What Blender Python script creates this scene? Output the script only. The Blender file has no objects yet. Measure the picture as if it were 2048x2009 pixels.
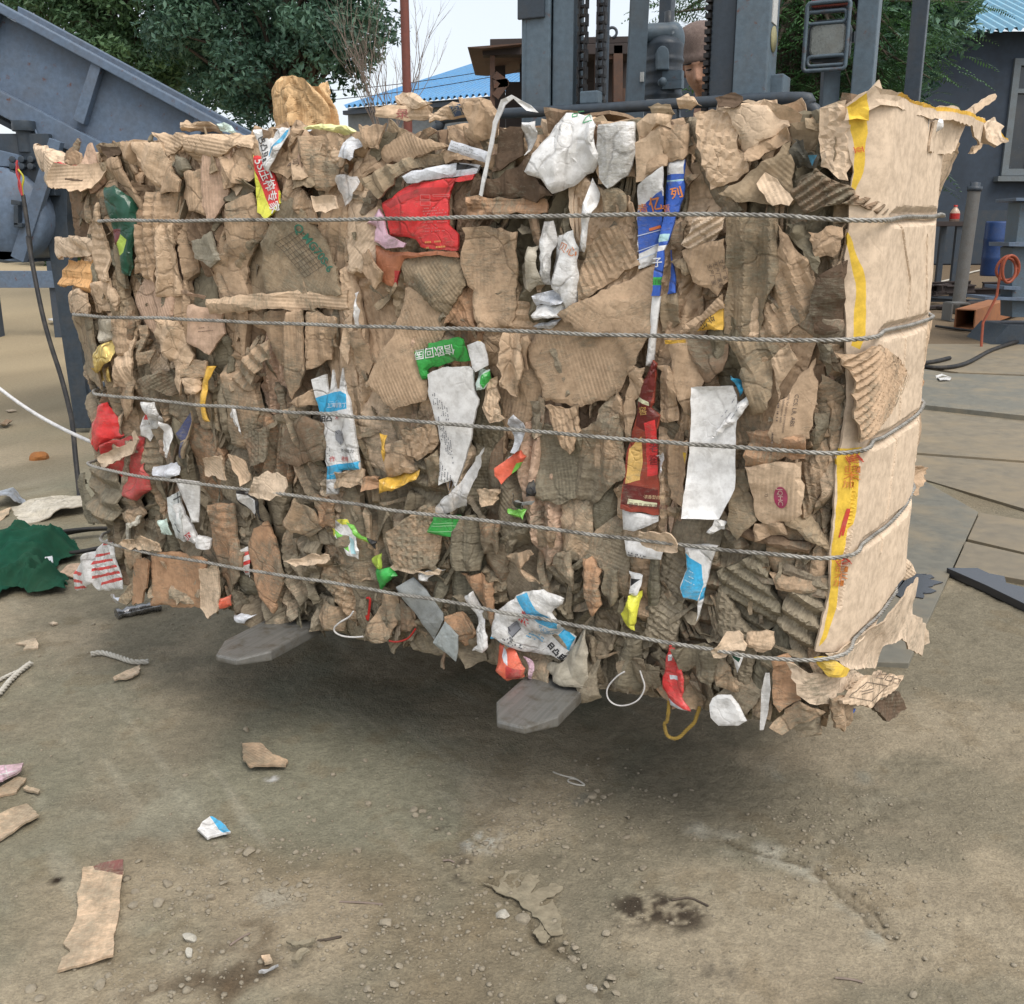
import bpy, bmesh, math, random
import numpy as np
from mathutils import Vector, Matrix
from mathutils.geometry import delaunay_2d_cdt

SC = bpy.context.scene
COL = SC.collection
random.seed(7)
RNG = np.random.default_rng(11)

# ------------------------------------------------------------------ camera, sky, sun, exposure
H = 1.28
FPX = 2000.0
PITCH = math.radians(15.0)
cam_d = bpy.data.cameras.new('camera')
cam_d.sensor_width = 36.0
cam_d.lens = FPX / 2048.0 * 36.0
cam_d.clip_start = 0.05
cam_d.clip_end = 2000.0
cam = bpy.data.objects.new('camera', cam_d)
COL.objects.link(cam)
cam.location = (0, 0, H)
cam.rotation_euler = (math.radians(90.0) - PITCH, 0, 0)
SC.camera = cam

SUN_EL, SUN_AZ = math.radians(56.0), math.radians(145.0)   # azimuth measured clockwise from +Y
w = bpy.data.worlds.new('World')
SC.world = w
w.use_nodes = True
nt = w.node_tree
nt.nodes.clear()
out = nt.nodes.new('ShaderNodeOutputWorld')
sky = nt.nodes.new('ShaderNodeTexSky')
sky.sky_type = 'NISHITA'
sky.sun_disc = False
sky.sun_elevation = SUN_EL
sky.sun_rotation = SUN_AZ
sky.dust_density = 4.0
sky.air_density = 0.8
bg1 = nt.nodes.new('ShaderNodeBackground'); bg1.inputs['Strength'].default_value = 0.05
nt.links.new(sky.outputs[0], bg1.inputs['Color'])
# overcast cloud layer: soft white with slow variation
tc = nt.nodes.new('ShaderNodeTexCoord')
cn = nt.nodes.new('ShaderNodeTexNoise'); cn.inputs['Scale'].default_value = 2.2; cn.inputs['Detail'].default_value = 5
nt.links.new(tc.outputs['Generated'], cn.inputs['Vector'])
cr = nt.nodes.new('ShaderNodeValToRGB')
cr.color_ramp.elements[0].position = 0.3; cr.color_ramp.elements[0].color = (0.82, 0.865, 0.89, 1)
cr.color_ramp.elements[1].position = 0.7; cr.color_ramp.elements[1].color = (0.95, 0.965, 0.975, 1)
nt.links.new(cn.outputs['Fac'], cr.inputs[0])
bg2 = nt.nodes.new('ShaderNodeBackground'); bg2.inputs['Strength'].default_value = 0.68
nt.links.new(cr.outputs[0], bg2.inputs['Color'])
addn = nt.nodes.new('ShaderNodeAddShader')
nt.links.new(bg1.outputs[0], addn.inputs[0]); nt.links.new(bg2.outputs[0], addn.inputs[1])
nt.links.new(addn.outputs[0], out.inputs['Surface'])

sun_d = bpy.data.lights.new('sun', 'SUN')
sun_d.energy = 1.7
sun_d.angle = math.radians(34.0)
sun_d.color = (1.0, 0.95, 0.88)
sun = bpy.data.objects.new('sun', sun_d)
COL.objects.link(sun)
sd = Vector((math.sin(SUN_AZ) * math.cos(SUN_EL), math.cos(SUN_AZ) * math.cos(SUN_EL), math.sin(SUN_EL)))
sun.rotation_euler = (-sd).to_track_quat('-Z', 'Y').to_euler()
sun.location = (4, -4, 9)

SC.view_settings.view_transform = 'Standard'
SC.view_settings.look = 'None'
SC.view_settings.exposure = 0.42
SC.view_settings.gamma = 1.0
SC.render.engine = 'CYCLES'
SC.cycles.max_bounces = 6
SC.cycles.use_denoising = True

# ------------------------------------------------------------------ pixel rays (photo is 2048 x 2009)
CP, SP = math.cos(PITCH), math.sin(PITCH)
def ray(X, Y):
    xc = (X - 1024.0) / FPX; yc = (1004.5 - Y) / FPX
    return np.array((xc, CP + yc * SP, -SP + yc * CP))
def at(X, Y, y):
    d = ray(X, Y); t = y / d[1]
    return Vector((d[0] * t, y, H + d[2] * t))
def gnd(X, Y, z=0.0):
    d = ray(X, Y); t = (H - z) / -d[2]
    return Vector((d[0] * t, d[1] * t, z))
VIEW = {'A': (0, 0, 2.7729), 'B': (650, 0, 2.7729), 'C': (1300, 0, 2.595), 'D': (0, 450, 2.7729), 'E': (650, 450, 2.7729),
        'F': (1300, 450, 2.595), 'G': (0, 900, 2.7729), 'H': (650, 900, 2.7729), 'I': (1300, 900, 2.595),
        'J': (0, 1450, 2.7729), 'K': (650, 1450, 2.7729), 'L': (1300, 1450, 2.595), 'P': (0, 0, 1.0), 'S': (0, 0, 0.94775)}
def pts_of(txt, view):
    r = []
    for tok in txt.split():
        v = view
        if ':' in tok: v, tok = tok.split(':')
        a, b = tok.split(',')
        x0, y0, s = VIEW[v]
        r.append((x0 + float(a) / s, y0 + float(b) / s))
    return np.array(r)

# ------------------------------------------------------------------ vector noise
def _h(ix, iy, iz, seed):
    with np.errstate(over='ignore'):
        n = (ix.astype(np.uint32) * np.uint32(374761393) + iy.astype(np.uint32) * np.uint32(668265263)
             + iz.astype(np.uint32) * np.uint32(2147483647) + np.uint32((seed * 1274126177) & 0xffffffff))
        n = (n ^ (n >> np.uint32(13))) * np.uint32(1274126177)
        n = n ^ (n >> np.uint32(16))
    return n.astype(np.float64) / 4294967295.0
def vn(x, y, seed=0, z=None):
    x = np.asarray(x, float); y = np.asarray(y, float)
    z = np.zeros_like(x) if z is None else np.asarray(z, float)
    ix = np.floor(x).astype(np.int64); iy = np.floor(y).astype(np.int64); iz = np.floor(z).astype(np.int64)
    fx, fy, fz = x - ix, y - iy, z - iz
    ux = fx * fx * (3 - 2 * fx); uy = fy * fy * (3 - 2 * fy); uz = fz * fz * (3 - 2 * fz)
    r = 0
    for dx in (0, 1):
        for dy in (0, 1):
            for dz in ((0, 1) if np.any(fz) else (0,)):
                wgt = (ux if dx else 1 - ux) * (uy if dy else 1 - uy) * (uz if dz else 1 - uz)
                r = r + wgt * _h(ix + dx, iy + dy, iz + dz, seed)
    return r * 2 - 1
def fbm(x, y, seed=0, octv=4, z=None, gain=0.5):
    r = 0; a = 1.0; f = 1.0
    for k in range(octv):
        r = r + a * vn(np.asarray(x) * f, np.asarray(y) * f, seed + k * 17, None if z is None else np.asarray(z) * f)
        a *= gain; f *= 2.03
    return r
def sm(a, b, x):
    t = np.clip((x - a) / (b - a), 0, 1)
    return t * t * (3 - 2 * t)

def lin(c):
    return tuple((v / 12.92 if v <= 0.04045 else ((v + 0.055) / 1.055) ** 2.4) for v in (x / 255.0 for x in c))

# ------------------------------------------------------------------ mesh helpers
def link(name, me, m=None, parent=None):
    o = bpy.data.objects.new(name, me)
    COL.objects.link(o)
    if m is not None:
        for q in (m if isinstance(m, (list, tuple)) else (m,)): me.materials.append(q)
    if parent is not None: o.parent = parent
    return o
def tag(o, label, cat, group=None, kind=None):
    o['label'] = label; o['category'] = cat
    if group: o['group'] = group
    if kind: o['kind'] = kind
    return o
def thing(name, label, cat, loc=(0, 0, 0), rz=0.0, group=None):
    o = bpy.data.objects.new(name, None)
    o.empty_display_size = 0.1
    COL.objects.link(o)
    o.location = loc; o.rotation_euler = (0, 0, rz)
    return tag(o, label, cat, group)
def struct(name, me, m):
    o = link(name, me, m); o['kind'] = 'structure'; return o

class MB:
    """collects polygons; world coordinates unless an origin is given"""
    def __init__(s): s.v = []; s.f = []; s.m = []; s.sm = []
    def add(s, vs, fs, mi=0, smooth=False):
        b = len(s.v); s.v += [tuple(p) for p in vs]
        s.f += [tuple(i + b for i in f) for f in fs]
        s.m += [mi] * len(fs); s.sm += [smooth] * len(fs)
    def box(s, c, size, rot=None, mi=0):
        R = rot if rot is not None else Matrix.Identity(3)
        c = Vector(c); hx, hy, hz = (k / 2 for k in size)
        vs = [c + R @ Vector((x * hx, y * hy, z * hz)) for x in (-1, 1) for y in (-1, 1) for z in (-1, 1)]
        s.add(vs, [(0, 1, 3, 2), (4, 6, 7, 5), (0, 4, 5, 1), (2, 3, 7, 6), (0, 2, 6, 4), (1, 5, 7, 3)], mi)
    def bar(s, p0, p1, wx, wy, up=(0, 0, 1), mi=0):
        p0 = Vector(p0); p1 = Vector(p1); z = (p1 - p0); L = z.length; z = z / L
        u = Vector(up)
        if abs(z.dot(u)) > 0.98: u = Vector((0, 1, 0))
        x = u.cross(z).normalized(); y = z.cross(x)
        s.box((p0 + p1) / 2, (wx, wy, L), Matrix((x, y, z)).transposed(), mi)
    def prism(s, poly, vec, mi=0):
        n = len(poly); vec = Vector(vec); a = [Vector(p) for p in poly]
        vs = a + [p + vec for p in a]
        s.add(vs, [tuple(range(n)), tuple(range(2 * n - 1, n - 1, -1))] + [(i, i + n, (i + 1) % n + n, (i + 1) % n) for i in range(n)], mi)
    def tube(s, path, r, sides=8, mi=0, caps=True):
        P = [Vector(p) for p in path]; n = len(P)
        rr = r if isinstance(r, (list, tuple)) else [r] * n
        vs = []; fs = []; prev = None
        for i, p in enumerate(P):
            t = (P[min(i + 1, n - 1)] - P[max(i - 1, 0)]).normalized()
            if prev is None:
                a = Vector((0, 0, 1)) if abs(t.z) < 0.9 else Vector((1, 0, 0))
                x = t.cross(a).normalized()
            else:
                x = (prev - t * prev.dot(t)).normalized()
            prev = x; y = t.cross(x)
            for k in range(sides):
                an = 2 * math.pi * k / sides
                vs.append(p + (x * math.cos(an) + y * math.sin(an)) * rr[i])
        for i in range(n - 1):
            for k in range(sides):
                a = i * sides + k; b = i * sides + (k + 1) % sides
                fs.append((a, b, b + sides, a + sides))
        s.add(vs, fs, mi, True)
        if caps:
            s.add(vs[:sides], [tuple(range(sides - 1, -1, -1))], mi); s.add(vs[-sides:], [tuple(range(sides))], mi)
    def lathe(s, prof, c, axis=(0, 0, 1), sides=20, mi=0):
        c = Vector(c); z = Vector(axis).normalized()
        a = Vector((1, 0, 0)) if abs(z.x) < 0.9 else Vector((0, 1, 0))
        x = z.cross(a).normalized(); y = z.cross(x)
        vs = []; n = len(prof)
        for (r, h) in prof:
            for k in range(sides):
                an = 2 * math.pi * k / sides
                vs.append(c + z * h + (x * math.cos(an) + y * math.sin(an)) * max(r, 1e-4))
        fs = [(i * sides + k, i * sides + (k + 1) % sides, (i + 1) * sides + (k + 1) % sides, (i + 1) * sides + k) for i in range(n - 1) for k in range(sides)]
        s.add(vs, fs, mi, True)
    def mesh(s, name, origin=None, bevel=0.0):
        me = bpy.data.meshes.new(name)
        o = Vector(origin) if origin is not None else Vector((0, 0, 0))
        me.from_pydata([tuple(Vector(p) - o) for p in s.v], [], s.f)
        me.polygons.foreach_set('material_index', s.m)
        me.polygons.foreach_set('use_smooth', s.sm)
        if bevel > 0:
            bm = bmesh.new(); bm.from_mesh(me)
            bmesh.ops.remove_doubles(bm, verts=bm.verts, dist=1e-5)
            es = [e for e in bm.edges if len(e.link_faces) == 2 and e.calc_face_angle(0) > 0.6]
            bmesh.ops.bevel(bm, geom=es, offset=bevel, segments=2, profile=0.6, affect='EDGES', clamp_overlap=True)
            bm.to_mesh(me); bm.free()
        me.update()
        return me
    def obj(s, name, m, parent=None, bevel=0.0):
        og = parent.location if parent is not None and parent.type == 'EMPTY' else None
        return link(name, s.mesh(name, og, bevel), m, parent)

# ------------------------------------------------------------------ materials
def N(nt, t, **kw):
    n = nt.nodes.new(t)
    for k, v in kw.items():
        if k in n.inputs: n.inputs[k].default_value = v
        else: setattr(n, k, v)
    return n
def base_mat(name):
    m = bpy.data.materials.new(name); m.use_nodes = True
    return m, m.node_tree, m.node_tree.nodes['Principled BSDF']
def mixc(nt, fac, a, b, blend='MIX'):
    n = nt.nodes.new('ShaderNodeMix'); n.data_type = 'RGBA'; n.blend_type = blend
    for sock, val in ((n.inputs[0], fac), (n.inputs[6], a), (n.inputs[7], b)):
        if hasattr(val, 'is_linked'): nt.links.new(val, sock)
        elif isinstance(val, (int, float)): sock.default_value = val
        else: sock.default_value = (*val[:3], 1)
    return n.outputs[2]
def ramp(nt, inp, a, b, ca=0.0, cb=1.0):
    n = nt.nodes.new('ShaderNodeMapRange'); n.clamp = True
    n.inputs[1].default_value = a; n.inputs[2].default_value = b; n.inputs[3].default_value = ca; n.inputs[4].default_value = cb
    nt.links.new(inp, n.inputs[0]); return n.outputs[0]
def noise(nt, vec, scale, detail=4, rough=0.55, dist=0.0):
    n = N(nt, 'ShaderNodeTexNoise', Scale=scale, Detail=detail, Roughness=rough, Distortion=dist)
    if vec is not None: nt.links.new(vec, n.inputs['Vector'])
    return n.outputs['Fac']
def pos(nt):
    return nt.nodes.new('ShaderNodeNewGeometry').outputs['Position']
def bump(nt, h, strength, dist, p, prev=None):
    b = N(nt, 'ShaderNodeBump', Strength=strength, Distance=dist)
    nt.links.new(h, b.inputs['Height'])
    if prev is not None: nt.links.new(prev, b.inputs['Normal'])
    nt.links.new(b.outputs[0], p.inputs['Normal']); return b.outputs[0]
def mth(nt, op, a, b=None):
    n = nt.nodes.new('ShaderNodeMath'); n.operation = op
    for i, v in enumerate((a, b)):
        if v is None: continue
        if hasattr(v, 'is_linked'): nt.links.new(v, n.inputs[i])
        else: n.inputs[i].default_value = v
    return n.outputs[0]
def scalev(nt, v, s):
    n = nt.nodes.new('ShaderNodeMapping'); n.inputs['Scale'].default_value = s
    nt.links.new(v, n.inputs['Vector']); return n.outputs[0]

def worn(name, c, dirt=(90, 82, 70), amt=0.4, rough=0.55, metal=0.0, sc=6.0, rust=0.0, bmp=0.15, spec=0.4):
    """painted or bare metal / plaster with dust and stains"""
    m, nt, p = base_mat(name)
    P = pos(nt)
    f1 = ramp(nt, noise(nt, P, sc, 6, 0.65), 0.45, 0.75)
    f2 = ramp(nt, noise(nt, P, sc * 6, 5, 0.6), 0.35, 0.7)
    c0 = lin(c)
    a = mixc(nt, f2, tuple(v * 0.82 for v in c0), tuple(min(1, v * 1.12) for v in c0))
    a = mixc(nt, mth(nt, 'MULTIPLY', f1, amt), a, lin(dirt))
    if rust > 0:
        fr = ramp(nt, noise(nt, P, sc * 2.3, 8, 0.7), 0.62 - rust * 0.3, 0.70)
        a = mixc(nt, fr, a, lin((96, 58, 38)))
    nt.links.new(a, p.inputs['Base Color'])
    nt.links.new(ramp(nt, f2, 0, 1, rough - 0.1, min(1, rough + 0.15)), p.inputs['Roughness'])
    p.inputs['Metallic'].default_value = metal
    p.inputs['Specular IOR Level'].default_value = spec
    bump(nt, noise(nt, P, sc * 14, 5), bmp, 0.004, p)
    return m

M = {}
M['steel'] = worn('grey_paint', (94, 110, 130), amt=0.35, rough=0.5, rust=0.05)
M['steel_dk'] = worn('dark_grey_paint', (62, 72, 84), amt=0.3, rough=0.5)
M['mast'] = worn('mast_paint', (88, 104, 116), amt=0.35, rough=0.5, sc=9, rust=0.07)
M['mast_dk'] = worn('mast_dark', (54, 64, 74), amt=0.3, rough=0.45, sc=9)
M['black'] = worn('black_rubber', (30, 30, 31), amt=0.4, rough=0.6, sc=12)
M['grease'] = worn('greasy_chain', (44, 44, 46), amt=0.35, rough=0.4, metal=0.6, sc=20)
M['rust'] = worn('rusty_steel', (92, 70, 58), dirt=(66, 54, 50), amt=0.8, rough=0.8, sc=9, rust=0.2)
M['rust_dk'] = worn('dark_rusty_steel', (62, 54, 52), dirt=(50, 44, 42), amt=0.7, rough=0.8, sc=5)
M['pole'] = worn('red_brown_primer', (118, 70, 60), dirt=(104, 62, 50), amt=0.6, rough=0.7, sc=6)
m, nt, p = base_mat('scraped_steel'); P = pos(nt)
mp = nt.nodes.new('ShaderNodeMapping'); mp.vector_type = 'TEXTURE'; mp.inputs['Rotation'].default_value = (0, 0, math.radians(63.6)); mp.inputs['Scale'].default_value = (0.5, 0.012, 0.05); nt.links.new(P, mp.inputs['Vector'])
s1 = noise(nt, mp.outputs[0], 1.0, 6, 0.7); s2 = noise(nt, P, 26, 6, 0.7)
a = mixc(nt, ramp(nt, s1, .35, .68), lin((116, 116, 113)), lin((138, 137, 133)))
a = mixc(nt, ramp(nt, s2, .50, .66), a, lin((104, 99, 90)))
nt.links.new(a, p.inputs['Base Color']); p.inputs['Metallic'].default_value = 0.5
nt.links.new(ramp(nt, s1, .3, .7, .62, .36), p.inputs['Roughness']); bump(nt, s2, 0.12, 0.001, p)
M['fork'] = m
M['blue_roof'] = worn('blue_sheet', (92, 150, 196), dirt=(120, 150, 170), amt=0.5, rough=0.5, sc=1.2)
M['pale_roof'] = worn('pale_blue_sheet', (120, 168, 190), dirt=(140, 165, 175), amt=0.5, rough=0.45, sc=1.2)
M['plaster'] = worn('dark_plaster', (60, 70, 82), dirt=(44, 51, 59), amt=0.8, rough=0.9, sc=1.3, bmp=0.4)
M['wall_lt'] = worn('far_wall', (120, 126, 130), amt=0.4, rough=0.9, sc=1.0)
M['plate'] = worn('steel_plate', (126, 117, 100), dirt=(146, 130, 104), amt=0.85, rough=0.65, sc=2.2, rust=0.0, bmp=0.2)
M['plate2'] = worn('steel_plate_grey', (114, 112, 102), dirt=(142, 129, 106), amt=0.9, rough=0.65, sc=3.0, bmp=0.2)
M['pipe'] = worn('grey_pipe', (104, 104, 102), amt=0.5, rough=0.6, metal=0.1, sc=10)
M['barrel'] = worn('blue_plastic', (38, 66, 114), amt=0.25, rough=0.45, sc=6)
M['skin'] = worn('skin', (186, 142, 116), dirt=(164, 118, 96), amt=0.4, rough=0.55, sc=20, bmp=0.05)
M['hat'] = worn('brown_knit', (138, 120, 112), dirt=(160, 142, 132), amt=0.8, rough=0.95, sc=60, bmp=0.8)
M['shirt'] = worn('dark_jacket', (52, 48, 50), amt=0.3, rough=0.9, sc=20)
M['eye'] = worn('dark_brown', (30, 22, 20), amt=0.1, rough=0.3)
M['bark'] = worn('bark', (88, 78, 68), dirt=(60, 54, 48), amt=0.8, rough=0.95, sc=12, bmp=0.6)
M['twig'] = worn('dry_twig', (132, 118, 108), amt=0.4, rough=0.9, sc=12)
M['rope'] = worn('steel_rope', (164, 161, 154), dirt=(70, 64, 56), amt=0.95, rough=0.45, metal=0.25, sc=30, spec=0.5)
M['rope_pale'] = worn('frayed_pale_rope', (190, 186, 176), dirt=(140, 132, 116), amt=0.6, rough=0.8, sc=30)
M['white_cord'] = worn('white_cord', (214, 212, 210), amt=0.3, rough=0.6, sc=12)
M['yellow_cord'] = worn('yellow_cord', (176, 146, 70), amt=0.4, rough=0.8, sc=20)
M['stone'] = worn('stone', (146, 137, 120), dirt=(122, 111, 94), amt=0.85, rough=0.95, sc=18, bmp=0.7)
M['stone_w'] = worn('pale_stone', (184, 180, 168), dirt=(128, 118, 104), amt=0.8, rough=0.95, sc=24, bmp=0.7)
M['foil'] = worn('foil', (150, 150, 152), amt=0.2, rough=0.25, metal=0.9, sc=20)
M['red_lens'] = worn('red_lens', (132, 58, 52), amt=0.4, rough=0.3, sc=30)
M['glass_dk'] = worn('dusty_window_glass', (40, 48, 56), amt=0.3, rough=0.15, sc=2, spec=0.6)
M['lens'] = worn('dusty_lamp_glass', (130, 134, 130), amt=0.5, rough=0.3, metal=0.3, sc=14, spec=0.6)
M['frame_w'] = worn('grey_window_frame', (108, 117, 122), amt=0.4, rough=0.6)
M['label_w'] = worn('white_plate', (196, 198, 196), amt=0.3, rough=0.5, sc=30)
M['red_cap'] = worn('red_plastic', (168, 40, 36), amt=0.2, rough=0.35)
M['bottle'] = worn('pale_plastic_bottle', (196, 170, 150), amt=0.3, rough=0.2)
M['orange'] = worn('orange_hose', (150, 74, 50), amt=0.3, rough=0.5)
M['wire_r'] = worn('red_wire', (190, 70, 74), amt=0.1, rough=0.4)
M['wire_y'] = worn('yellow_wire', (196, 190, 60), amt=0.1, rough=0.4)

def leaf_mat(name, c1, c2):
    m, nt, p = base_mat(name)
    at_ = N(nt, 'ShaderNodeAttribute', attribute_name='Col')
    nt.links.new(mixc(nt, at_.outputs['Fac'], lin(c1), lin(c2)), p.inputs['Base Color'])
    p.inputs['Roughness'].default_value = 0.55
    tr = nt.nodes.new('ShaderNodeBsdfTranslucent')
    nt.links.new(mixc(nt, at_.outputs['Fac'], lin(c1), lin(c2)), tr.inputs['Color'])
    ms = nt.nodes.new('ShaderNodeMixShader'); ms.inputs[0].default_value = 0.25
    nt.links.new(p.outputs[0], ms.inputs[1]); nt.links.new(tr.outputs[0], ms.inputs[2])
    nt.links.new(ms.outputs[0], nt.nodes['Material Output'].inputs['Surface'])
    return m
M['leaf'] = leaf_mat('broad_leaves', (58, 88, 64), (108, 140, 92))
M['leaf_dk'] = leaf_mat('dark_broad_leaves', (50, 80, 70), (100, 136, 110))
M['fern'] = leaf_mat('feathery_leaves', (36, 62, 50), (88, 130, 74))

# ================================================================== GROUND
def terrain(x, y):
    return np.clip((np.asarray(y) - 11.0) * 0.035, 0, 0.75)
def grow(start, step, end, g=1.16):
    r = []; v = start; s = step
    while v < end:
        s *= g; v += s; r.append(v)
    return r
def gpoly(txt, v): return [(p.x, p.y) for p in (gnd(a, b) for a, b in pts_of(txt, v))]
def dseg(x, y, pl):
    d = np.full(x.shape, 1e9)
    for (x0, y0), (x1, y1) in zip(pl[:-1], pl[1:]):
        vx, vy = x1 - x0, y1 - y0; L = vx * vx + vy * vy + 1e-12
        t = np.clip(((x - x0) * vx + (y - y0) * vy) / L, 0, 1)
        d = np.minimum(d, np.hypot(x - x0 - t * vx, y - y0 - t * vy))
    return d
xs = np.arange(-1.7, 1.7, 0.009)
xs = np.array([-v for v in grow(1.7, 0.009, 300)][::-1] + list(xs) + grow(1.7, 0.009, 300))
ys = np.arange(1.25, 3.7, 0.009)
ys = np.array([-v for v in grow(-1.25, 0.009, 80)][::-1] + list(ys) + grow(3.7, 0.009, 500))
gx, gy = np.meshgrid(xs, ys)
gx = gx.ravel(); gy = gy.ravel()
near = 1 - sm(3.5, 9.0, np.hypot(gx, gy))
relz = 0.008 * fbm(gx * 1.6, gy * 1.6, 3, 3) + 0.003 * fbm(gx * 9, gy * 9, 5, 3)
grit = sm(0.0, 0.6, fbm(gx * 1.3 + 4, gy * 1.3, 9, 3))
relz += grit * 0.004 * np.abs(fbm(gx * 38, gy * 38, 21, 2)) + 0.0015 * fbm(gx * 55, gy * 55, 33, 1)
# tyre-track like smears running diagonally, broken crust, cracks
cr1 = gpoly('270,570 560,670 700,700 830,740 920,810 1000,860 1080,920 1130,960 1180,1040 1260,1110 1400,1190 1430,1260 1480,1320 1560,1450 1600,1600', 'L')
cr2 = gpoly('870,620 1000,550 1100,510 1240,410 1380,340 1500,260 1640,205 1760,130 1900,70 2050,0', 'L')
cr3 = gpoly('900,850 960,900 1050,960 1130,1070 1200,1170 1290,1210 1380,1260 1430,1330 1480,1420 1540,1500', 'K')
cr4 = gpoly('1780,640 1700,660 1640,560 1700,470', 'K')
wob = 0.012 * fbm(gx * 14, gy * 14, 41, 3)
d1 = np.abs(dseg(gx, gy, cr1) + wob); d2 = np.abs(dseg(gx, gy, cr2) + wob); d3 = np.abs(dseg(gx, gy, cr3) + wob); d4 = np.abs(dseg(gx, gy, cr4) + wob)
relz -= 0.006 * np.exp(-(d1 / 0.008) ** 2) + 0.004 * np.exp(-(d2 / 0.02) ** 2) + 0.008 * np.exp(-(d3 / 0.014) ** 2) + 0.006 * np.exp(-(d4 / 0.006) ** 2)
relz += 0.005 * np.exp(-((d1 - 0.03) / 0.02) ** 2) * np.abs(fbm(gx * 30, gy * 30, 8, 2))
gz = terrain(gx, gy) + relz * near
# albedo: dry dust, greener concrete, damp brown earth, spilled powder (each a stain that belongs to the ground)
def blend(c, col, f):
    f = np.clip(f, 0, 1)[:, None]
    return c * (1 - f) + np.array(lin(col)) * f
gc = np.tile(np.array(lin((131, 124, 107))), (gx.size, 1))
n1 = fbm(gx * 0.9, gy * 0.9, 51, 4); n2 = fbm(gx * 3.5, gy * 3.5, 52, 4); n3 = fbm(gx * 14, gy * 14, 53, 3)
gc = blend(gc, (131, 129, 112), sm(-0.05, 0.6, n1 + 0.35 * n2) * 0.85)
gc = blend(gc, (128, 114, 92), sm(0.1, 0.75, fbm(gx * 1.7 + 9, gy * 1.7, 54, 4)) * 0.5)
gc = blend(gc, (164, 152, 131), sm(0.1, 0.7, fbm(gx * 2.4, gy * 2.4 + 5, 55, 4)) * 0.7)
gc = blend(gc, (110, 98, 78), sm(0.35, 0.8, n3 * 0.8 + n2 * 0.5) * 0.4)
st = fbm((gx * 0.8 + gy * 0.6) * 22, (gx * -0.6 + gy * 0.8) * 2.5, 57, 3)
gc = blend(gc, (158, 154, 138), sm(0.2, 0.8, st) * sm(0.0, 0.5, n1) * 0.5)
def spot(px, py, rx, ry, col, amt, thr=0.0, sc=40, seed=60):
    global gc
    c = gnd(px, py); t = (H) / -ray(px, py)[2]
    ax = rx * t / FPX; ay = ry * t / FPX / max(0.2, -ray(px, py)[2])
    r = np.hypot((gx - c.x) / ax, (gy - c.y) / ay)
    nn = fbm(gx * sc, gy * sc, seed, 3)
    gc = blend(gc, col, (1 - sm(0.35, 1.15, r + 0.35 * fbm(gx * 9, gy * 9, seed + 3, 2))) * sm(thr - 0.25, thr + 0.35, nn) * amt)
spot(1310, 1820, 110, 62, (62, 54, 46), 0.95, -0.30, 60)
spot(1370, 1840, 52, 36, (66, 57, 48), 0.8, -0.5, 60)
spot(1435, 1940, 50, 38, (96, 90, 80), 0.8, 0.0)
spot(900, 1675, 42, 30, (76, 72, 66), 0.9, 0.0)
spot(968, 1668, 48, 30, (176, 174, 164), 0.9, 0.0)
spot(928, 1735, 20, 26, (78, 72, 64), 0.9, 0.05)
spot(112, 1764, 14, 8, (48, 40, 32), 1.0, -0.3)
spot(487, 1948, 90, 55, (78, 64, 50), 0.75, -0.2, 14)
spot(500, 1880, 60, 36, (86, 72, 56), 0.6, -0.1, 18)
spot(380, 1990, 160, 40, (90, 76, 60), 0.6, -0.1, 12)
spot(545, 1554, 16, 8, (206, 206, 206), 0.9, 0.0)
spot(1180, 1600, 40, 26, (128, 126, 116), 0.8, 0.0)
spot(560, 1790, 60, 40, (156, 152, 140), 0.6, -0.1)
spot(300, 1620, 190, 80, (142, 140, 124), 0.6, -0.3, 9)
spot(1700, 1560, 160, 50, (140, 142, 132), 0.6, -0.1, 7)
gc = blend(gc, (164, 160, 146), np.exp(-((d1 - 0.015) / 0.022) ** 2) * sm(-0.2, 0.5, fbm(gx * 20, gy * 20, 66, 2)) * (gx < cr1[7][0]) * 0.9)
gc = blend(gc, (84, 76, 62), np.exp(-(d1 / 0.006) ** 2) * 0.7 + np.exp(-(d3 / 0.007) ** 2) * 0.7)
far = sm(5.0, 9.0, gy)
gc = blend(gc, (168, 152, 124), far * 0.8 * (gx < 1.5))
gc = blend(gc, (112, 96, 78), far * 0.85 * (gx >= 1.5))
gc *= (1 + 0.10 * n3 + 0.06 * fbm(gx * 60, gy * 60, 70, 1))[:, None]

def fast(name, V, F, colors=None, smooth=True):
    """V (n,3); F (m,k) int; colors per vertex (n,3|4)"""
    me = bpy.data.meshes.new(name)
    V = np.ascontiguousarray(V, np.float32); F = np.ascontiguousarray(F, np.int32)
    k = F.shape[1]
    me.vertices.add(len(V)); me.loops.add(F.size); me.polygons.add(len(F))
    me.vertices.foreach_set('co', V.ravel())
    me.loops.foreach_set('vertex_index', F.ravel())
    me.polygons.foreach_set('loop_start', np.arange(0, F.size, k, dtype=np.int32))
    me.polygons.foreach_set('loop_total', np.full(len(F), k, np.int32))
    me.polygons.foreach_set('use_smooth', np.full(len(F), smooth))
    me.update(calc_edges=True)
    if colors is not None:
        c = np.ones((len(V), 4), np.float32); c[:, :colors.shape[1]] = colors
        a = me.color_attributes.new('Col', 'FLOAT_COLOR', 'POINT')
        a.data.foreach_set('color', c.ravel())
    return me
nx, ny = len(xs), len(ys)
ii, jj = np.meshgrid(np.arange(nx - 1), np.arange(ny - 1))
b = (jj * nx + ii).ravel()
GF = np.stack([b, b + 1, b + nx + 1, b + nx], 1)
m, nt, p = base_mat('packed_dirt')
at_ = N(nt, 'ShaderNodeAttribute', attribute_name='Col')
P = pos(nt)
fn = ramp(nt, noise(nt, P, 160, 4, 0.7), 0.3, 0.72)
fn2 = ramp(nt, noise(nt, P, 45, 5, 0.65), 0.3, 0.7)
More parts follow.
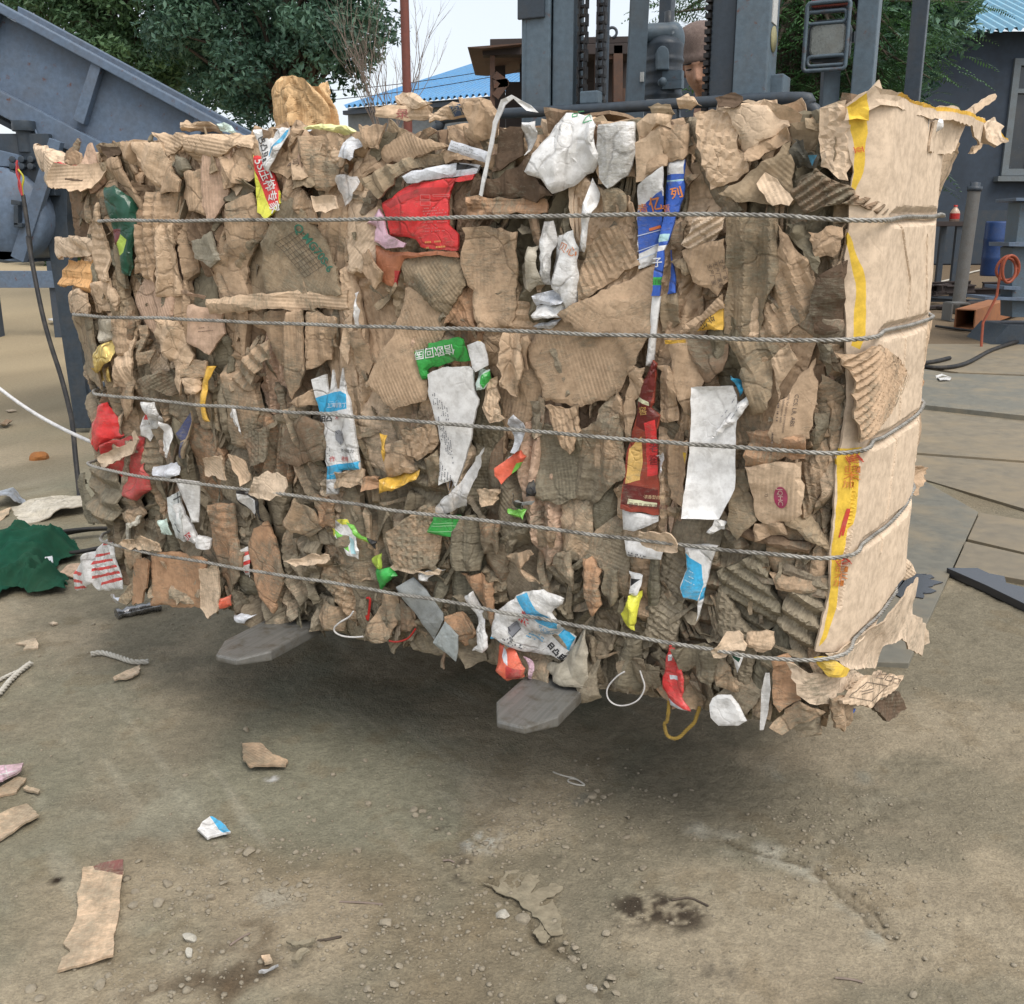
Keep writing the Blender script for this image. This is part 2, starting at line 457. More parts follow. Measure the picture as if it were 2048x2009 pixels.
c1 = mixc(nt, fn, (0.72, 0.72, 0.72), (1.22, 1.2, 1.16))
c2 = mixc(nt, fn2, (0.84, 0.84, 0.84), (1.12, 1.12, 1.12))
cc = mixc(nt, 1.0, at_.outputs['Color'], c1, 'MULTIPLY')
cc = mixc(nt, 1.0, cc, c2, 'MULTIPLY')
vo = N(nt, 'ShaderNodeTexVoronoi', Scale=70.0); nt.links.new(P, vo.inputs['Vector'])
gr = ramp(nt, vo.outputs['Distance'], 0.10, 0.16, 1, 0)
gr = mth(nt, 'MULTIPLY', gr, ramp(nt, noise(nt, P, 3.0, 4), 0.45, 0.65))
cc = mixc(nt, gr, cc, lin((166, 158, 142)))
nt.links.new(cc, p.inputs['Base Color'])
p.inputs['Roughness'].default_value = 0.95
p.inputs['Specular IOR Level'].default_value = 0.15
hh = mth(nt, 'ADD', mth(nt, 'ADD', fn, mth(nt, 'MULTIPLY', fn2, 1.4)), mth(nt, 'MULTIPLY', gr, 1.5))
bump(nt, hh, 0.6, 0.0042, p)
M['dirt'] = m
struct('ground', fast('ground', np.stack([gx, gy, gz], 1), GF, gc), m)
def ground_z(x, y):
    i = int(np.clip(np.searchsorted(xs, x), 1, nx - 1)); j = int(np.clip(np.searchsorted(ys, y), 1, ny - 1))
    return float(gz[j * nx + i])

# ------------------------------------------------------------------ steel plates lying on the yard at the right
def plate(txt, v, z, th, mat, name, label, cat, group=None, kind=None):
    P3 = [gnd(a, b_, z) for a, b_ in pts_of(txt, v)]
    c = sum(P3, Vector()) / len(P3)
    mb = MB(); mb.prism(P3, (0, 0, -th))
    o = link(name, mb.mesh(name, c, 0.002), mat); o.location = c
    return tag(o, label, cat, group, kind)
PG = 'steel plates laid on the yard'
plate('1120,1100 1342,1106 1704,322 1420,160 1200,120', 'I', 0.016, 0.03, M['plate2'], 'steel_plate', 'grey steel plate beside the bale with a dark wet puddle on it', 'plate', PG)
plate('1712,326 1648,462 1960,536 2300,600 2300,420', 'I', 0.014, 0.03, M['plate'], 'steel_plate', 'tan dusty steel plate bordering the right side of the puddle plate', 'plate', PG)
plate('1640,476 1580,610 1800,650 2300,740 2300,625', 'I', 0.022, 0.03, M['plate'], 'steel_plate', 'dusty steel plate strip just beyond the torn black sheet', 'plate', PG)
plate('1330,1190 1941,1236 2300,1264 2300,1530 I:2300,410 I:1430,155 I:1200,110', 'F', 0.013, 0.03, M['plate'], 'steel_plate', 'tan steel plate between the dark seam and the puddle plate', 'plate', PG)
plate('1330,950 1941,1006 2300,1040 2300,1252 1941,1224 1330,1178', 'F', 0.020, 0.035, M['plate'], 'steel_plate', 'pale steel plate in front of the thick raised plate edge', 'plate', PG)
plate('1330,735 1560,770 2300,800 2300,1022 1941,990 1330,925', 'F', 0.055, 0.055, M['plate2'], 'steel_plate', 'thick greyish steel plate with white paper stuck on it', 'plate', PG)
plate('1330,575 1900,600 2300,600 2300,790 1600,765 1330,725', 'F', 0.03, 0.03, M['plate'], 'steel_plate', 'dusty steel plate crossed by black cables', 'plate', PG)
mb = MB()
m_, nt_, p_ = base_mat('wet_oil'); p_.inputs['Base Color'].default_value = (*lin((58, 60, 66)), 1); p_.inputs['Roughness'].default_value = 0.22
M['wet'] = m_
def blob(txt, v, z, mat, name, n=6, jag=0.006, seed=1):
    q = pts_of(txt, v); P3 = [gnd(a, b_, z) for a, b_ in q]
    out_ = []
    for i in range(len(P3)):
        a, b_ = P3[i], P3[(i + 1) % len(P3)]
        for k in range(n):
            p3 = a.lerp(b_, k / n); r = random.Random(seed * 97 + i * 13 + k)
            out_.append(p3 + Vector((r.uniform(-jag, jag), r.uniform(-jag, jag), 0)))
    mb = MB(); mb.prism(out_, (0, 0, -0.003))
    c = sum(out_, Vector()) / len(out_)
    o = link(name, mb.mesh(name, c), mat); o.location = c
    return o
tag(blob('1262,660 1340,628 1420,640 1505,690 1440,740 1350,770 1262,745', 'I', 0.021, M['wet'], 'oil_puddle', 6, 0.02), 'dark wet oil puddle lying on the grey steel plate', 'puddle')
o = plate('1540,612 1700,612 1760,640 1840,655 1850,690 1941,712 2150,800 2150,905 1941,797 1740,700', 'I', 0.035, 0.03, M['wet'], 'metal_sheet', 'torn black wet metal sheet lying on the dirt', 'sheet')

# ================================================================== FAR BUILDINGS
def corrug(mb, E0, E1, R1, R0, n, amp, mi=0):
    E0, E1, R1, R0 = map(Vector, (E0, E1, R1, R0)); nrm = (E1 - E0).cross(R0 - E0).normalized()
    vs = []
    for i in range(n + 1):
        t = i / n; o = nrm * (amp * (0.5 if i % 4 < 2 else -0.5))
        vs += [E0.lerp(E1, t) + o, R0.lerp(R1, t) + o]
    mb.add(vs, [(2 * i, 2 * i + 2, 2 * i + 3, 2 * i + 1) for i in range(n)], mi)
bl = thing('shed', 'far shed with a bright blue corrugated roof behind the bare shrub', 'shed', (-5, 44, 0.7))
E0, E1 = at(686, 214, 42), at(1180, 172, 38); R1, R0 = at(1180, 112, 46), at(957, 126, 50)
mb = MB(); corrug(mb, E0, E1, R1, R0, 160, 0.12); mb.obj('roof', M['blue_roof'], bl)
mb = MB()
d0 = Vector((0.1, 0.5, 0))
mb.prism([(E0 + d0) * 1, E1 + d0, Vector((E1.x, E1.y + .5, 0.5)), Vector((E0.x + .1, E0.y + .5, 0.5))], (0.3, 3, 0)); mb.obj('wall', M['wall_lt'], bl)
mb = MB(); mb.bar(E0 + Vector((0, .3, -.2)), E1 + Vector((0, .3, -.2)), 0.25, 0.15); mb.obj('eave_beam', M['steel_dk'], bl)

YB = 26.0
wk = thing('workshop', 'dark plastered workshop with pale corrugated roof and a grey framed window', 'building', (9, YB, 0.5))
ev0, ev1 = at(1500, 100, YB - 0.7), at(2400, 30, YB - 0.7)
mb = MB()
x0, x1 = at(1440, 300, YB).x, at(2500, 300, YB).x
wx0, wx1 = at(2006, 300, YB).x, at(2120, 300, YB).x
wz0, wz1 = at(2030, 352, YB).z, at(2030, 118, YB).z
zt = at(1500, 95, YB).z + 0.35; zb = 0.3
for (a, b_, c, d) in ((x0, wx0, zb, zt), (wx1, x1, zb, zt), (wx0, wx1, zb, wz0), (wx0, wx1, wz1, zt)):
    mb.box(((a + b_) / 2, YB + 0.15, (c + d) / 2), (b_ - a, 0.3, d - c))
mb.box(((x0 + x1) / 2, YB + 5, (zb + zt) / 2), (x1 - x0, 0.3, zt - zb)); mb.box((x0 - .15, YB + 2.6, (zb + zt) / 2), (0.3, 5, zt - zb))
mb.obj('wall', M['plaster'], wk)
mb = MB(); corrug(mb, ev0, ev1, ev1 + Vector((0.5, 7, 2.6)), ev0 + Vector((0.5, 7, 2.6)), 190, 0.09); mb.obj('roof', M['pale_roof'], wk)
mb = MB(); fr = 0.16
for (a, b_, c, d) in ((wx0, wx0 + fr, wz0, wz1), (wx1 - fr, wx1, wz0, wz1), (wx0 + fr, wx1 - fr, wz0, wz0 + fr), (wx0 + fr, wx1 - fr, wz1 - fr, wz1), ((wx0 + wx1) / 2 - .05, (wx0 + wx1) / 2 + .05, wz0 + fr, wz1 - fr), (wx0 + fr, (wx0 + wx1) / 2 - .05, wz0 + 1.9, wz0 + 2.0)):
    mb.box(((a + b_) / 2, YB - 0.02, (c + d) / 2), (b_ - a, 0.12, d - c))
fo = mb.obj('window', M['frame_w'], wk)
mb = MB(); mb.box(((wx0 + wx1) / 2, YB + 0.06, (wz0 + wz1) / 2), (wx1 - wx0 - .02, 0.02, wz1 - wz0 - .02))
link('pane', mb.mesh('pane', wk.location), M['glass_dk'], fo)
mb = MB(); mb.box(((wx0 + wx1) / 2, YB - 0.1, wz0 - 0.08), (wx1 - wx0 + .3, 0.3, 0.12)); link('sill', mb.mesh('sill', wk.location), M['frame_w'], fo)
mb = MB(); mb.box(((x0 + x1) / 2, YB - .03, at(1900, 425, YB).z - .6), (x1 - x0, 0.05, 1.3)); mb.obj('dark_band', M['mast_dk'], wk)  # dark band low along the front wall

# far wood closing the view behind the yard
def leaves(centers, rad, n_per, size, rng, squash=0.8, droop=0.0):
    k = len(centers)
    c = np.repeat(centers, n_per, 0); r = np.repeat(rad, n_per)[:, None]
    d = rng.normal(size=(len(c), 3)); d /= np.linalg.norm(d, axis=1)[:, None]
    rr = rng.uniform(0.25, 1.0, (len(c), 1)) ** 0.6
    p = c + d * rr * r * np.array([1, 1, squash])
    p[:, 2] -= droop * rr[:, 0] * r[:, 0]
    nrm = d * 0.5 + rng.normal(size=(len(c), 3)) * 0.6 + np.array([0, 0, 0.5]); nrm /= np.linalg.norm(nrm, axis=1)[:, None]
    t = np.cross(nrm, rng.normal(size=(len(c), 3))); t /= np.linalg.norm(t, axis=1)[:, None] + 1e-9
    bt = np.cross(nrm, t)
    s = size * rng.uniform(0.6, 1.3, (len(c), 1))
    V = np.stack([p - t * s, p + bt * s * 0.42 + nrm * s * .12, p + t * s * 1.0, p - bt * s * 0.42 + nrm * s * .12], 1).reshape(-1, 3)
    F = np.arange(len(V)).reshape(-1, 4)
    cl = np.repeat(rng.uniform(0, 1, k), n_per) * 0.6 + rng.uniform(0, 0.4, len(c))
    return V, F, np.repeat(cl, 4)[:, None] * np.ones((1, 3))
rg = np.random.default_rng(5)
cs = []; rs = []
for k in range(520):
    x = rg.uniform(-60, 60); y = rg.uniform(60, 75); z = rg.uniform(0.5, 4.2) + 0.5 * math.sin(x * .3)
    cs.append((x, y, z)); rs.append(rg.uniform(0.9, 1.9))
for k in range(60):
    x = rg.uniform(-12.5, -8.5); y = rg.uniform(26, 29); cs.append((x, y, rg.uniform(0.6, 2.2))); rs.append(rg.uniform(.5, .9))
V, F, C_ = leaves(np.array(cs), np.array(rs), 60, 0.42, rg)
o = link('woods', fast('woods', V, F, C_, False), M['leaf']); tag(o, 'distant green wood closing the yard behind everything', 'woods', None, 'stuff')

# ================================================================== TREES
def tree(name, label, base, crown, nclump, n_per, size, mat, seed, trunk_r, trunk_top, rad=(0.25, 0.42), extra=None):
    rg = np.random.default_rng(seed)
    t = thing(name, label, 'tree', base)
    B = Vector(base)
    cs = []
    for (cx, cy, cz, rx, ry, rz, wgt) in crown:
        n = int(nclump * wgt)
        d = rg.normal(size=(n, 3)); d /= np.linalg.norm(d, axis=1)[:, None]
        cs.append(np.array([cx, cy, cz]) + d * (rg.uniform(0.15, 1, (n, 1)) ** 0.5) * np.array([rx, ry, rz]))
    cs = np.concatenate(cs)
    if extra is not None: cs = np.concatenate([cs, extra])
    rs = rg.uniform(rad[0], rad[1], len(cs))
    V, F, C_ = leaves(cs, rs, n_per, size, rg)
    V -= np.array(base)
    link('crown', fast('crown', V, F, C_, False), mat, t)
    mb = MB(); top = Vector(trunk_top)
    path = [B.lerp(top, k / 8) + Vector((math.sin(k * 1.3 + seed) * .04, math.cos(k * 1.7) * .04, 0)) for k in range(9)]
    mb.tube(path, [trunk_r * (1 - 0.06 * k) for k in range(9)], 10)
    r2 = random.Random(seed)
    for k in range(0, len(cs), max(1, len(cs) // 70)):
        c = Vector(cs[k]); s0 = path[r2.randint(4, 8)]
        if c.z < s0.z: s0 = path[4]
        mid = s0.lerp(c, 0.5) + Vector((0, 0, r2.uniform(0.0, .3)))
        q = [s0, s0.lerp(mid, .5) + Vector((r2.uniform(-.08, .08), 0, 0)), mid, mid.lerp(c, .5) + Vector((r2.uniform(-.1, .1), 0, r2.uniform(-.1, .1))), c]
        mb.tube(q, [trunk_r * .35, trunk_r * .26, trunk_r * .17, trunk_r * .1, trunk_r * .04], 5)
    mb.obj('trunk', M['bark'], t)
    return t
YT = 14.0
def tp(px, py, y=YT): p = at(px, py, y); return (p.x, p.y, p.z)
def el(px, py, y, wpx, hpx, dep, wgt):
    p = at(px, py, y); k = y / 2000.0
    return (p.x, y, p.z, wpx * k, dep, hpx * k, wgt)
tree('broadleaf_tree', 'broad dark green tree rising behind the brown paper bag', tp(560, 520)[:2] + (0.08,),
     [el(560, -20, YT, 205, 225, 1.5, 1.0), el(420, 60, YT + .3, 110, 150, 1.2, .35), el(690, 60, YT, 60, 90, .8, .18), el(560, -330, YT, 240, 200, 1.6, .5), el(520, 190, YT, 90, 55, .6, .12)],
     150, 200, 0.046, M['leaf_dk'], 3, 0.16, tp(575, -200), (0.18, 0.36))
tree('broadleaf_tree', 'looser green tree rising behind the upper edge of the conveyor', tp(230, 520, 16)[:2] + (0.12,),
     [el(230, -10, 16, 190, 150, 1.5, 1.0), el(60, -60, 16, 190, 110, 1.2, .5), el(290, 120, 15.5, 110, 80, .8, .3), el(150, -300, 16, 240, 180, 1.6, .5)],
     110, 190, 0.050, M['leaf'], 4, 0.13, tp(262, -200, 16), (0.24, 0.42))

# bare shrub in front of the far shed
def bare_shrub():
    y = 12.5
    b0 = at(770, 520, y); b0.z = 0.05
    t = thing('bare_shrub', 'leafless shrub of thin grey twigs beside the brown pole', 'shrub', b0)
    mb = MB(); r2 = random.Random(21)
    base = at(775, 300, y)
    def grow_(p, d, L, r, lev):
        q = [p]; pp = p.copy(); dd = d.copy()
        for k in range(5):
            dd = (dd + Vector((r2.uniform(-.12, .12), r2.uniform(-.12, .12), r2.uniform(-.02, .1)))).normalized()
            pp = pp + dd * (L / 5); q.append(pp.copy())
        mb.tube(q, [r * (1 - .15 * k) for k in range(6)], 5, 0, False)
        if lev < 3:
            for k in range(3 if lev else 3):
                s = q[r2.randint(2, 5)]
                nd = (dd + Vector((r2.uniform(-.55, .55), r2.uniform(-.3, .3), r2.uniform(-.1, .35)))).normalized()
                grow_(s, nd, L * r2.uniform(.45, .7), r * .55, lev + 1)
    mb.tube([b0, (b0 + base) / 2, base], [.03, .026, .022], 6)
    for k in range(11):
        a = r2.uniform(-0.55, 0.5)
        grow_(base + Vector((r2.uniform(-.08, .08), r2.uniform(-.08, .08), -.2)), Vector((a, r2.uniform(-.3, .3), 1)).normalized(), r2.uniform(.7, 1.35), .010, 0)
    mb.obj('branches', M['twig'], t)
bare_shrub()

# feathery tree hanging over the workshop wall
def fern_tree():
    y = 11.0
    b0 = at(1560, 640, y); b0.z = 0.0
    t = thing('feathery_tree', 'feathery dark green tree drooping behind the headlight and workshop', 'tree', b0)
    rg = np.random.default_rng(8)
    tops = []
    regs = [(1345, 20, 50, 60, 44), (1600, 80, 190, 170, 620), (1580, 260, 130, 110, 260), (1760, 200, 90, 110, 150), (1700, -60, 230, 120, 180), (1830, 60, 95, 75, 110), (1790, 150, 70, 60, 60), (1560, 180, 120, 70, 90), (1380, -40, 80, 50, 40), (1690, 170, 90, 70, 70)]
    V = []; F = []; C_ = []
    trunk_top = at(1590, -120, y)
    for (px, py, sx, sy, n) in regs:
        for k in range(n):
            yy = y + rg.uniform(-.9, .9)
            c = at(px + rg.normal() * sx * .55, py + rg.normal() * sy * .55, yy); tops.append(c)
            d = np.array([rg.normal(), rg.normal() * .8, rg.uniform(-.5, .45)]); d /= np.linalg.norm(d)
            L = rg.uniform(.28, .5); shade = rg.uniform(0, 1)
            up = np.array([0, 0, 1.0]); side = np.cross(d, up); side /= np.linalg.norm(side)
            m_ = 13
            for i in range(m_):
                s = i / (m_ - 1)
                q = np.array(c) + d * L * s - up * (.28 * L * s * s)
                ll = .085 * math.sin(math.pi * (0.15 + .8 * s)) + .015
                for sg in (-1, 1):
                    ax = side * sg * .9 + d * .45 - up * rg.uniform(.1, .5); ax /= np.linalg.norm(ax)
                    wd = np.cross(ax, up); wd = wd / (np.linalg.norm(wd) + 1e-6) * .0085
                    b = len(V)
                    V += [q - wd * .5, q + ax * ll * .5 - wd, q + ax * ll, q + ax * ll * .5 + wd]
                    F.append((b, b + 1, b + 2, b + 3)); C_ += [shade * .7 + rg.uniform(0, .3)] * 4
    V = np.array(V) - np.array(b0)
    link('crown', fast('crown', V, np.array(F), np.array(C_)[:, None] * np.ones((1, 3)), False), M['fern'], t)
    mb = MB(); r2 = random.Random(3)
    path = [b0.lerp(trunk_top, k / 8) + Vector((math.sin(k) * .05, 0, 0)) for k in range(9)]
    mb.tube(path, [.13 - .008 * k for k in range(9)], 10)
    for k in range(0, len(tops), 14):
        c = tops[k]; s0 = path[r2.randint(5, 8)]
        mid = s0.lerp(c, .5) + Vector((0, 0, .25))
        mb.tube([s0, s0.lerp(mid, .6), mid, mid.lerp(c, .6), c], [.035, .028, .02, .012, .005], 5)
    mb.obj('trunk', M['bark'], t)
fern_tree()
rg = np.random.default_rng(15)
# darker bushy tree further back, filling behind the feathery one
tree('dense_tree', 'dense dark tree standing between the mast and the workshop wall', tp(1640, 560, 19)[:2] + (0.25,),
     [el(1640, 120, 19, 190, 170, 1.6, 1.0), el(1580, 330, 19, 130, 150, 1.2, .55), el(1700, 10, 19, 210, 130, 1.6, .7)],
     190, 170, 0.10, M['leaf_dk'], 9, 0.16, tp(1640, -60, 19), (0.4, 0.65))

# ================================================================== POLES AND WIRES
def pole(px, pyb, wpx, y, label, top=5.5):
    c = at(px, pyb, y); r = wpx / 2 / FPX * y * 1.02
    t = MB(); t.tube([(c.x, y, 0.0), (c.x - .01, y, top * .5), (c.x - .02, y, top)], r, 12)
    t.lathe([(r * 2.2, 0), (r * 2.2, .02), (r, .022)], (c.x, y, 0.0))
    o = link('steel_pole', t.mesh('steel_pole', (c.x, y, 0)), M['pole']); o.location = (c.x, y, 0)
    tag(o, label, 'pole')
pole(815, 150, 16, 9.0, 'thin red brown steel pole in front of the bare shrub', 6.0)
pole(1209, 60, 13, 9.5, 'red brown steel pole seen between the mast chains and the hut hook', 6.5)
def wire(px0, py0, px1, py1, y, label):
    a, b_ = at(px0, py0, y), at(px1, py1, y)
    mb = MB(); mb.tube([a.lerp(b_, k / 12) - Vector((0, 0, .35 * math.sin(math.pi * k / 12))) for k in range(13)], 0.012, 5)
    o = link('power_line', mb.mesh('power_line', a), M['black']); o.location = a; tag(o, label, 'wire', 'power lines across the sky')
wire(300, 185, 1060, 128, 34, 'upper faint power line across the white sky'); wire(300, 210, 1060, 140, 34.5, 'lower faint power line across the white sky')

# ================================================================== CONVEYOR
YC = 6.6
def conveyor():
    t = thing('conveyor', 'grey blue inclined conveyor with motor and black leg', 'conveyor', (-2.6, YC + .5, 0))
    def P3(txt, y, v='A'): return [at(a, b_, y) for a, b_ in pts_of(txt, v)]
    for k, dy in enumerate((0.0, 1.15)):
        mb = MB(); mb.prism(P3('-420,-150 1500,885 1500,1400 -420,290', YC), (0, 0.012, 0))
        if dy: mb.v = [(x, y + dy, z) for x, y, z in mb.v]
        sb = mb.obj('side_board', M['steel'], t)
        mb = MB(); mb.prism(P3('-420,-205 1500,832 1500,884 -420,-151', YC - .09), (0, 0.19, 0))
        mb.prism(P3('-420,291 600,812 1500,1290 1500,1420 600,950 -420,424', YC - .08), (0, 0.08, 0))
        if dy: mb.v = [(x, y + dy, z) for x, y, z in mb.v]
        mb.obj('flange', M['steel'], t, .006)
    for txt in ('508,338 560,370 462,692 402,664', '-60,30 -10,56 -100,372 -160,340', '1080,650 1130,676 1035,1000 985,974'):
        mb = MB(); mb.prism(P3(txt, YC - .075), (0, 0.07, 0)); mb.obj('stiffener', M['steel'], t, .004)
    mb = MB(); mb.prism(P3('-420,100 1500,1120 1500,1140 -420,120', YC + .015), (0, 1.13, 0)); mb.obj('belt', M['black'], t)
    mb = MB(); mb.prism(P3('-420,440 1500,1440 1500,1470 -420,470', YC + .0), (0, 1.13, 0)); mb.obj('underside_panel', M['mast_dk'], t)
    # legs
    for dy in (0, 1.15):
        mb = MB()
        p = P3('262,700 370,760 D:372,0 D:500,1128 D:416,1130 D:250,0', YC - .05)
        mb.prism(p, (0, 0.10, 0))
        if dy: mb.v = [(x, y + dy, z) for x, y, z in mb.v]
        lg = mb.obj('leg', M['mast_dk'], t, .004)
        if not dy:
            for txt in ('295,285 560,300 560,360 300,336', '388,848 700,905 700,1010 400,898'):
                mb = MB(); mb.prism([at(a, b_, YC - .01) for a, b_ in pts_of(txt, 'D')], (0, 0.06, 0)); link('rung', mb.mesh('rung', t.location, .003), M['steel_dk'], lg)
    for dy in (0.02, 1.13):
        q = at(*pts_of('1440,1250', 'A')[0], YC + dy); mb = MB(); mb.box((q.x, q.y, q.z / 2), (.1, .1, q.z)); mb.obj('leg', M['mast_dk'], t)
    mb = MB(); mb.prism(P3('272,765 336,790 312,880 128,1458 58,1422', YC - .22), (0, 0.06, 0)); mb.obj('bracket', M['steel'], t, .004)
    mb = MB(); mb.prism(P3('-300,760 100,860 120,930 -300,905', YC - .18), (0, 0.3, 0)); mb.obj('motor_frame', M['steel'], t, .004); mb = MB(); mb.prism(P3('-200,1380 70,1395 128,1458 -200,1420', YC - .2), (0, .5, 0)); mb.obj('guard_plate', M['steel'], t, .004)
    c = at(-5, 430, YC - .2)
    mb = MB(); mb.lathe([(0.0, 0), (.27, 0), (.29, .03), (.29, .5), (.27, .52), (0, .52)], c, (0, 1, 0), 28); mb.obj('roller', M['steel'], t)
    mb = MB()
    c = at(50, 330, YC - .12); mb.box(c + Vector((.0, .1, 0)), (.34, .22, .36)); mb.lathe([(.05, 0), (.05, .12), (.07, .12), (.07, .18), (0, .18)], at(54, 305, YC - .1), (0, 0, 1), 12)
    for k in range(7):
        q = at(30 + (k % 3) * 18, 320 + (k // 3) * 14, YC - .15); mb.lathe([(.02, 0), (.02, .04), (0, .04)], q, (0, -1, 0), 8)
    for txt in ('60,1108 112,1118 112,1140 60,1135', '75,1140 100,1140 100,1250 75,1250', '75,1235 122,1240 122,1262 75,1262'): mb.prism(P3(txt, YC - .26), (0, .05, 0))
    mb.obj('gearbox', M['mast_dk'], t, .003)
    mb = MB(); mb.prism(P3('-100,930 250,1092 520,1215 520,1275 240,1150 -100,1010', YC + .1), (0, .9, 0)); mb.obj('rubber_skirt', M['black'], t)
    mb = MB(); q = P3('190,715 215,770 270,755', YC - .1); mb.tube(q, .008, 6); mb.obj('hook', M['steel'], t)
conveyor()
# stored steel behind the conveyor leg
def stored():
    t = thing('steel_rack', 'grey steel frame standing on the ground behind the conveyor', 'frame', (-5.2, 12.5, 0))
    for x in (-6.4, -5.55, -4.9):
        mb = MB(); mb.box((x, 12.5, 1.2), (.16, .16, 2.4)); mb.obj('post', M['steel_dk'], t, .004)
    mb = MB(); mb.box((-5.65, 12.42, 1.9), (1.9, .08, .25)); mb.box((-5.65, 12.42, .75), (1.9, .08, .2)); mb.obj('rail', M['steel'], t, .004)
stored()
# electric cable hanging from the motor down to the ground
def cable():
    q = pts_of('A:128,1085 A:150,1230 A:170,1380 D:155,70 D:182,230 D:232,480 D:280,660 D:335,830 D:380,1000 D:402,1110 D:418,1280 D:440,1480', 'A')
    ys_ = np.linspace(YC - .3, 4.85, len(q))
    path = [at(a, b_, y) for (a, b_), y in zip(q, ys_)]
    g = gnd(*pts_of('448,1530', 'D')[0], 0.012); path += [g, g + Vector((.12, -.12, 0)), g + Vector((.3, -.1, 0))]
    t = thing('power_cable', 'black electric cable hanging from the conveyor motor to the ground', 'cable', path[0])
    mb = MB(); mb.tube(smooth(path, 4), .0125, 8); mb.obj('sheath', M['black'], t)
    for txt, k, off in (('A:95,890 A:92,960 A:112,1020 A:122,1085', 'wire_r', 0), ('A:100,940 A:130,985 A:122,1040 A:126,1085', 'wire_y', .01), ('A:88,900 A:108,960 A:104,1030 A:122,1085', 'wire_r', .02)):
        mb = MB(); mb.tube(smooth([at(a, b_, YC - .32 + off) for a, b_ in pts_of(txt, 'A')], 4), .006, 6); mb.obj('wire', M[k], t)
def smooth(P, n):
    P = [Vector(p) for p in P]; r = []
    for i in range(len(P) - 1):
        p0, p1, p2, p3 = P[max(i - 1, 0)], P[i], P[i + 1], P[min(i + 2, len(P) - 1)]
        for k in range(n):
            t = k / n
            r.append(0.5 * ((2 * p1) + (-p0 + p2) * t + (2 * p0 - 5 * p1 + 4 * p2 - p3) * t * t + (-p0 + 3 * p1 - 3 * p2 + p3) * t ** 3))
    return r + [P[-1]]
cable()

# ================================================================== RUSTY HUT behind the mast
def hut():
    y = 7.2
    t = thing('steel_hut', 'rusty steel framed hut with a flat plate roof behind the mast', 'hut', at(1120, 500, y).xy.to_3d())
    def P3(txt, yy=y): return [at(a, b_, yy) for a, b_ in pts_of(txt, 'B')]
    dep = Vector((0, 1.3, 0))
    mb = MB(); mb.prism(P3('870,262 1760,238 1760,300 875,306'), (0, .12, 0)); mb.prism(P3('915,217 1760,200 1760,237 915,259', y + .1), (0, 1.1, 0)); mb.obj('roof', M['rust_dk'], t, .004)
    mb = MB(); mb.prism(P3('790,262 1090,240 1090,246 870,270 795,265', y - .1), (0, 1.4, .03)); mb.obj('roof_plate', M['rust'], t)
    for txt in ('915,308 942,308 940,2300 912,2300', '1600,250 1652,250 1650,2300 1600,2300', '1500,300 1520,300 1520,2300 1500,2300'):
        mb = MB(); mb.prism(P3(txt), (0, .1, 0)); mb.obj('post', M['rust'], t, .003)
    mb = MB(); mb.prism(P3('1521,268 1599,268 1599,328 1521,328', y + .02), (0, .05, 0)); mb.prism(P3('1653,490 1760,490 1760,900 1653,900', y + .02), (0, .05, 0)); mb.obj('panel', M['rust'], t)
    mb = MB(); mb.prism(P3('1490,330 1760,300 1760,1950 1490,1950', y + .9), (0, .05, 0))
    mb.prism(P3('943,306 1000,306 1000,440 943,400', y + .8), (0, .05, 0)); mb.prism(P3('943,470 1000,500 1010,1950 943,1950', y + .8), (0, .05, 0)); mb.prism(P3('1001,455 1500,455 1500,1950 1011,1950', y + .8), (0, .05, 0)); mb.prism(P3('1001,306 1500,306 1500,338 1001,338', y + .8), (0, .05, 0)); mb.prism(P3('1080,338 1500,338 1500,454 1080,454', y + .8), (0, .05, 0))
    mb.obj('back_wall', M['rust_dk'], t)
    mb = MB(); mb.bar(at(*pts_of('940,415', 'B')[0], y), at(*pts_of('1010,470', 'B')[0], y), .03, .05); mb.bar(at(*pts_of('935,470', 'B')[0], y), at(*pts_of('1015,460', 'B')[0], y), .03, .05); mb.bar(at(*pts_of('945,540', 'B')[0], y), at(*pts_of('1005,455', 'B')[0], y), .03, .05)
    mb.obj('brace', M['rust'], t)
    c = at(*pts_of('1592,182', 'B')[0], y + .1); r = 24 / 2.7729 / FPX * y
    mb = MB(); mb.tube([c + Vector((math.cos(a) * r, 0, math.sin(a) * r)) for a in np.linspace(-1.3, 4.4, 20)], .010, 6); mb.obj('hook', M['mast_dk'], t)
hut()

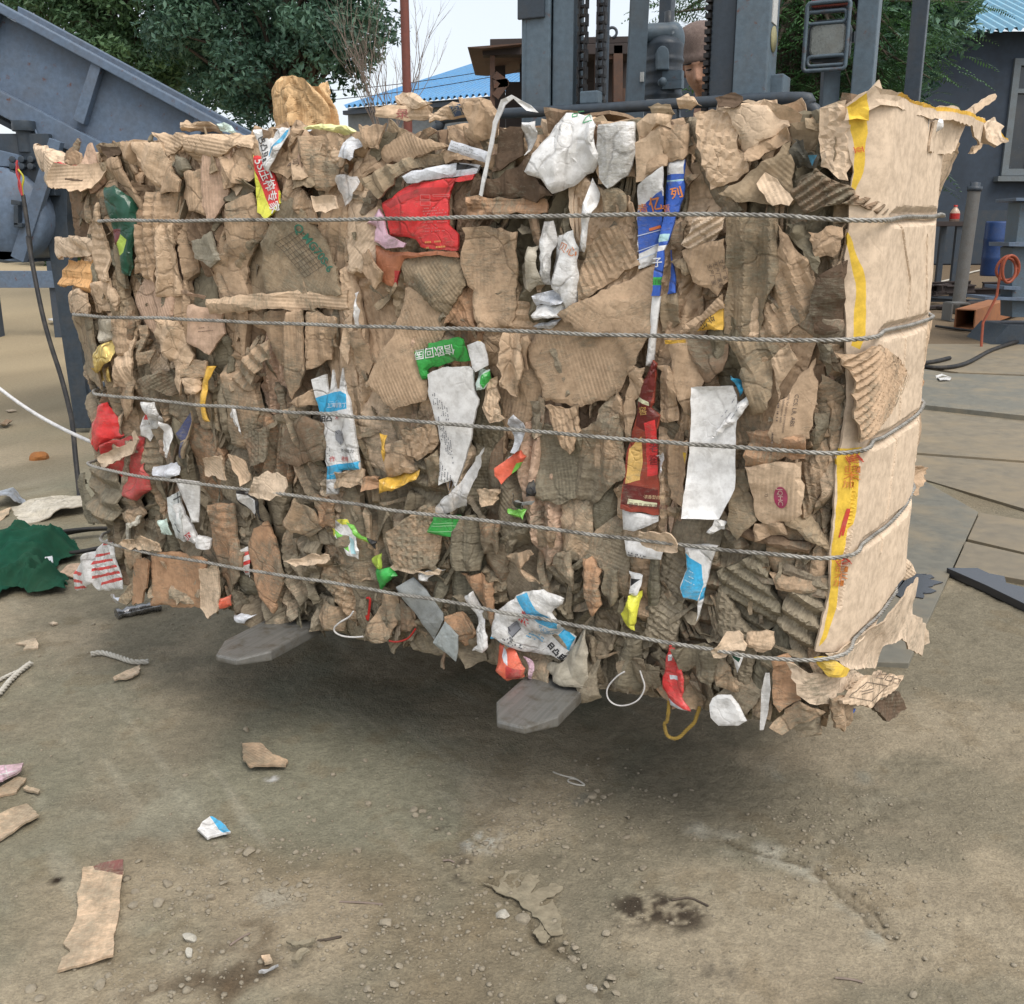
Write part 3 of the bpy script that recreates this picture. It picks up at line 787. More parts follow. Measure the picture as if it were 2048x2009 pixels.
# ================================================================== THINGS AT THE RIGHT OF THE YARD
def rights():
    zt_ = lambda y: float(terrain(0, y))
    # leaning pipe
    y = 15.0; b0 = at(*pts_of('1592,478', 'F')[0], y); b0.z = zt_(y); tp_ = at(*pts_of('1690,945', 'C')[0], y)
    t = thing('steel_pipe', 'grey steel pipe with a capped end standing slightly tilted', 'pipe', b0)
    r = .092; ax = (tp_ - b0); L = ax.length
    mb = MB(); mb.lathe([(0, 0), (r * 1.05, 0), (r, L * .1), (r * .95, L * .93)], b0, ax, 20); mb.obj('tube', M['pipe'], t)
    mb = MB(); mb.lathe([(r * .9, L * .93), (r * 1.1, L * .932), (r * 1.1, L * .965), (r * .75, L * .967), (r * .75, L * .995), (0, L)], b0, ax, 20); mb.obj('cap', M['mast_dk'], t)
    # rusty hollow square tube
    a = at(*pts_of('1628,535', 'F')[0], 13.0); b_ = at(*pts_of('1932,480', 'F')[0], 15.2)
    hs = .125; a.z = zt_(13) + hs + .03; b_.z = zt_(15.2) + hs + .05
    d = (b_ - a).normalized(); sx = d.cross(Vector((0, 0, 1))).normalized(); sz = sx.cross(d)
    mb = MB(); th = .014
    for (ox, oz, wx, wz) in ((-hs + th / 2, 0, th, 2 * hs), (hs - th / 2, 0, th, 2 * hs), (0, hs - th / 2, 2 * hs - 2 * th, th), (0, -hs + th / 2, 2 * hs - 2 * th, th)):
        mb.box((a + b_) / 2 + sx * ox + sz * oz, (wx, wz, (b_ - a).length), Matrix((sx, sz, d)).transposed())
    M['tube_rust'] = worn('light_rust', (150, 100, 66), dirt=(110, 74, 54), amt=.8, rough=.8, sc=4)
    o = link('square_tube', mb.mesh('square_tube', a, .002), M['tube_rust']); o.location = a; tag(o, 'rusty hollow square steel tube lying on the ground near the pipe', 'tube')
    # short square tube offcut at the foot of the pipe
    a = at(*pts_of('1607,495', 'F')[0], 14.0); a.z = zt_(14.0) + .13; mb = MB(); hs = .12; th = .02
    for (ox, oz, wx, wz) in ((-hs, 0, th, 2 * hs), (hs, 0, th, 2 * hs), (0, hs, 2 * hs - th, th), (0, -hs, 2 * hs - th, th)): mb.box(a + Vector((ox, .15, oz)), (wx, .3, wz))
    o = link('tube_offcut', mb.mesh('tube_offcut', a), M['pipe']); o.location = a; tag(o, 'short open square tube offcut at the foot of the tilted pipe', 'offcut')
    # steel stand cut by the right edge
    y = 12.0; b0 = at(2052, 640, y); b0.z = zt_(y)
    t = thing('steel_stand', 'grey steel column stand with welded plates at the right edge', 'stand', b0)
    def P3(txt, v, yy=y): return [at(a, b2, yy) for a, b2 in pts_of(txt, v)]
    mb = MB(); mb.prism(P3('C:1925,1050 C:2060,1050 F:2060,480 F:1880,480 F:1880,118 C:1898,1280', 'F'), (0, .3, 0)); mb.obj('column', M['mast'], t, .004)
    for txt, v in (('1862,1258 2100,1258 2100,1284 1862,1280', 'C'), ('1738,372 2100,384 2100,402 1738,388', 'F'), ('1838,318 1925,322 1925,342 1838,336', 'F'), ('1900,1028 2060,1028 2060,1046 1900,1044', 'C')):
        mb = MB(); mb.prism(P3(txt, v, y - .12), (0, .5, 0)); mb.obj('plate', M['steel'], t, .003)
    mb = MB(); mb.prism([Vector((b0.x - .5, y - .2, 0)), Vector((b0.x + .5, y - .2, 0)), Vector((b0.x + .5, y - .2, .25)), Vector((b0.x - .3, y - .2, .25))], (0, .7, 0)); mb.obj('foot', M['mast_dk'], t)
    # orange hose coil
    c = at(*pts_of('1862,232', 'F')[0], y - .35); mb = MB()
    path = [c + Vector((math.cos(a) * (.10 + .02 * math.sin(a * .37)), math.sin(a * .5) * .05, math.sin(a) * (.14 + .02 * math.cos(a * .7)))) for a in np.linspace(0, 15, 70)]
    path += [c + Vector((-.1, 0, -.3)), c + Vector((-.22, 0, -.6)), c + Vector((-.25, -.1, -.95))]
    mb.tube(path, .017, 6); o = link('hose_coil', mb.mesh('hose_coil', c), M['orange']); o.location = c; tag(o, 'orange hose coil hanging on the steel stand', 'hose')
    # blue drum
    y = 19.0; c = at(*pts_of('1793,1278', 'C')[0], y); c.z = zt_(y) + .25; k = y / FPX / 2.595
    R = 58 * k; Hh = at(*pts_of('1793,1150', 'C')[0], y).z - c.z
    mb = MB(); mb.lathe([(0, 0), (R * .95, 0), (R, .03), (R, Hh * .3), (R * 1.04, Hh * .33), (R, Hh * .36), (R, Hh * .64), (R * 1.04, Hh * .67), (R, Hh * .7), (R, Hh * .97), (R * .96, Hh), (R * .9, Hh * .97), (0, Hh * .97)], c, (0, 0, 1), 26)
    o = link('drum', mb.mesh('drum', c), M['barrel']); o.location = c; tag(o, 'blue plastic drum standing by the dark workshop wall', 'drum')
    # low dark bench with junk + bottle
    y = 18.0; a = at(*pts_of('1440,1150', 'C')[0], y); b_ = at(*pts_of('1640,1150', 'C')[0], y)
    t = thing('workbench', 'low dark workbench against the workshop wall carrying a bottle', 'bench', ((a.x + b_.x) / 2, y + .4, 0))
    mb = MB(); mb.box(((a.x + b_.x) / 2, y + .4, a.z - .04), (b_.x - a.x, .8, .08)); mb.obj('top', M['rust_dk'], t, .005)
    for x in (a.x + .08, b_.x - .08):
        for yy in (y + .08, y + .72):
            mb = MB(); mb.box((x, yy, (a.z - .08 + zt_(y)) / 2), (.09, .09, a.z - .08 - zt_(y))); mb.obj('leg', M['mast_dk'], t)
    c = at(*pts_of('1578,1150', 'C')[0], y + .3); c.z = a.z; s = 80 * y / FPX / 2.595; s2 = 24 * y / FPX / 2.595
    t = thing('plastic_bottle', 'pale plastic bottle with a red cap and label on the workbench', 'bottle', c)
    mb = MB(); mb.lathe([(0, 0), (s2, 0), (s2, s * .55), (s2 * .75, s * .7), (s2 * .35, s * .85), (s2 * .35, s * .92)], c, (0, 0, 1), 18); mb.obj('body', M['bottle'], t)
    mb = MB(); mb.lathe([(s2 * 1.03, s * .15), (s2 * 1.03, s * .5)], c, (0, 0, 1), 18); mb.obj('label', M['red_cap'], t)
    mb = MB(); mb.lathe([(s2 * .42, s * .9), (s2 * .42, s), (0, s)], c, (0, 0, 1), 14); mb.obj('cap', M['red_cap'], t)
    # scrap steel heap along the wall
    r2 = random.Random(12)
    for k in range(16):
        px = r2.uniform(1465, 1890); py = r2.uniform(85, 165); y = 16.5 + r2.uniform(-.6, 2)
        c = at(*pts_of(f'{px},{py}', 'F')[0], y); c.z = zt_(y) + .07 + .12 * (k % 3); a = r2.uniform(-.5, .5) + (1.57 if k % 5 == 0 else 0); L = r2.uniform(.35, 1.0)
        d = Vector((math.cos(a), math.sin(a), r2.uniform(-.06, .06))) * L / 2
        mb = MB(); mb.bar(c - d, c + d, .1, .02); mb.bar(c - d + Vector((0, 0, -.045)), c + d + Vector((0, 0, -.045)), .016, .09); mb.bar(c - d + Vector((0, 0, -.1)), c + d + Vector((0, 0, -.1)), .1, .02)
        o = link('steel_offcut', mb.mesh('steel_offcut', c), M['rust_dk'] if k % 3 else M['mast_dk']); o.location = c
        tag(o, ('rusty' if k % 3 else 'grey') + ' steel beam offcut ' + ('left of' if px < 1600 else 'just behind' if px < 1720 else 'right of') + ' the tilted pipe, ' + ('lowest in', 'midway up', 'topmost in')[k % 3] + ' the heap', 'offcut', 'steel offcuts heaped along the workshop wall')
    # flat bars on the ground
    for txt, lab in (('1520,215 1705,192', 'thin flat steel bar lying beyond the tilted pipe'), ('1450,285 1755,245', 'long flat steel bar lying left of the orange hose'), ('1690,205 1815,210', 'short flat bar lying below the scrap heap')):
        q = pts_of(txt, 'F'); a = gnd(*q[0], 0); b_ = gnd(*q[1], 0); a = at(*q[0], 15.5); b_ = at(*q[1], 16.2); a.z = zt_(15.5) + .04; b_.z = zt_(16.2) + .05
        mb = MB(); mb.bar(a, b_, .12, .035); o = link('steel_bar', mb.mesh('steel_bar', a), M['rust_dk']); o.location = a; tag(o, lab, 'bar')
    # cables on the plates
    for txt, r, mt, lab in (('1405,415 1480,385 1560,368 1700,335 1880,330', .02, 'rope_pale', 'pale cable lying across the yard past the pipe'),
                            ('1480,552 1620,566 1780,580 1960,594', .018, 'black', 'black cable lying straight in front of the rusty square tube'),
                            ('1380,735 1510,745 1640,722 1780,650 1960,600', .022, 'black', 'thick black cable curving across the steel plate'),
                            ('1390,724 1480,712 1555,694', .022, 'black', 'short black cable end near the bale corner'),
                            ('1820,540 1880,560 1960,585', .03, 'pipe', 'grey hose end right of the rusty square tube'),
                            ('1400,414 1460,410 1520,408', .016, 'black', 'dark cable stub behind the bale edge')):
        q = [gnd(a2, b2, .045) for a2, b2 in pts_of(txt, 'F')]
        for v in q: v.z = max(.05, float(terrain(0, v.y)) + .03)
        mb = MB(); mb.tube(smooth(q, 5), r, 6); o = link('cable', mb.mesh('cable', q[0]), M[mt]); o.location = q[0]; tag(o, lab, 'cable')
rights()

# ================================================================== THE BALE
PR = np.array([0.585, 1.75]); DL = np.array([-0.8957, 0.4446]); DB = np.array([0.4446, 0.8957])   # along the front (leftwards), into the depth
plan = [(1.7, 2.62), (1.4, 2.50), (1.2, 2.42), (1.04, 2.365), (0.975, 2.33), (0.925, 2.25), (0.84, 2.12), (0.70, 1.925), (0.60, 1.775)]
plan += [tuple(PR + DL * s) for s in (0.03, 0.06, 0.2, 0.6, 1.0, 1.4, 1.72)]
plan += [tuple(PR + DL * 1.85 + DB * 0.02), tuple(PR + DL * 1.98 + DB * .07), tuple(PR + DL * 2.3 + DB * .25)]
plan = np.array(plan)
_s = np.concatenate([[0], np.cumsum(np.hypot(*np.diff(plan, axis=0).T))])
_t = np.arange(0, _s[-1], 0.004)
_px = np.interp(_t, _s, plan[:, 0]); _py = np.interp(_t, _s, plan[:, 1])
_k = np.exp(-np.linspace(-2.2, 2.2, 17) ** 2); _k /= _k.sum()
_px = np.convolve(np.pad(_px, 8, 'edge'), _k, 'valid'); _py = np.convolve(np.pad(_py, 8, 'edge'), _k, 'valid')
A0 = _t[np.argmin(np.hypot(_px - PR[0], _py - PR[1]))]
CA = _t - A0                                   # arc coordinate, 0 at the front right corner, + to the left
_tx = np.gradient(_px); _ty = np.gradient(_py); _l = np.hypot(_tx, _ty)
NXc, NYc = -_ty / _l, _tx / _l                 # outward normal
if NYc[len(NYc) // 2] > 0: NXc, NYc = -NXc, -NYc
_kn = np.exp(-np.linspace(-2.2, 2.2, 25) ** 2); _kn /= _kn.sum()
NXc = np.convolve(np.pad(NXc, 12, 'edge'), _kn, 'valid'); NYc = np.convolve(np.pad(NYc, 12, 'edge'), _kn, 'valid')
RATIO = _px / _py
def px2az(q):
    """photo pixels -> (arc, height) on the bale's outer surface"""
    xc = (q[:, 0] - 1024.0) / FPX; yc = (1004.5 - q[:, 1]) / FPX
    dy = CP + yc * SP; dz = -SP + yc * CP
    o = np.argsort(RATIO)
    a = np.interp(xc / dy, RATIO[o], CA[o])
    y = np.interp(a, CA, _py)
    return np.stack([a, H + dz * y / dy], 1)
def surf(a, z, off):
    x = np.interp(a, CA, _px); y = np.interp(a, CA, _py); nx_ = np.interp(a, CA, NXc); ny_ = np.interp(a, CA, NYc)
    return np.stack([x + nx_ * off, y + ny_ * off, z + 0 * a], -1)
def az(txt, v): return px2az(pts_of(txt, v))

ROPES_PX = ['A:575,1228 A:1000,1228 A:1500,1226 A:1941,1226 B:500,1218 B:1000,1210 B:1450,1203 B:1941,1196 C:400,1112 C:660,1122 C:850,1140 C:1010,1152 C:1040,1142 C:1200,1126 C:1455,1120',
            'D:470,490 D:800,505 D:1300,525 D:1941,546 E:600,562 E:1200,580 E:1941,606 F:400,574 F:800,585 F:965,578 F:1100,555 F:1250,522 F:1395,470',
            'D:560,912 D:800,940 D:1200,982 D:1600,1012 D:1941,1034 E:500,1062 E:1000,1104 E:1500,1142 E:1941,1176 F:300,1115 F:600,1136 F:880,1156 F:960,1140 F:1150,1080 F:1300,980 F:1378,880',
            'D:545,1285 D:700,1338 D:900,1375 D:1200,1415 D:1500,1450 D:1941,1508 H:300,284 H:700,328 H:1200,388 H:1770,462 I:250,462 I:500,490 I:850,518 I:900,505 I:1080,430 I:1230,310 I:1300,200 I:1322,130',
            'G:610,450 G:720,500 G:900,540 G:1150,580 G:1600,660 G:1941,708 H:400,745 H:800,812 H:1300,905 H:1840,1000 I:100,955 I:350,985 I:600,1030 I:720,1042 I:850,1015 I:980,960 I:1100,850 I:1200,715']
ROPES = [az(t, 'A') for t in ROPES_PX]
_rs = [(r[np.argsort(r[:, 0])]) for r in ROPES]
def rope_dist(a, z):
    d = np.full(np.shape(a), 9.0)
    for r in _rs: d = np.minimum(d, np.abs(z - np.interp(a, r[:, 0], r[:, 1])))
    return d
R_OFF = 0.052
def roff(a): return R_OFF - .018 * sm(.01, -.10, a) - .016 * sm(-.38, -.64, a)
def pinch(a, z, off, over=False):
    d = rope_dist(a, z)
    if over: return off
    cap = roff(a) - 0.007 + np.clip(d - 0.006, 0, 1) * 0.9
    return np.where(off > cap, cap + 0.0, off)

KR = {'k1': (166, 138, 107), 'k2': (184, 156, 124), 'k3': (128, 104, 80), 'k4': (146, 126, 98), 'k5': (166, 126, 90), 'k6': (180, 148, 122), 'kl': (196, 170, 140), 'kw': (187, 165, 139),
      'kd': (88, 72, 58), 'mud': (112, 104, 86), 'or': (196, 150, 96), 'bag': (186, 154, 112), 'cop': (158, 98, 66),
      'wh': (222, 225, 234), 'gw': (184, 188, 198), 'bw': (198, 208, 222), 'lav': (206, 204, 218), 'gy': (120, 124, 124), 'lg': (142, 150, 152), 'cl': (168, 160, 144),
      'red': (196, 36, 38), 'rd2': (166, 44, 44), 'org': (222, 84, 54), 'pink': (214, 160, 178), 'tab': (206, 80, 82), 'mar': (92, 26, 22), 'rbr': (134, 52, 34), 'gold': (222, 160, 84), 'crm': (224, 206, 160),
      'blu': (34, 82, 172), 'cy': (20, 152, 208), 'nav': (56, 62, 98), 'lbl': (150, 190, 226),
      'grn': (44, 150, 62), 'dgr': (24, 70, 54), 'ygr': (150, 176, 58), 'lgr': (112, 184, 68), 'teal': (176, 200, 188), 'pt': (190, 206, 206),
      'yel': (232, 212, 36), 'must': (206, 156, 44), 'tape': (224, 164, 34), 'gfo': (190, 164, 92), 'bk': (32, 32, 34), 'pyl': (224, 200, 128), 'dbag': (176, 172, 160)}
GAIN = 1.46
KRAFT = ('k1', 'k2', 'k3', 'k4', 'k5', 'k6', 'kl', 'kw')
def kc(n):
    c = np.array(lin(KR[n])) * GAIN
    c = c * .78 + c.mean() * .22 if n in KRAFT else c * .90 + c.mean() * .10
    return np.minimum(c, 0.80)

def mixf(nt, f, v):
    # 1 where the mask is off, v where it is on
    return mth(nt, 'ADD', mth(nt, 'MULTIPLY', f, v), mth(nt, 'SUBTRACT', 1.0, f))
# ---- the shader of everything pressed into the bale
def sheet_mat(name, flute=0.35, rough=0.85, spec=0.2, mudamt=1.0, alpha=None, metal=0.0, fib=1.0, wrinkle=1.0):
    m, nt, p = base_mat(name)
    at_ = N(nt, 'ShaderNodeAttribute', attribute_name='Col')
    uv = N(nt, 'ShaderNodeAttribute', attribute_name='UVMap').outputs['Vector']
    P = pos(nt)
    fibn = noise(nt, scalev(nt, uv, (35, 150, 1)), 1.0, 5, 0.65)
    c = mixc(nt, ramp(nt, fibn, 0.3, 0.75), tuple(1 - .09 * fib for _ in range(3)), tuple(1 + .07 * fib for _ in range(3)))
    c = mixc(nt, 1.0, at_.outputs['Color'], c, 'MULTIPLY')
    blot = ramp(nt, noise(nt, P, 9, 5, 0.6), 0.3, 0.7)
    c = mixc(nt, 1.0, c, mixc(nt, blot, (0.92, 0.915, 0.91), (1.05, 1.045, 1.04)), 'MULTIPLY')
    # dried mud, more where the piece's own mud value is high
    n1 = noise(nt, P, 13, 8, 0.72); n2 = noise(nt, scalev(nt, uv, (60, 200, 1)), 1.0, 5, 0.7)
    nn = mth(nt, 'ADD', mth(nt, 'MULTIPLY', n1, 0.65), mth(nt, 'MULTIPLY', n2, 0.35))
    szp = nt.nodes.new('ShaderNodeSeparateXYZ'); nt.links.new(P, szp.inputs[0])
    low = ramp(nt, szp.outputs[2], 1.15, 0.45, 0.0, 0.07)      # splashed mud reaches up the lower half of the bale
    thr = mth(nt, 'ADD', mth(nt, 'ADD', nn, low), mth(nt, 'MULTIPLY', at_.outputs['Alpha'], 0.32))
    mf = mth(nt, 'MULTIPLY', ramp(nt, thr, 0.58, 0.71), 0.82 * mudamt)
    c = mixc(nt, mf, c, mixc(nt, ramp(nt, n2, .35, .65), lin((96, 93, 82)), lin((146, 140, 122))))
    p.inputs['Roughness'].default_value = rough
    p.inputs['Specular IOR Level'].default_value = spec
    p.inputs['Metallic'].default_value = metal
    if not metal and rough < 0.6: nt.links.new(ramp(nt, mf, 0, .5, rough, 0.9), p.inputs['Roughness'])
    sx = nt.nodes.new('ShaderNodeSeparateXYZ'); nt.links.new(uv, sx.inputs[0])
    wv = mth(nt, 'SINE', mth(nt, 'MULTIPLY', sx.outputs[0], 2 * math.pi / 0.0078))
    wm = ramp(nt, noise(nt, P, 7, 3), 0.42, 0.62)
    # fold and wrinkle network: warped cell edges, drawn as fine valleys
    wz = N(nt, 'ShaderNodeTexNoise', Scale=14.0, Detail=3.0); nt.links.new(P, wz.inputs['Vector'])
    va = nt.nodes.new('ShaderNodeVectorMath'); va.operation = 'SCALE'; va.inputs['Scale'].default_value = 0.05; nt.links.new(wz.outputs['Color'], va.inputs[0])
    vb = nt.nodes.new('ShaderNodeVectorMath'); vb.operation = 'ADD'; nt.links.new(P, vb.inputs[0]); nt.links.new(va.outputs[0], vb.inputs[1])
    hs = []
    for sc_, wd in ((13.0, .05), (34.0, .07)):
        vo = N(nt, 'ShaderNodeTexVoronoi', Scale=sc_, feature='DISTANCE_TO_EDGE'); nt.links.new(vb.outputs[0], vo.inputs['Vector'])
        hs.append(mixf(nt, ramp(nt, noise(nt, P, 4.5 + sc_ * .1, 3), .42, .58), ramp(nt, vo.outputs['Distance'], 0, wd)))
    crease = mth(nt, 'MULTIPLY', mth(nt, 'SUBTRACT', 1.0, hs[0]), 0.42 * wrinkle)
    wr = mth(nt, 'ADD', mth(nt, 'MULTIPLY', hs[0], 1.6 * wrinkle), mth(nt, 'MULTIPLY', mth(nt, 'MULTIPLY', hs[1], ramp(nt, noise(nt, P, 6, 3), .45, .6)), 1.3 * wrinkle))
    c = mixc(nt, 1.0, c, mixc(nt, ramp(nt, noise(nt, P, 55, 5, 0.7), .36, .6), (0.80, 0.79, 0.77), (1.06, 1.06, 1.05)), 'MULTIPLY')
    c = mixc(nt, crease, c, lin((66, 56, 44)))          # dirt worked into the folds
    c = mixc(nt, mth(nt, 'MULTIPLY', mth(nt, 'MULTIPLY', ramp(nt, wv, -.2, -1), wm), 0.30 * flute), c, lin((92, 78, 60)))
    nt.links.new(c, p.inputs['Base Color'])
    h = mth(nt, 'ADD', mth(nt, 'MULTIPLY', mth(nt, 'MULTIPLY', wv, wm), flute * 1.1), mth(nt, 'MULTIPLY', fibn, 0.5 * fib))
    h = mth(nt, 'ADD', h, wr)
    h = mth(nt, 'ADD', h, mth(nt, 'MULTIPLY', noise(nt, P, 150, 4, 0.7), 0.6 * fib))
    h = mth(nt, 'ADD', h, mth(nt, 'MULTIPLY', mf, 1.4))
    bump(nt, h, 0.7, 0.0016, p)
    if alpha:
        tr = nt.nodes.new('ShaderNodeBsdfTransparent'); ms = nt.nodes.new('ShaderNodeMixShader')
        nt.links.new(ramp(nt, noise(nt, P, 30, 4), .3, .7, alpha[0], alpha[1]), ms.inputs[0])
        nt.links.new(tr.outputs[0], ms.inputs[1]); nt.links.new(p.outputs[0], ms.inputs[2]); nt.links.new(ms.outputs[0], nt.nodes['Material Output'].inputs['Surface'])
    return m
M['card'] = sheet_mat('cardboard')
M['print'] = sheet_mat('printed_board', 0.05, 0.42, 0.45, 0.7, fib=0.25)
M['film'] = sheet_mat('plastic_film', 0.0, 0.28, 0.5, 0.5, fib=0.3)
M['clear'] = sheet_mat('clear_film', 0.0, 0.25, 0.5, 0.3, alpha=(0.35, 0.8), fib=0.3)
M['foilp'] = sheet_mat('metal_foil', 0.0, 0.3, 0.5, 0.2, metal=0.8, fib=0.3)
M['plain'] = sheet_mat('coated_sheet', 0.0, 0.45, 0.4, 0.35, fib=0.2, wrinkle=0.25)
M['flatcard'] = sheet_mat('flat_cardboard', 0.3, 0.85, 0.2, 0.8, wrinkle=0.25, fib=.8)
M['wrap'] = sheet_mat('clean_board', 0.06, 0.8, 0.2, 0.12, fib=0.05, wrinkle=0.12)

def resample(poly, step, jag, rng, closed=True):
    out_ = []; n = len(poly)
    for i in range(n):
        a, b_ = poly[i], poly[(i + 1) % n]; L = np.hypot(*(b_ - a)); k = max(1, int(round(L / step)))
        nr = np.array([-(b_ - a)[1], (b_ - a)[0]]) / (L + 1e-9)
        w0 = 0.0
        for j in range(k):
            p_ = a + (b_ - a) * (j / k)
            if jag and j: w0 = w0 * .55 + rng.normal() * jag; p_ = p_ + nr * w0
            out_.append(p_)
    return np.array(out_)
def inside(P_, poly):
    x, y = P_[:, 0], P_[:, 1]; r = np.zeros(len(P_), bool); n = len(poly); j = n - 1
    for i in range(n):
        xi, yi = poly[i]; xj, yj = poly[j]
        c = ((yi > y) != (yj > y)) & (x < (xj - xi) * (y - yi) / (yj - yi + 1e-15) + xi)
        r ^= c; j = i
    return r
def pdist(P_, poly, closed=True):
    q = np.concatenate([poly, poly[:1]]) if closed else poly
    return dseg(P_[:, 0], P_[:, 1], [tuple(v) for v in q])
def spine(poly):
    c = poly - poly.mean(0); u, s, v = np.linalg.svd(c, full_matrices=False); return math.degrees(math.atan2(v[0][0], v[0][1]))

class Sheet:
    """one crumpled sheet: outline in (arc, height), relief from fold lines, optional printed areas"""
    def __init__(s, poly, base, kind='card', ang=None, col='k1', mud=0.3, tuck=0.005, amp=0.011, ncr=4, slope=0.2, jag=0.0022, wash=0.0012, rib=0.0, tilt=0.05, h=0.0075, th=0.006, seed=0, over=False, place=None, fb=0.0011, curl=0.0, allt=0.05, fall=.004, acc=0.0):
        s.acc = acc
        s.allt = allt; s.fall = fall
        s.rng = np.random.default_rng(seed + 1000); r = s.rng
        s.poly0 = poly; s.base = base; s.kind = kind; s.col = col; s.mud = mud; s.seed = seed; s.over = over; s.th = th; s.place = place
        s.tuck, s.amp, s.wash, s.rib, s.fb, s.curl = tuck, amp, wash, rib, fb, curl
        s.ang = math.radians(spine(poly) if ang is None else ang)
        s.h = h; s.c = poly.mean(0); s.jag = jag
        s.size = max(np.ptp(poly[:, 0]), np.ptp(poly[:, 1]))
        lo, hi = poly.min(0), poly.max(0)
        s.cr = []
        for k in range(ncr):
            p_ = lo + (hi - lo) * r.uniform(.1, .9, 2); t = s.ang + r.normal() * .9 if k % 2 else s.ang + r.normal() * .25
            s.cr.append((p_, np.array([math.cos(t), -math.sin(t)]), r.choice([-1, 1]) * slope * r.uniform(.4, 1.2)))
        s.tl = r.normal(size=2) * tilt
        s.td = r.normal(size=2); s.td /= np.hypot(*s.td) + 1e-9; s.r0 = s.size / 2
        s.wp = r.uniform(.016, .03); s.per = r.uniform(.022, .055)
        s.outline = resample(poly, 0.011 if s.size > .06 else .007, jag, r)
        s.mean = 0.0
        g = s._raw(s.outline); s.mean = float(np.mean(g))
    def _raw(s, P_):
        q = P_ - s.c; v = q @ s.tl
        for (p_, d, k) in s.cr: v = v + k * np.abs((P_ - p_) @ d)
        return v
    def off(s, P_):
        v = s._raw(P_) - s.mean
        v = s.amp * np.tanh(v / max(s.amp, 1e-5))
        q = P_ - s.c; ca, sa = math.cos(s.ang), math.sin(s.ang)
        u = q[:, 0] * ca - q[:, 1] * sa; w_ = q[:, 0] * sa + q[:, 1] * ca
        v = v + s.fb * fbm(P_[:, 0] * 16, P_[:, 1] * 16, s.seed, 3)
        if s.wash: v = v + s.wash * np.sin(w_ / s.wp * 6.283 + 3 * vn(u * 12, w_ * 5, s.seed + 5)) * sm(-.2, .6, vn(u * 9, w_ * 9, s.seed + 7))
        if s.acc:
            ph = (u + .35 * s.per * vn(w_ * 7, u * 2, s.seed + 11)) / s.per
            v = v + s.acc * s.per * (np.abs(2 * (ph - np.floor(ph + .5))) - .5) * sm(-.5, .2, vn(u * 6, w_ * 4, s.seed + 13))
        if s.rib: v = v + s.rib * np.sin(u / 0.0125 * 6.283 + vn(u * 20, w_ * 10, s.seed))
        d = pdist(P_, s.outline)
        v = v - s.tuck * np.exp(-d / s.fall) * np.maximum(np.clip(.35 + .9 * (q @ s.td) / s.r0, 0.05, 1.2), s.allt)
        if s.curl: v = v + s.curl * np.exp(-d / .02) * sm(-.3, .5, vn(P_[:, 0] * 9, P_[:, 1] * 9, s.seed + 3))
        v = v + s.base
        if s.place is None: v = pinch(P_[:, 0], P_[:, 1], v, s.over)
        return v
    def world(s, P_, extra=0.0):
        o = s.off(P_) + extra
        if s.place is not None: return s.place(P_, o)
        return surf(P_[:, 0], P_[:, 1], o)
    def mesh(s, regions=()):
        r = s.rng; h = s.h
        loops = [s.outline] + [resample(q, .012, .0006, r) for q, c_ in regions]
        loops = [L if np.sum(L[:, 0] * np.roll(L[:, 1], -1) - np.roll(L[:, 0], -1) * L[:, 1]) > 0 else L[::-1] for L in loops]
        lo, hi = s.outline.min(0), s.outline.max(0)
        gx_, gy_ = np.meshgrid(np.arange(lo[0], hi[0], h), np.arange(lo[1], hi[1], h * .9))
        gx_ = gx_ + (np.arange(gx_.shape[0]) % 2)[:, None] * h / 2
        g = np.stack([gx_.ravel(), gy_.ravel()], 1) + r.uniform(-.2, .2, (gx_.size, 2)) * h
        if len(g): g = g[inside(g, s.outline)]
        for L in loops:
            if len(g): g = g[pdist(g, L) > h * .45]
        # fold lines become mesh edges so that the folds stay crisp
        chains = []
        for (p_, d_, k_) in s.cr:
            t_ = np.arange(-s.size, s.size, h * .9); q = p_ + np.array([-d_[1], d_[0]]) * t_[:, None]
            ins = inside(q, s.outline) & (np.min([pdist(q, L) for L in loops], 0) > h * .4)
            for c_ in chains:
                for cq in c_: ins &= np.hypot(q[:, 0] - cq[0], q[:, 1] - cq[1]) > h * .5
            run = []
            for ok, v_ in zip(ins, q):
                if ok: run.append(v_)
                else:
                    if len(run) > 1: chains.append(np.array(run))
                    run = []
            if len(run) > 1: chains.append(np.array(run))
        if chains and len(g):
            cp_ = np.concatenate(chains); dm = np.full(len(g), 9.)
            for v_ in cp_: dm = np.minimum(dm, np.hypot(g[:, 0] - v_[0], g[:, 1] - v_[1]))
            g = g[dm > h * .45]
        pts = np.concatenate(loops + chains + ([g] if len(g) else []))
        edges = []; faces = []; b = 0
        k0 = sum(len(L) for L in loops)
        for c_ in chains:
            edges += [(k0 + i, k0 + i + 1) for i in range(len(c_) - 1)]; k0 += len(c_)
        for L in loops:
            faces.append(list(range(b, b + len(L)))); b += len(L)
        res = delaunay_2d_cdt([Vector(p_) for p_ in pts.tolist()], edges, faces, 1, 1e-6)
        V2 = np.array([tuple(v) for v in res[0]]); T = [list(f) for f in res[2]]; OF = res[5]
        sel = [(f, o) for f, o in zip(T, OF) if len(f) == 3 and (0 in o)]
        T = np.array([f for f, o in sel], int).reshape(-1, 3)
        fc = np.array([max(o) for f, o in sel])
        # orient towards the viewer (a runs leftwards in the picture)
        ar = (V2[T[:, 1], 0] - V2[T[:, 0], 0]) * (V2[T[:, 2], 1] - V2[T[:, 0], 1]) - (V2[T[:, 2], 0] - V2[T[:, 0], 0]) * (V2[T[:, 1], 1] - V2[T[:, 0], 1])
        T[ar > 0] = T[ar > 0][:, ::-1]
        cols = [kc(s.col)] + [kc(c_) for q, c_ in regions]
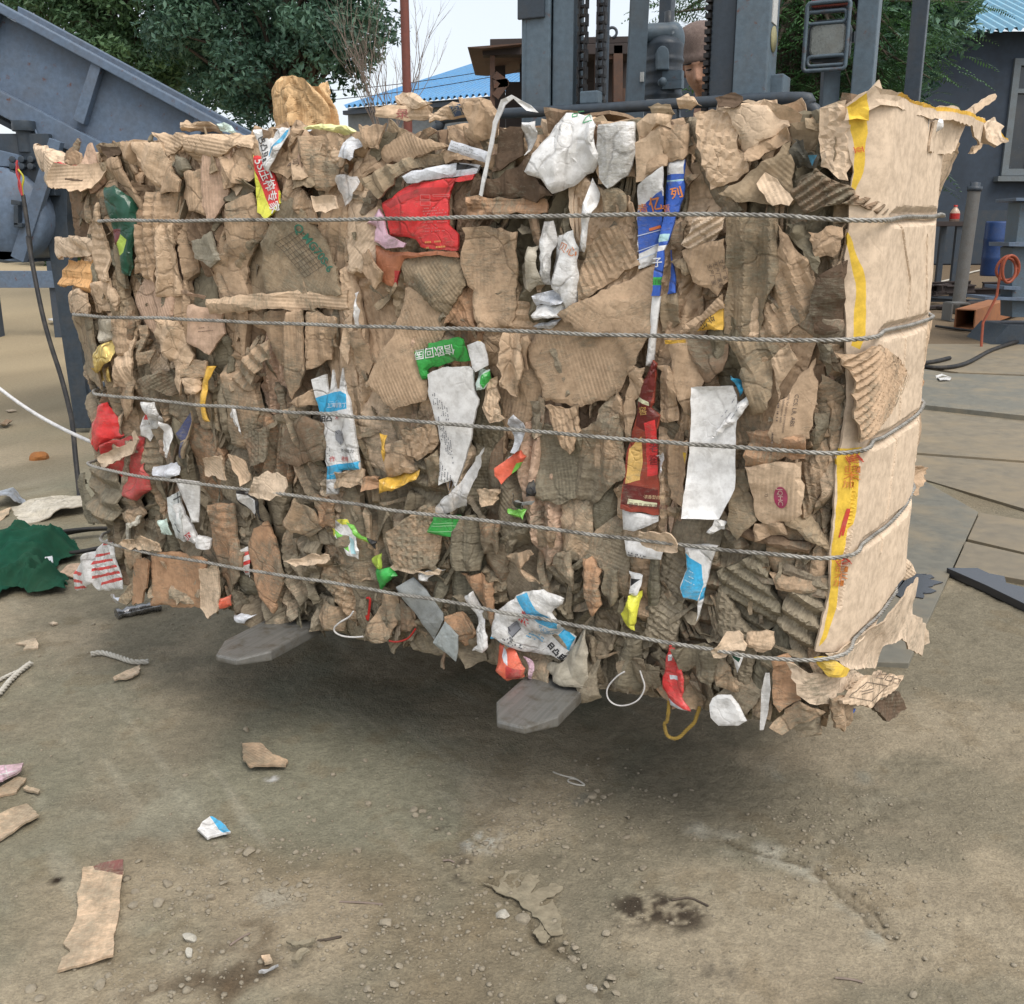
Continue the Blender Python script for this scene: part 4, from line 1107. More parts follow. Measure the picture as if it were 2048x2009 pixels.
        C_ = np.array(cols)[fc] if len(fc) else np.zeros((0, 3))
        W = s.world(V2); B = s.world(V2, -s.th)
        e = np.concatenate([T[:, [0, 1]], T[:, [1, 2]], T[:, [2, 0]]]); fi = np.tile(np.arange(len(T)), 3)
        key = {}
        for i, (x, y) in enumerate(e.tolist()): key[(x, y)] = i
        be = [(x, y, fi[i]) for (x, y), i in key.items() if (y, x) not in key]
        n = len(V2); bi = sorted({x for x, y, f in be} | {y for x, y, f in be}); mp = {v: n + i for i, v in enumerate(bi)}
        V = np.concatenate([W, B[bi]]) if bi else W
        SK = []
        SC_ = []
        edge_c = kc('k3') if s.kind == 'card' else None
        for x, y, f in be:
            SK += [(y, x, mp[x]), (y, mp[x], mp[y])]
            c_ = C_[f] * 0.8 if edge_c is None else C_[f] * .78
            SC_ += [c_, c_]
        F = np.concatenate([T, np.array(SK, int).reshape(-1, 3)]); C_ = np.concatenate([C_, np.array(SC_).reshape(-1, 3)])
        q = V2 - s.c; ca, sa = math.cos(s.ang), math.sin(s.ang)
        UV = np.stack([q[:, 0] * ca - q[:, 1] * sa, q[:, 0] * sa + q[:, 1] * ca], 1) + s.rng.uniform(0, 3, 2)
        UV = np.concatenate([UV, UV[bi]]) if bi else UV
        return V, F, C_, UV, s.mud
def raw_mesh(name, parts):
    """joins (V,F,C,UV,mud) tuples into one mesh"""
    vs, fs, cs, us = [], [], [], []; b = 0
    for V, F, C_, UV, mud in parts:
        vs.append(V); fs.append(F + b); b += len(V)
        k = np.ones((len(F), 4)); k[:, :3] = C_; k[:, 3] = mud; cs.append(np.repeat(k, 3, 0)); us.append(UV[F.ravel()])
    me = fast(name, np.concatenate(vs), np.concatenate(fs))
    a = me.color_attributes.new('Col', 'FLOAT_COLOR', 'CORNER'); a.data.foreach_set('color', np.concatenate(cs).astype(np.float32).ravel())
    me.set_sharp_from_angle(angle=math.radians(15))
    u = me.uv_layers.new(name='UVMap'); u.data.foreach_set('uv', np.concatenate(us).astype(np.float32).ravel())
    return me

BALE = thing('cardboard_bale', 'big roped bale of pressed cardboard and packaging lifted on forks', 'bale', (0, 0, 0))
# core: the pressed mass behind the visible sheets
AG = float(np.interp(.872, _px[::-1] if _px[0] > _px[-1] else _px, CA[::-1] if _px[0] > _px[-1] else CA))   # last arc position seen on the right end
END = [(0.945, 2.40), (0.955, 2.55), (0.94, 2.75), (0.89, 2.88)]          # hidden far side of the right end
LEFT = [tuple(PR + DL * 1.93 + DB * .25), tuple(PR + DL * 1.9 + DB * 1.12)]
def core():
    aa = np.concatenate([np.arange(AG, 0.02, .02), np.arange(0.02, 1.92, .03)])
    zz = np.concatenate([[.355], np.arange(.37, 1.465, .03), [1.47]])
    ga, gz_ = np.meshgrid(aa, zz)
    edge = -.03 * np.exp(-(gz_ - .36) / .03) - .04 * np.exp(-(1.47 - gz_) / .03)
    P_ = surf(ga.ravel(), gz_.ravel(), (-.05 + edge).ravel() + .012 * fbm(ga.ravel() * 9, gz_.ravel() * 9, 2, 3))
    n0, m_ = len(aa), len(zz)
    P_ = P_.reshape(m_, n0, 3)
    ext = np.array([LEFT[0], LEFT[1]] + [(x - .03, y) for x, y in END[::-1]])
    rows = []
    for j, z in enumerate(zz):
        e = np.concatenate([ext, np.full((len(ext), 1), z)], 1); rows.append(np.concatenate([P_[j], e]))
    V = np.concatenate(rows); n = n0 + len(ext); F = []
    for j in range(m_ - 1):
        for i in range(n):
            a = j * n + i; b = j * n + (i + 1) % n; F += [(a, a + n, b), (b, a + n, b + n)]
    cb = len(V); V = np.concatenate([V, [[.1, 2.6, .355], [.1, 2.6, 1.47]]])
    for i in range(n):
        F.append((i, (i + 1) % n, cb)); F.append(((m_ - 1) * n + (i + 1) % n, (m_ - 1) * n + i, cb + 1))
    F = np.array(F)
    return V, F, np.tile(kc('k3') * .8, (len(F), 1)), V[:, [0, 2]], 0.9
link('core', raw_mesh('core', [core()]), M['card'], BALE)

# filling: hundreds of small pressed sheets, edges and shreds between the big ones
def filling():
    r = np.random.default_rng(77); parts = []
    names = ['k1', 'k1', 'k2', 'k3', 'k4', 'k4', 'k5', 'k6', 'mud', 'k2', 'k1', 'kl', 'k1', 'k2']
    def rect(a, z, w_, h_, t):
        n = r.integers(4, 7); ang_ = np.sort(r.uniform(0, 6.283, n)) if False else np.arange(4) * 1.5708 + .7854
        q = np.stack([np.sign(np.cos(ang_)) * w_ / 2, np.sign(np.sin(ang_)) * h_ / 2], 1) * r.uniform(.72, 1.12, (4, 2))
        c, s = math.cos(t), math.sin(t)
        return np.stack([a + q[:, 0] * c - q[:, 1] * s, z + q[:, 0] * s + q[:, 1] * c], 1)
    idx = 0
    for lay, (nA, nZ, w0, w1, h0, h1, b0, b1) in enumerate(((14, 7, .12, .24, .18, .36, -.060, -.040),)):
        for i in range(nA):
            for j in range(nZ):
                a = -.05 + 1.93 * (i + r.uniform(.05, .95)) / nA; z = .36 + 1.13 * (j + r.uniform(.05, .95)) / nZ
                t = r.normal() * .30
                idx += 1
                poly = rect(a, z, r.uniform(w0, w1), r.uniform(h0, h1), t)
                poly[:, 1] = np.clip(poly[:, 1], .335, 1.48); poly[:, 0] = np.clip(poly[:, 0], -.06, 1.93)
                sh = Sheet(poly, r.uniform(b0, b1) - .03 * max(0, (z - 1.42) / .1), 'card', math.degrees(-t), names[r.integers(len(names))], float(r.uniform(.3, .9)), amp=.02, ncr=3, slope=.3, tilt=.1, h=.014, seed=idx)
                parts.append(sh.mesh())
    # the pressed face itself: folded sheets squeezed against each other without gaps, tall and narrow, smaller low down
    seeds = []
    for i in range(30):
        for j in range(10):
            a = -.07 + 2.02 * (i + r.uniform(.02, .98)) / 30; z = .33 + 1.18 * (j + r.uniform(.02, .98)) / 10
            if r.random() < .25 + .35 * sm(.7, 1.2, z): continue
            seeds.append((a, z))
    sd_ = np.array(seeds); K = np.array([2.5, 1.0]); sw = sd_ * K
    th_ = .45 * vn(sd_[:, 0] * 2.2, sd_[:, 1] * 2.2, 12)
    for i in range(len(sw)):
        p_ = sw[i]; cell = [np.array(q) for q in ((p_[0] - .5, p_[1] - .3), (p_[0] + .5, p_[1] - .3), (p_[0] + .5, p_[1] + .3), (p_[0] - .5, p_[1] + .3))]
        o_ = np.argsort(np.hypot(*(sw - p_).T))[1:28]
        for k in o_:
            m_ = (p_ + sw[k]) / 2; d_ = sw[k] - p_; nc = []
            for q in range(len(cell)):
                A_, B_ = cell[q], cell[(q + 1) % len(cell)]; fa, fb_ = (A_ - m_) @ d_, (B_ - m_) @ d_
                if fa <= 0: nc.append(A_)
                if fa * fb_ < 0: nc.append(A_ + (B_ - A_) * fa / (fa - fb_))
            cell = nc
            if len(cell) < 3: break
        if len(cell) < 3: continue
        poly = np.array(cell) / K
        c_ = poly.mean(0); poly = c_ + (poly - c_) * r.uniform(1.0, 1.10)
        poly[:, 1] = np.clip(poly[:, 1], .338, 1.482); poly[:, 0] = np.clip(poly[:, 0], -.05, 1.93)
        # drop doubled corners
        keep = [q for q in range(len(poly)) if np.hypot(*(poly[q] - poly[q - 1])) > .006]
        poly = poly[keep]
        if len(poly) < 3 or np.ptp(poly[:, 0]) < .012 or np.ptp(poly[:, 1]) < .012: continue
        idx += 1; z = c_[1]
        big = np.ptp(poly[:, 1])
        base = np.clip(r.normal() * .006, -.010, .008) - .006 - .03 * max(0, (z - 1.40) / .1) - .012 * max(0, (.46 - z) / .1)
        sty_ = r.random()
        sh = Sheet(poly, base, 'card', r.normal() * 16 + (90 if r.random() < .22 else 0), names[r.integers(len(names))], float((.12 + .5 * sm(1.15, .5, z)) * r.uniform(.3, 1.5)), tuck=r.uniform(.003, .009), allt=.75, fall=.0032, acc=r.uniform(.2, .7), amp=r.uniform(.007, .014), ncr=int(r.integers(4, 8)), slope=r.uniform(.25, .65),
                   jag=r.uniform(.0008, .0026), wash=r.uniform(.0, .0032), rib=.0020 if sty_ < .2 else 0, tilt=.06, h=.0066, th=.02, seed=idx)
        parts.append(sh.mesh())
    # folded strips lapping over the seams
    for k in range(80):
        a = r.uniform(-.02, 1.88); z = r.uniform(.38, 1.44); t = r.normal() * .35 + (1.57 if r.random() < .25 else 0); idx += 1
        poly = rect(a, z, r.uniform(.015, .05), r.uniform(.08, .24), t); poly[:, 1] = np.clip(poly[:, 1], .338, 1.48)
        sh = Sheet(poly, r.uniform(-.004, .012), 'card', math.degrees(-t), names[r.integers(len(names))], float(r.uniform(.1, .8)), tuck=.014, allt=.4, amp=.016, ncr=4, slope=.4, jag=.002, wash=.0016, tilt=.15, h=.0085, th=.01, seed=idx)
        parts.append(sh.mesh())
    # shreds: narrow torn strips standing proud in the seams, more of them low down
    for k in range(330):
        a = r.uniform(-.03, 1.9); z = .36 + 1.12 * r.random() ** 1.25
        t = r.normal() * .5 + (1.57 if r.random() < .3 else 0)
        w_, h_ = r.uniform(.006, .018), r.uniform(.03, .10)
        poly = rect(a, z, w_, h_, t); idx += 1
        sh = Sheet(poly, r.uniform(-.016, .010), 'card', math.degrees(-t), names[r.integers(len(names))], r.uniform(.2, 1), tuck=.003, amp=.018, ncr=3, slope=.7, jag=.002, wash=.001, tilt=.4, h=.007, th=.004, seed=idx)
        parts.append(sh.mesh())
    # compressed board edges: bundles of thin parallel lips seen end-on
    for k in range(34):
        a0 = r.uniform(-.04, 1.88); z0 = r.uniform(.4, 1.42); t = r.normal() * .35; L = r.uniform(.07, .2); nl = r.integers(3, 7); cn_ = names[r.integers(len(names))]; mu = r.uniform(.1, .7)
        for q in range(nl):
            poly = rect(a0 + q * .007 * math.cos(t) + r.normal() * .001, z0 + q * .007 * math.sin(t) + r.normal() * .004, .007, L * r.uniform(.75, 1.1), t); idx += 1
            sh = Sheet(poly, r.uniform(-.008, .004), 'card', math.degrees(-t), cn_, mu, tuck=.004, amp=.01, ncr=2, slope=.2, jag=.0012, wash=.0, tilt=.1, h=.01, th=.02, seed=idx)
            parts.append(sh.mesh())
    # bent board strips packed into the right front corner
    for k in range(46):
        poly = rect(r.uniform(-.075, .03), .36 + 1.1 * (k + r.random()) / 46, r.uniform(.02, .06), r.uniform(.06, .16), r.normal() * .3); idx += 1
        poly[:, 0] = np.clip(poly[:, 0], -.045, 1)
        sh = Sheet(poly, r.uniform(-.02, .004), 'card', r.normal() * 20, names[r.integers(len(names))], r.uniform(.1, .5), tuck=.006, amp=.02, ncr=4, slope=.5, jag=.002, tilt=.2, h=.008, seed=idx)
        parts.append(sh.mesh())
    # ragged fringe under the lower edge and along the top edge
    for k in range(230):
        lowr = k < 120
        a = r.uniform(-.02, 1.75 if lowr else 1.85)
        zl = .375 + .015 * math.sin(a * 9)
        w_, h_ = r.uniform(.03, .10), r.uniform(.04, .12)
        z = (zl + h_ * .02 + r.uniform(0, .03)) if lowr else 1.455 + r.uniform(-.04, .012)
        poly = rect(a, z, w_, h_, r.normal() * .35); idx += 1
        sh = Sheet(poly, r.uniform(-.06, .012), 'card', r.normal() * 30, names[r.integers(len(names))], r.uniform(.2, .8) if lowr else .1, tuck=.004, amp=.024, ncr=4, slope=.5, jag=.002, tilt=.4, h=.010, seed=idx)
        parts.append(sh.mesh())
    # loose layer lying over the top of the bale
    for k in range(120):
        x0_, dz_ = r.uniform(.0, 1.8), r.uniform(.03, 1.05)
        dz_ = .2 + .75 * (dz_ - .03) / 1.02; x0_ = .12 + .9 * x0_ * .95
        c_ = PR + DL * x0_ + DB * dz_; tz = 1.472 + r.uniform(0, .012); tt = r.uniform(0, 3.1)
        poly = rect(0, 0, r.uniform(.12, .3), r.uniform(.1, .3), tt); idx += 1
        pl = lambda P_, o, c_=c_, tz=tz: np.stack([c_[0] - P_[:, 0], c_[1] + P_[:, 1], tz + o], 1)
        sh = Sheet(poly, r.uniform(.0, .012), 'card', r.uniform(0, 90), names[r.integers(len(names))], .05, tuck=.004, amp=.02, ncr=4, slope=.2, tilt=.03, h=.016, seed=idx, place=pl)
        parts.append(sh.mesh())
    o = link('pressed_scraps', raw_mesh('pressed_scraps', parts), M['card'], BALE); o['kind'] = 'stuff'
filling()

# ---- ropes
def twisted(path, r, pitch, strands=3, sides=5, step=.006):
    P_ = np.array([tuple(v) for v in path]); s = np.concatenate([[0], np.cumsum(np.linalg.norm(np.diff(P_, axis=0), axis=1))])
    n = int(s[-1] / step) + 2; t = np.linspace(0, s[-1], n)
    C_ = np.stack([np.interp(t, s, P_[:, k]) for k in range(3)], 1)
    T = np.gradient(C_, axis=0); T /= np.linalg.norm(T, axis=1)[:, None] + 1e-12
    up = np.array([0, 0, 1.0]); X = np.cross(T, up); ln = np.linalg.norm(X, axis=1)[:, None]
    X = np.where(ln > .05, X / (ln + 1e-9), np.array([1.0, 0, 0])); Y = np.cross(T, X)
    mb = MB()
    for k in range(strands):
        ph = 2 * math.pi * k / strands + 2 * math.pi * t / pitch
        q = C_ + (X * np.cos(ph)[:, None] + Y * np.sin(ph)[:, None]) * r * .55
        mb.tube(q.tolist(), r * .52, sides, 0)
    return mb
def bale_ropes():
    for k, R_ in enumerate(_rs):
        a = np.arange(max(R_[0, 0], AG), min(R_[-1, 0] + .01, 1.9), .02); z = np.interp(a, R_[:, 0], R_[:, 1])
        z = np.convolve(np.pad(z, 3, 'edge'), np.ones(7) / 7, 'valid') + .0022 * vn(a * 11, a * 0 + k, 3)
        o_ = roff(a) + .002 * vn(a * 9, a * 0, k) 
        o_ = np.where(a > R_[-1, 0] - .06, o_ - .6 * np.clip(a - R_[-1, 0] + .06, 0, 1), o_)
        P_ = [Vector(v) for v in surf(a, z, o_)]
        # run on round the far side so that the loop closes
        zl, zr = z[-1], z[0]
        P_ += [Vector((x, y, zl)) for x, y in LEFT] + [Vector((x + .012, y, zl + (zr - zl) * (q + 1) / 4)) for q, (x, y) in enumerate(END[::-1])] + [P_[0]]
        mb = twisted(P_, .0043, .038)
        mb.obj('rope', M['rope'], BALE)
bale_ropes()

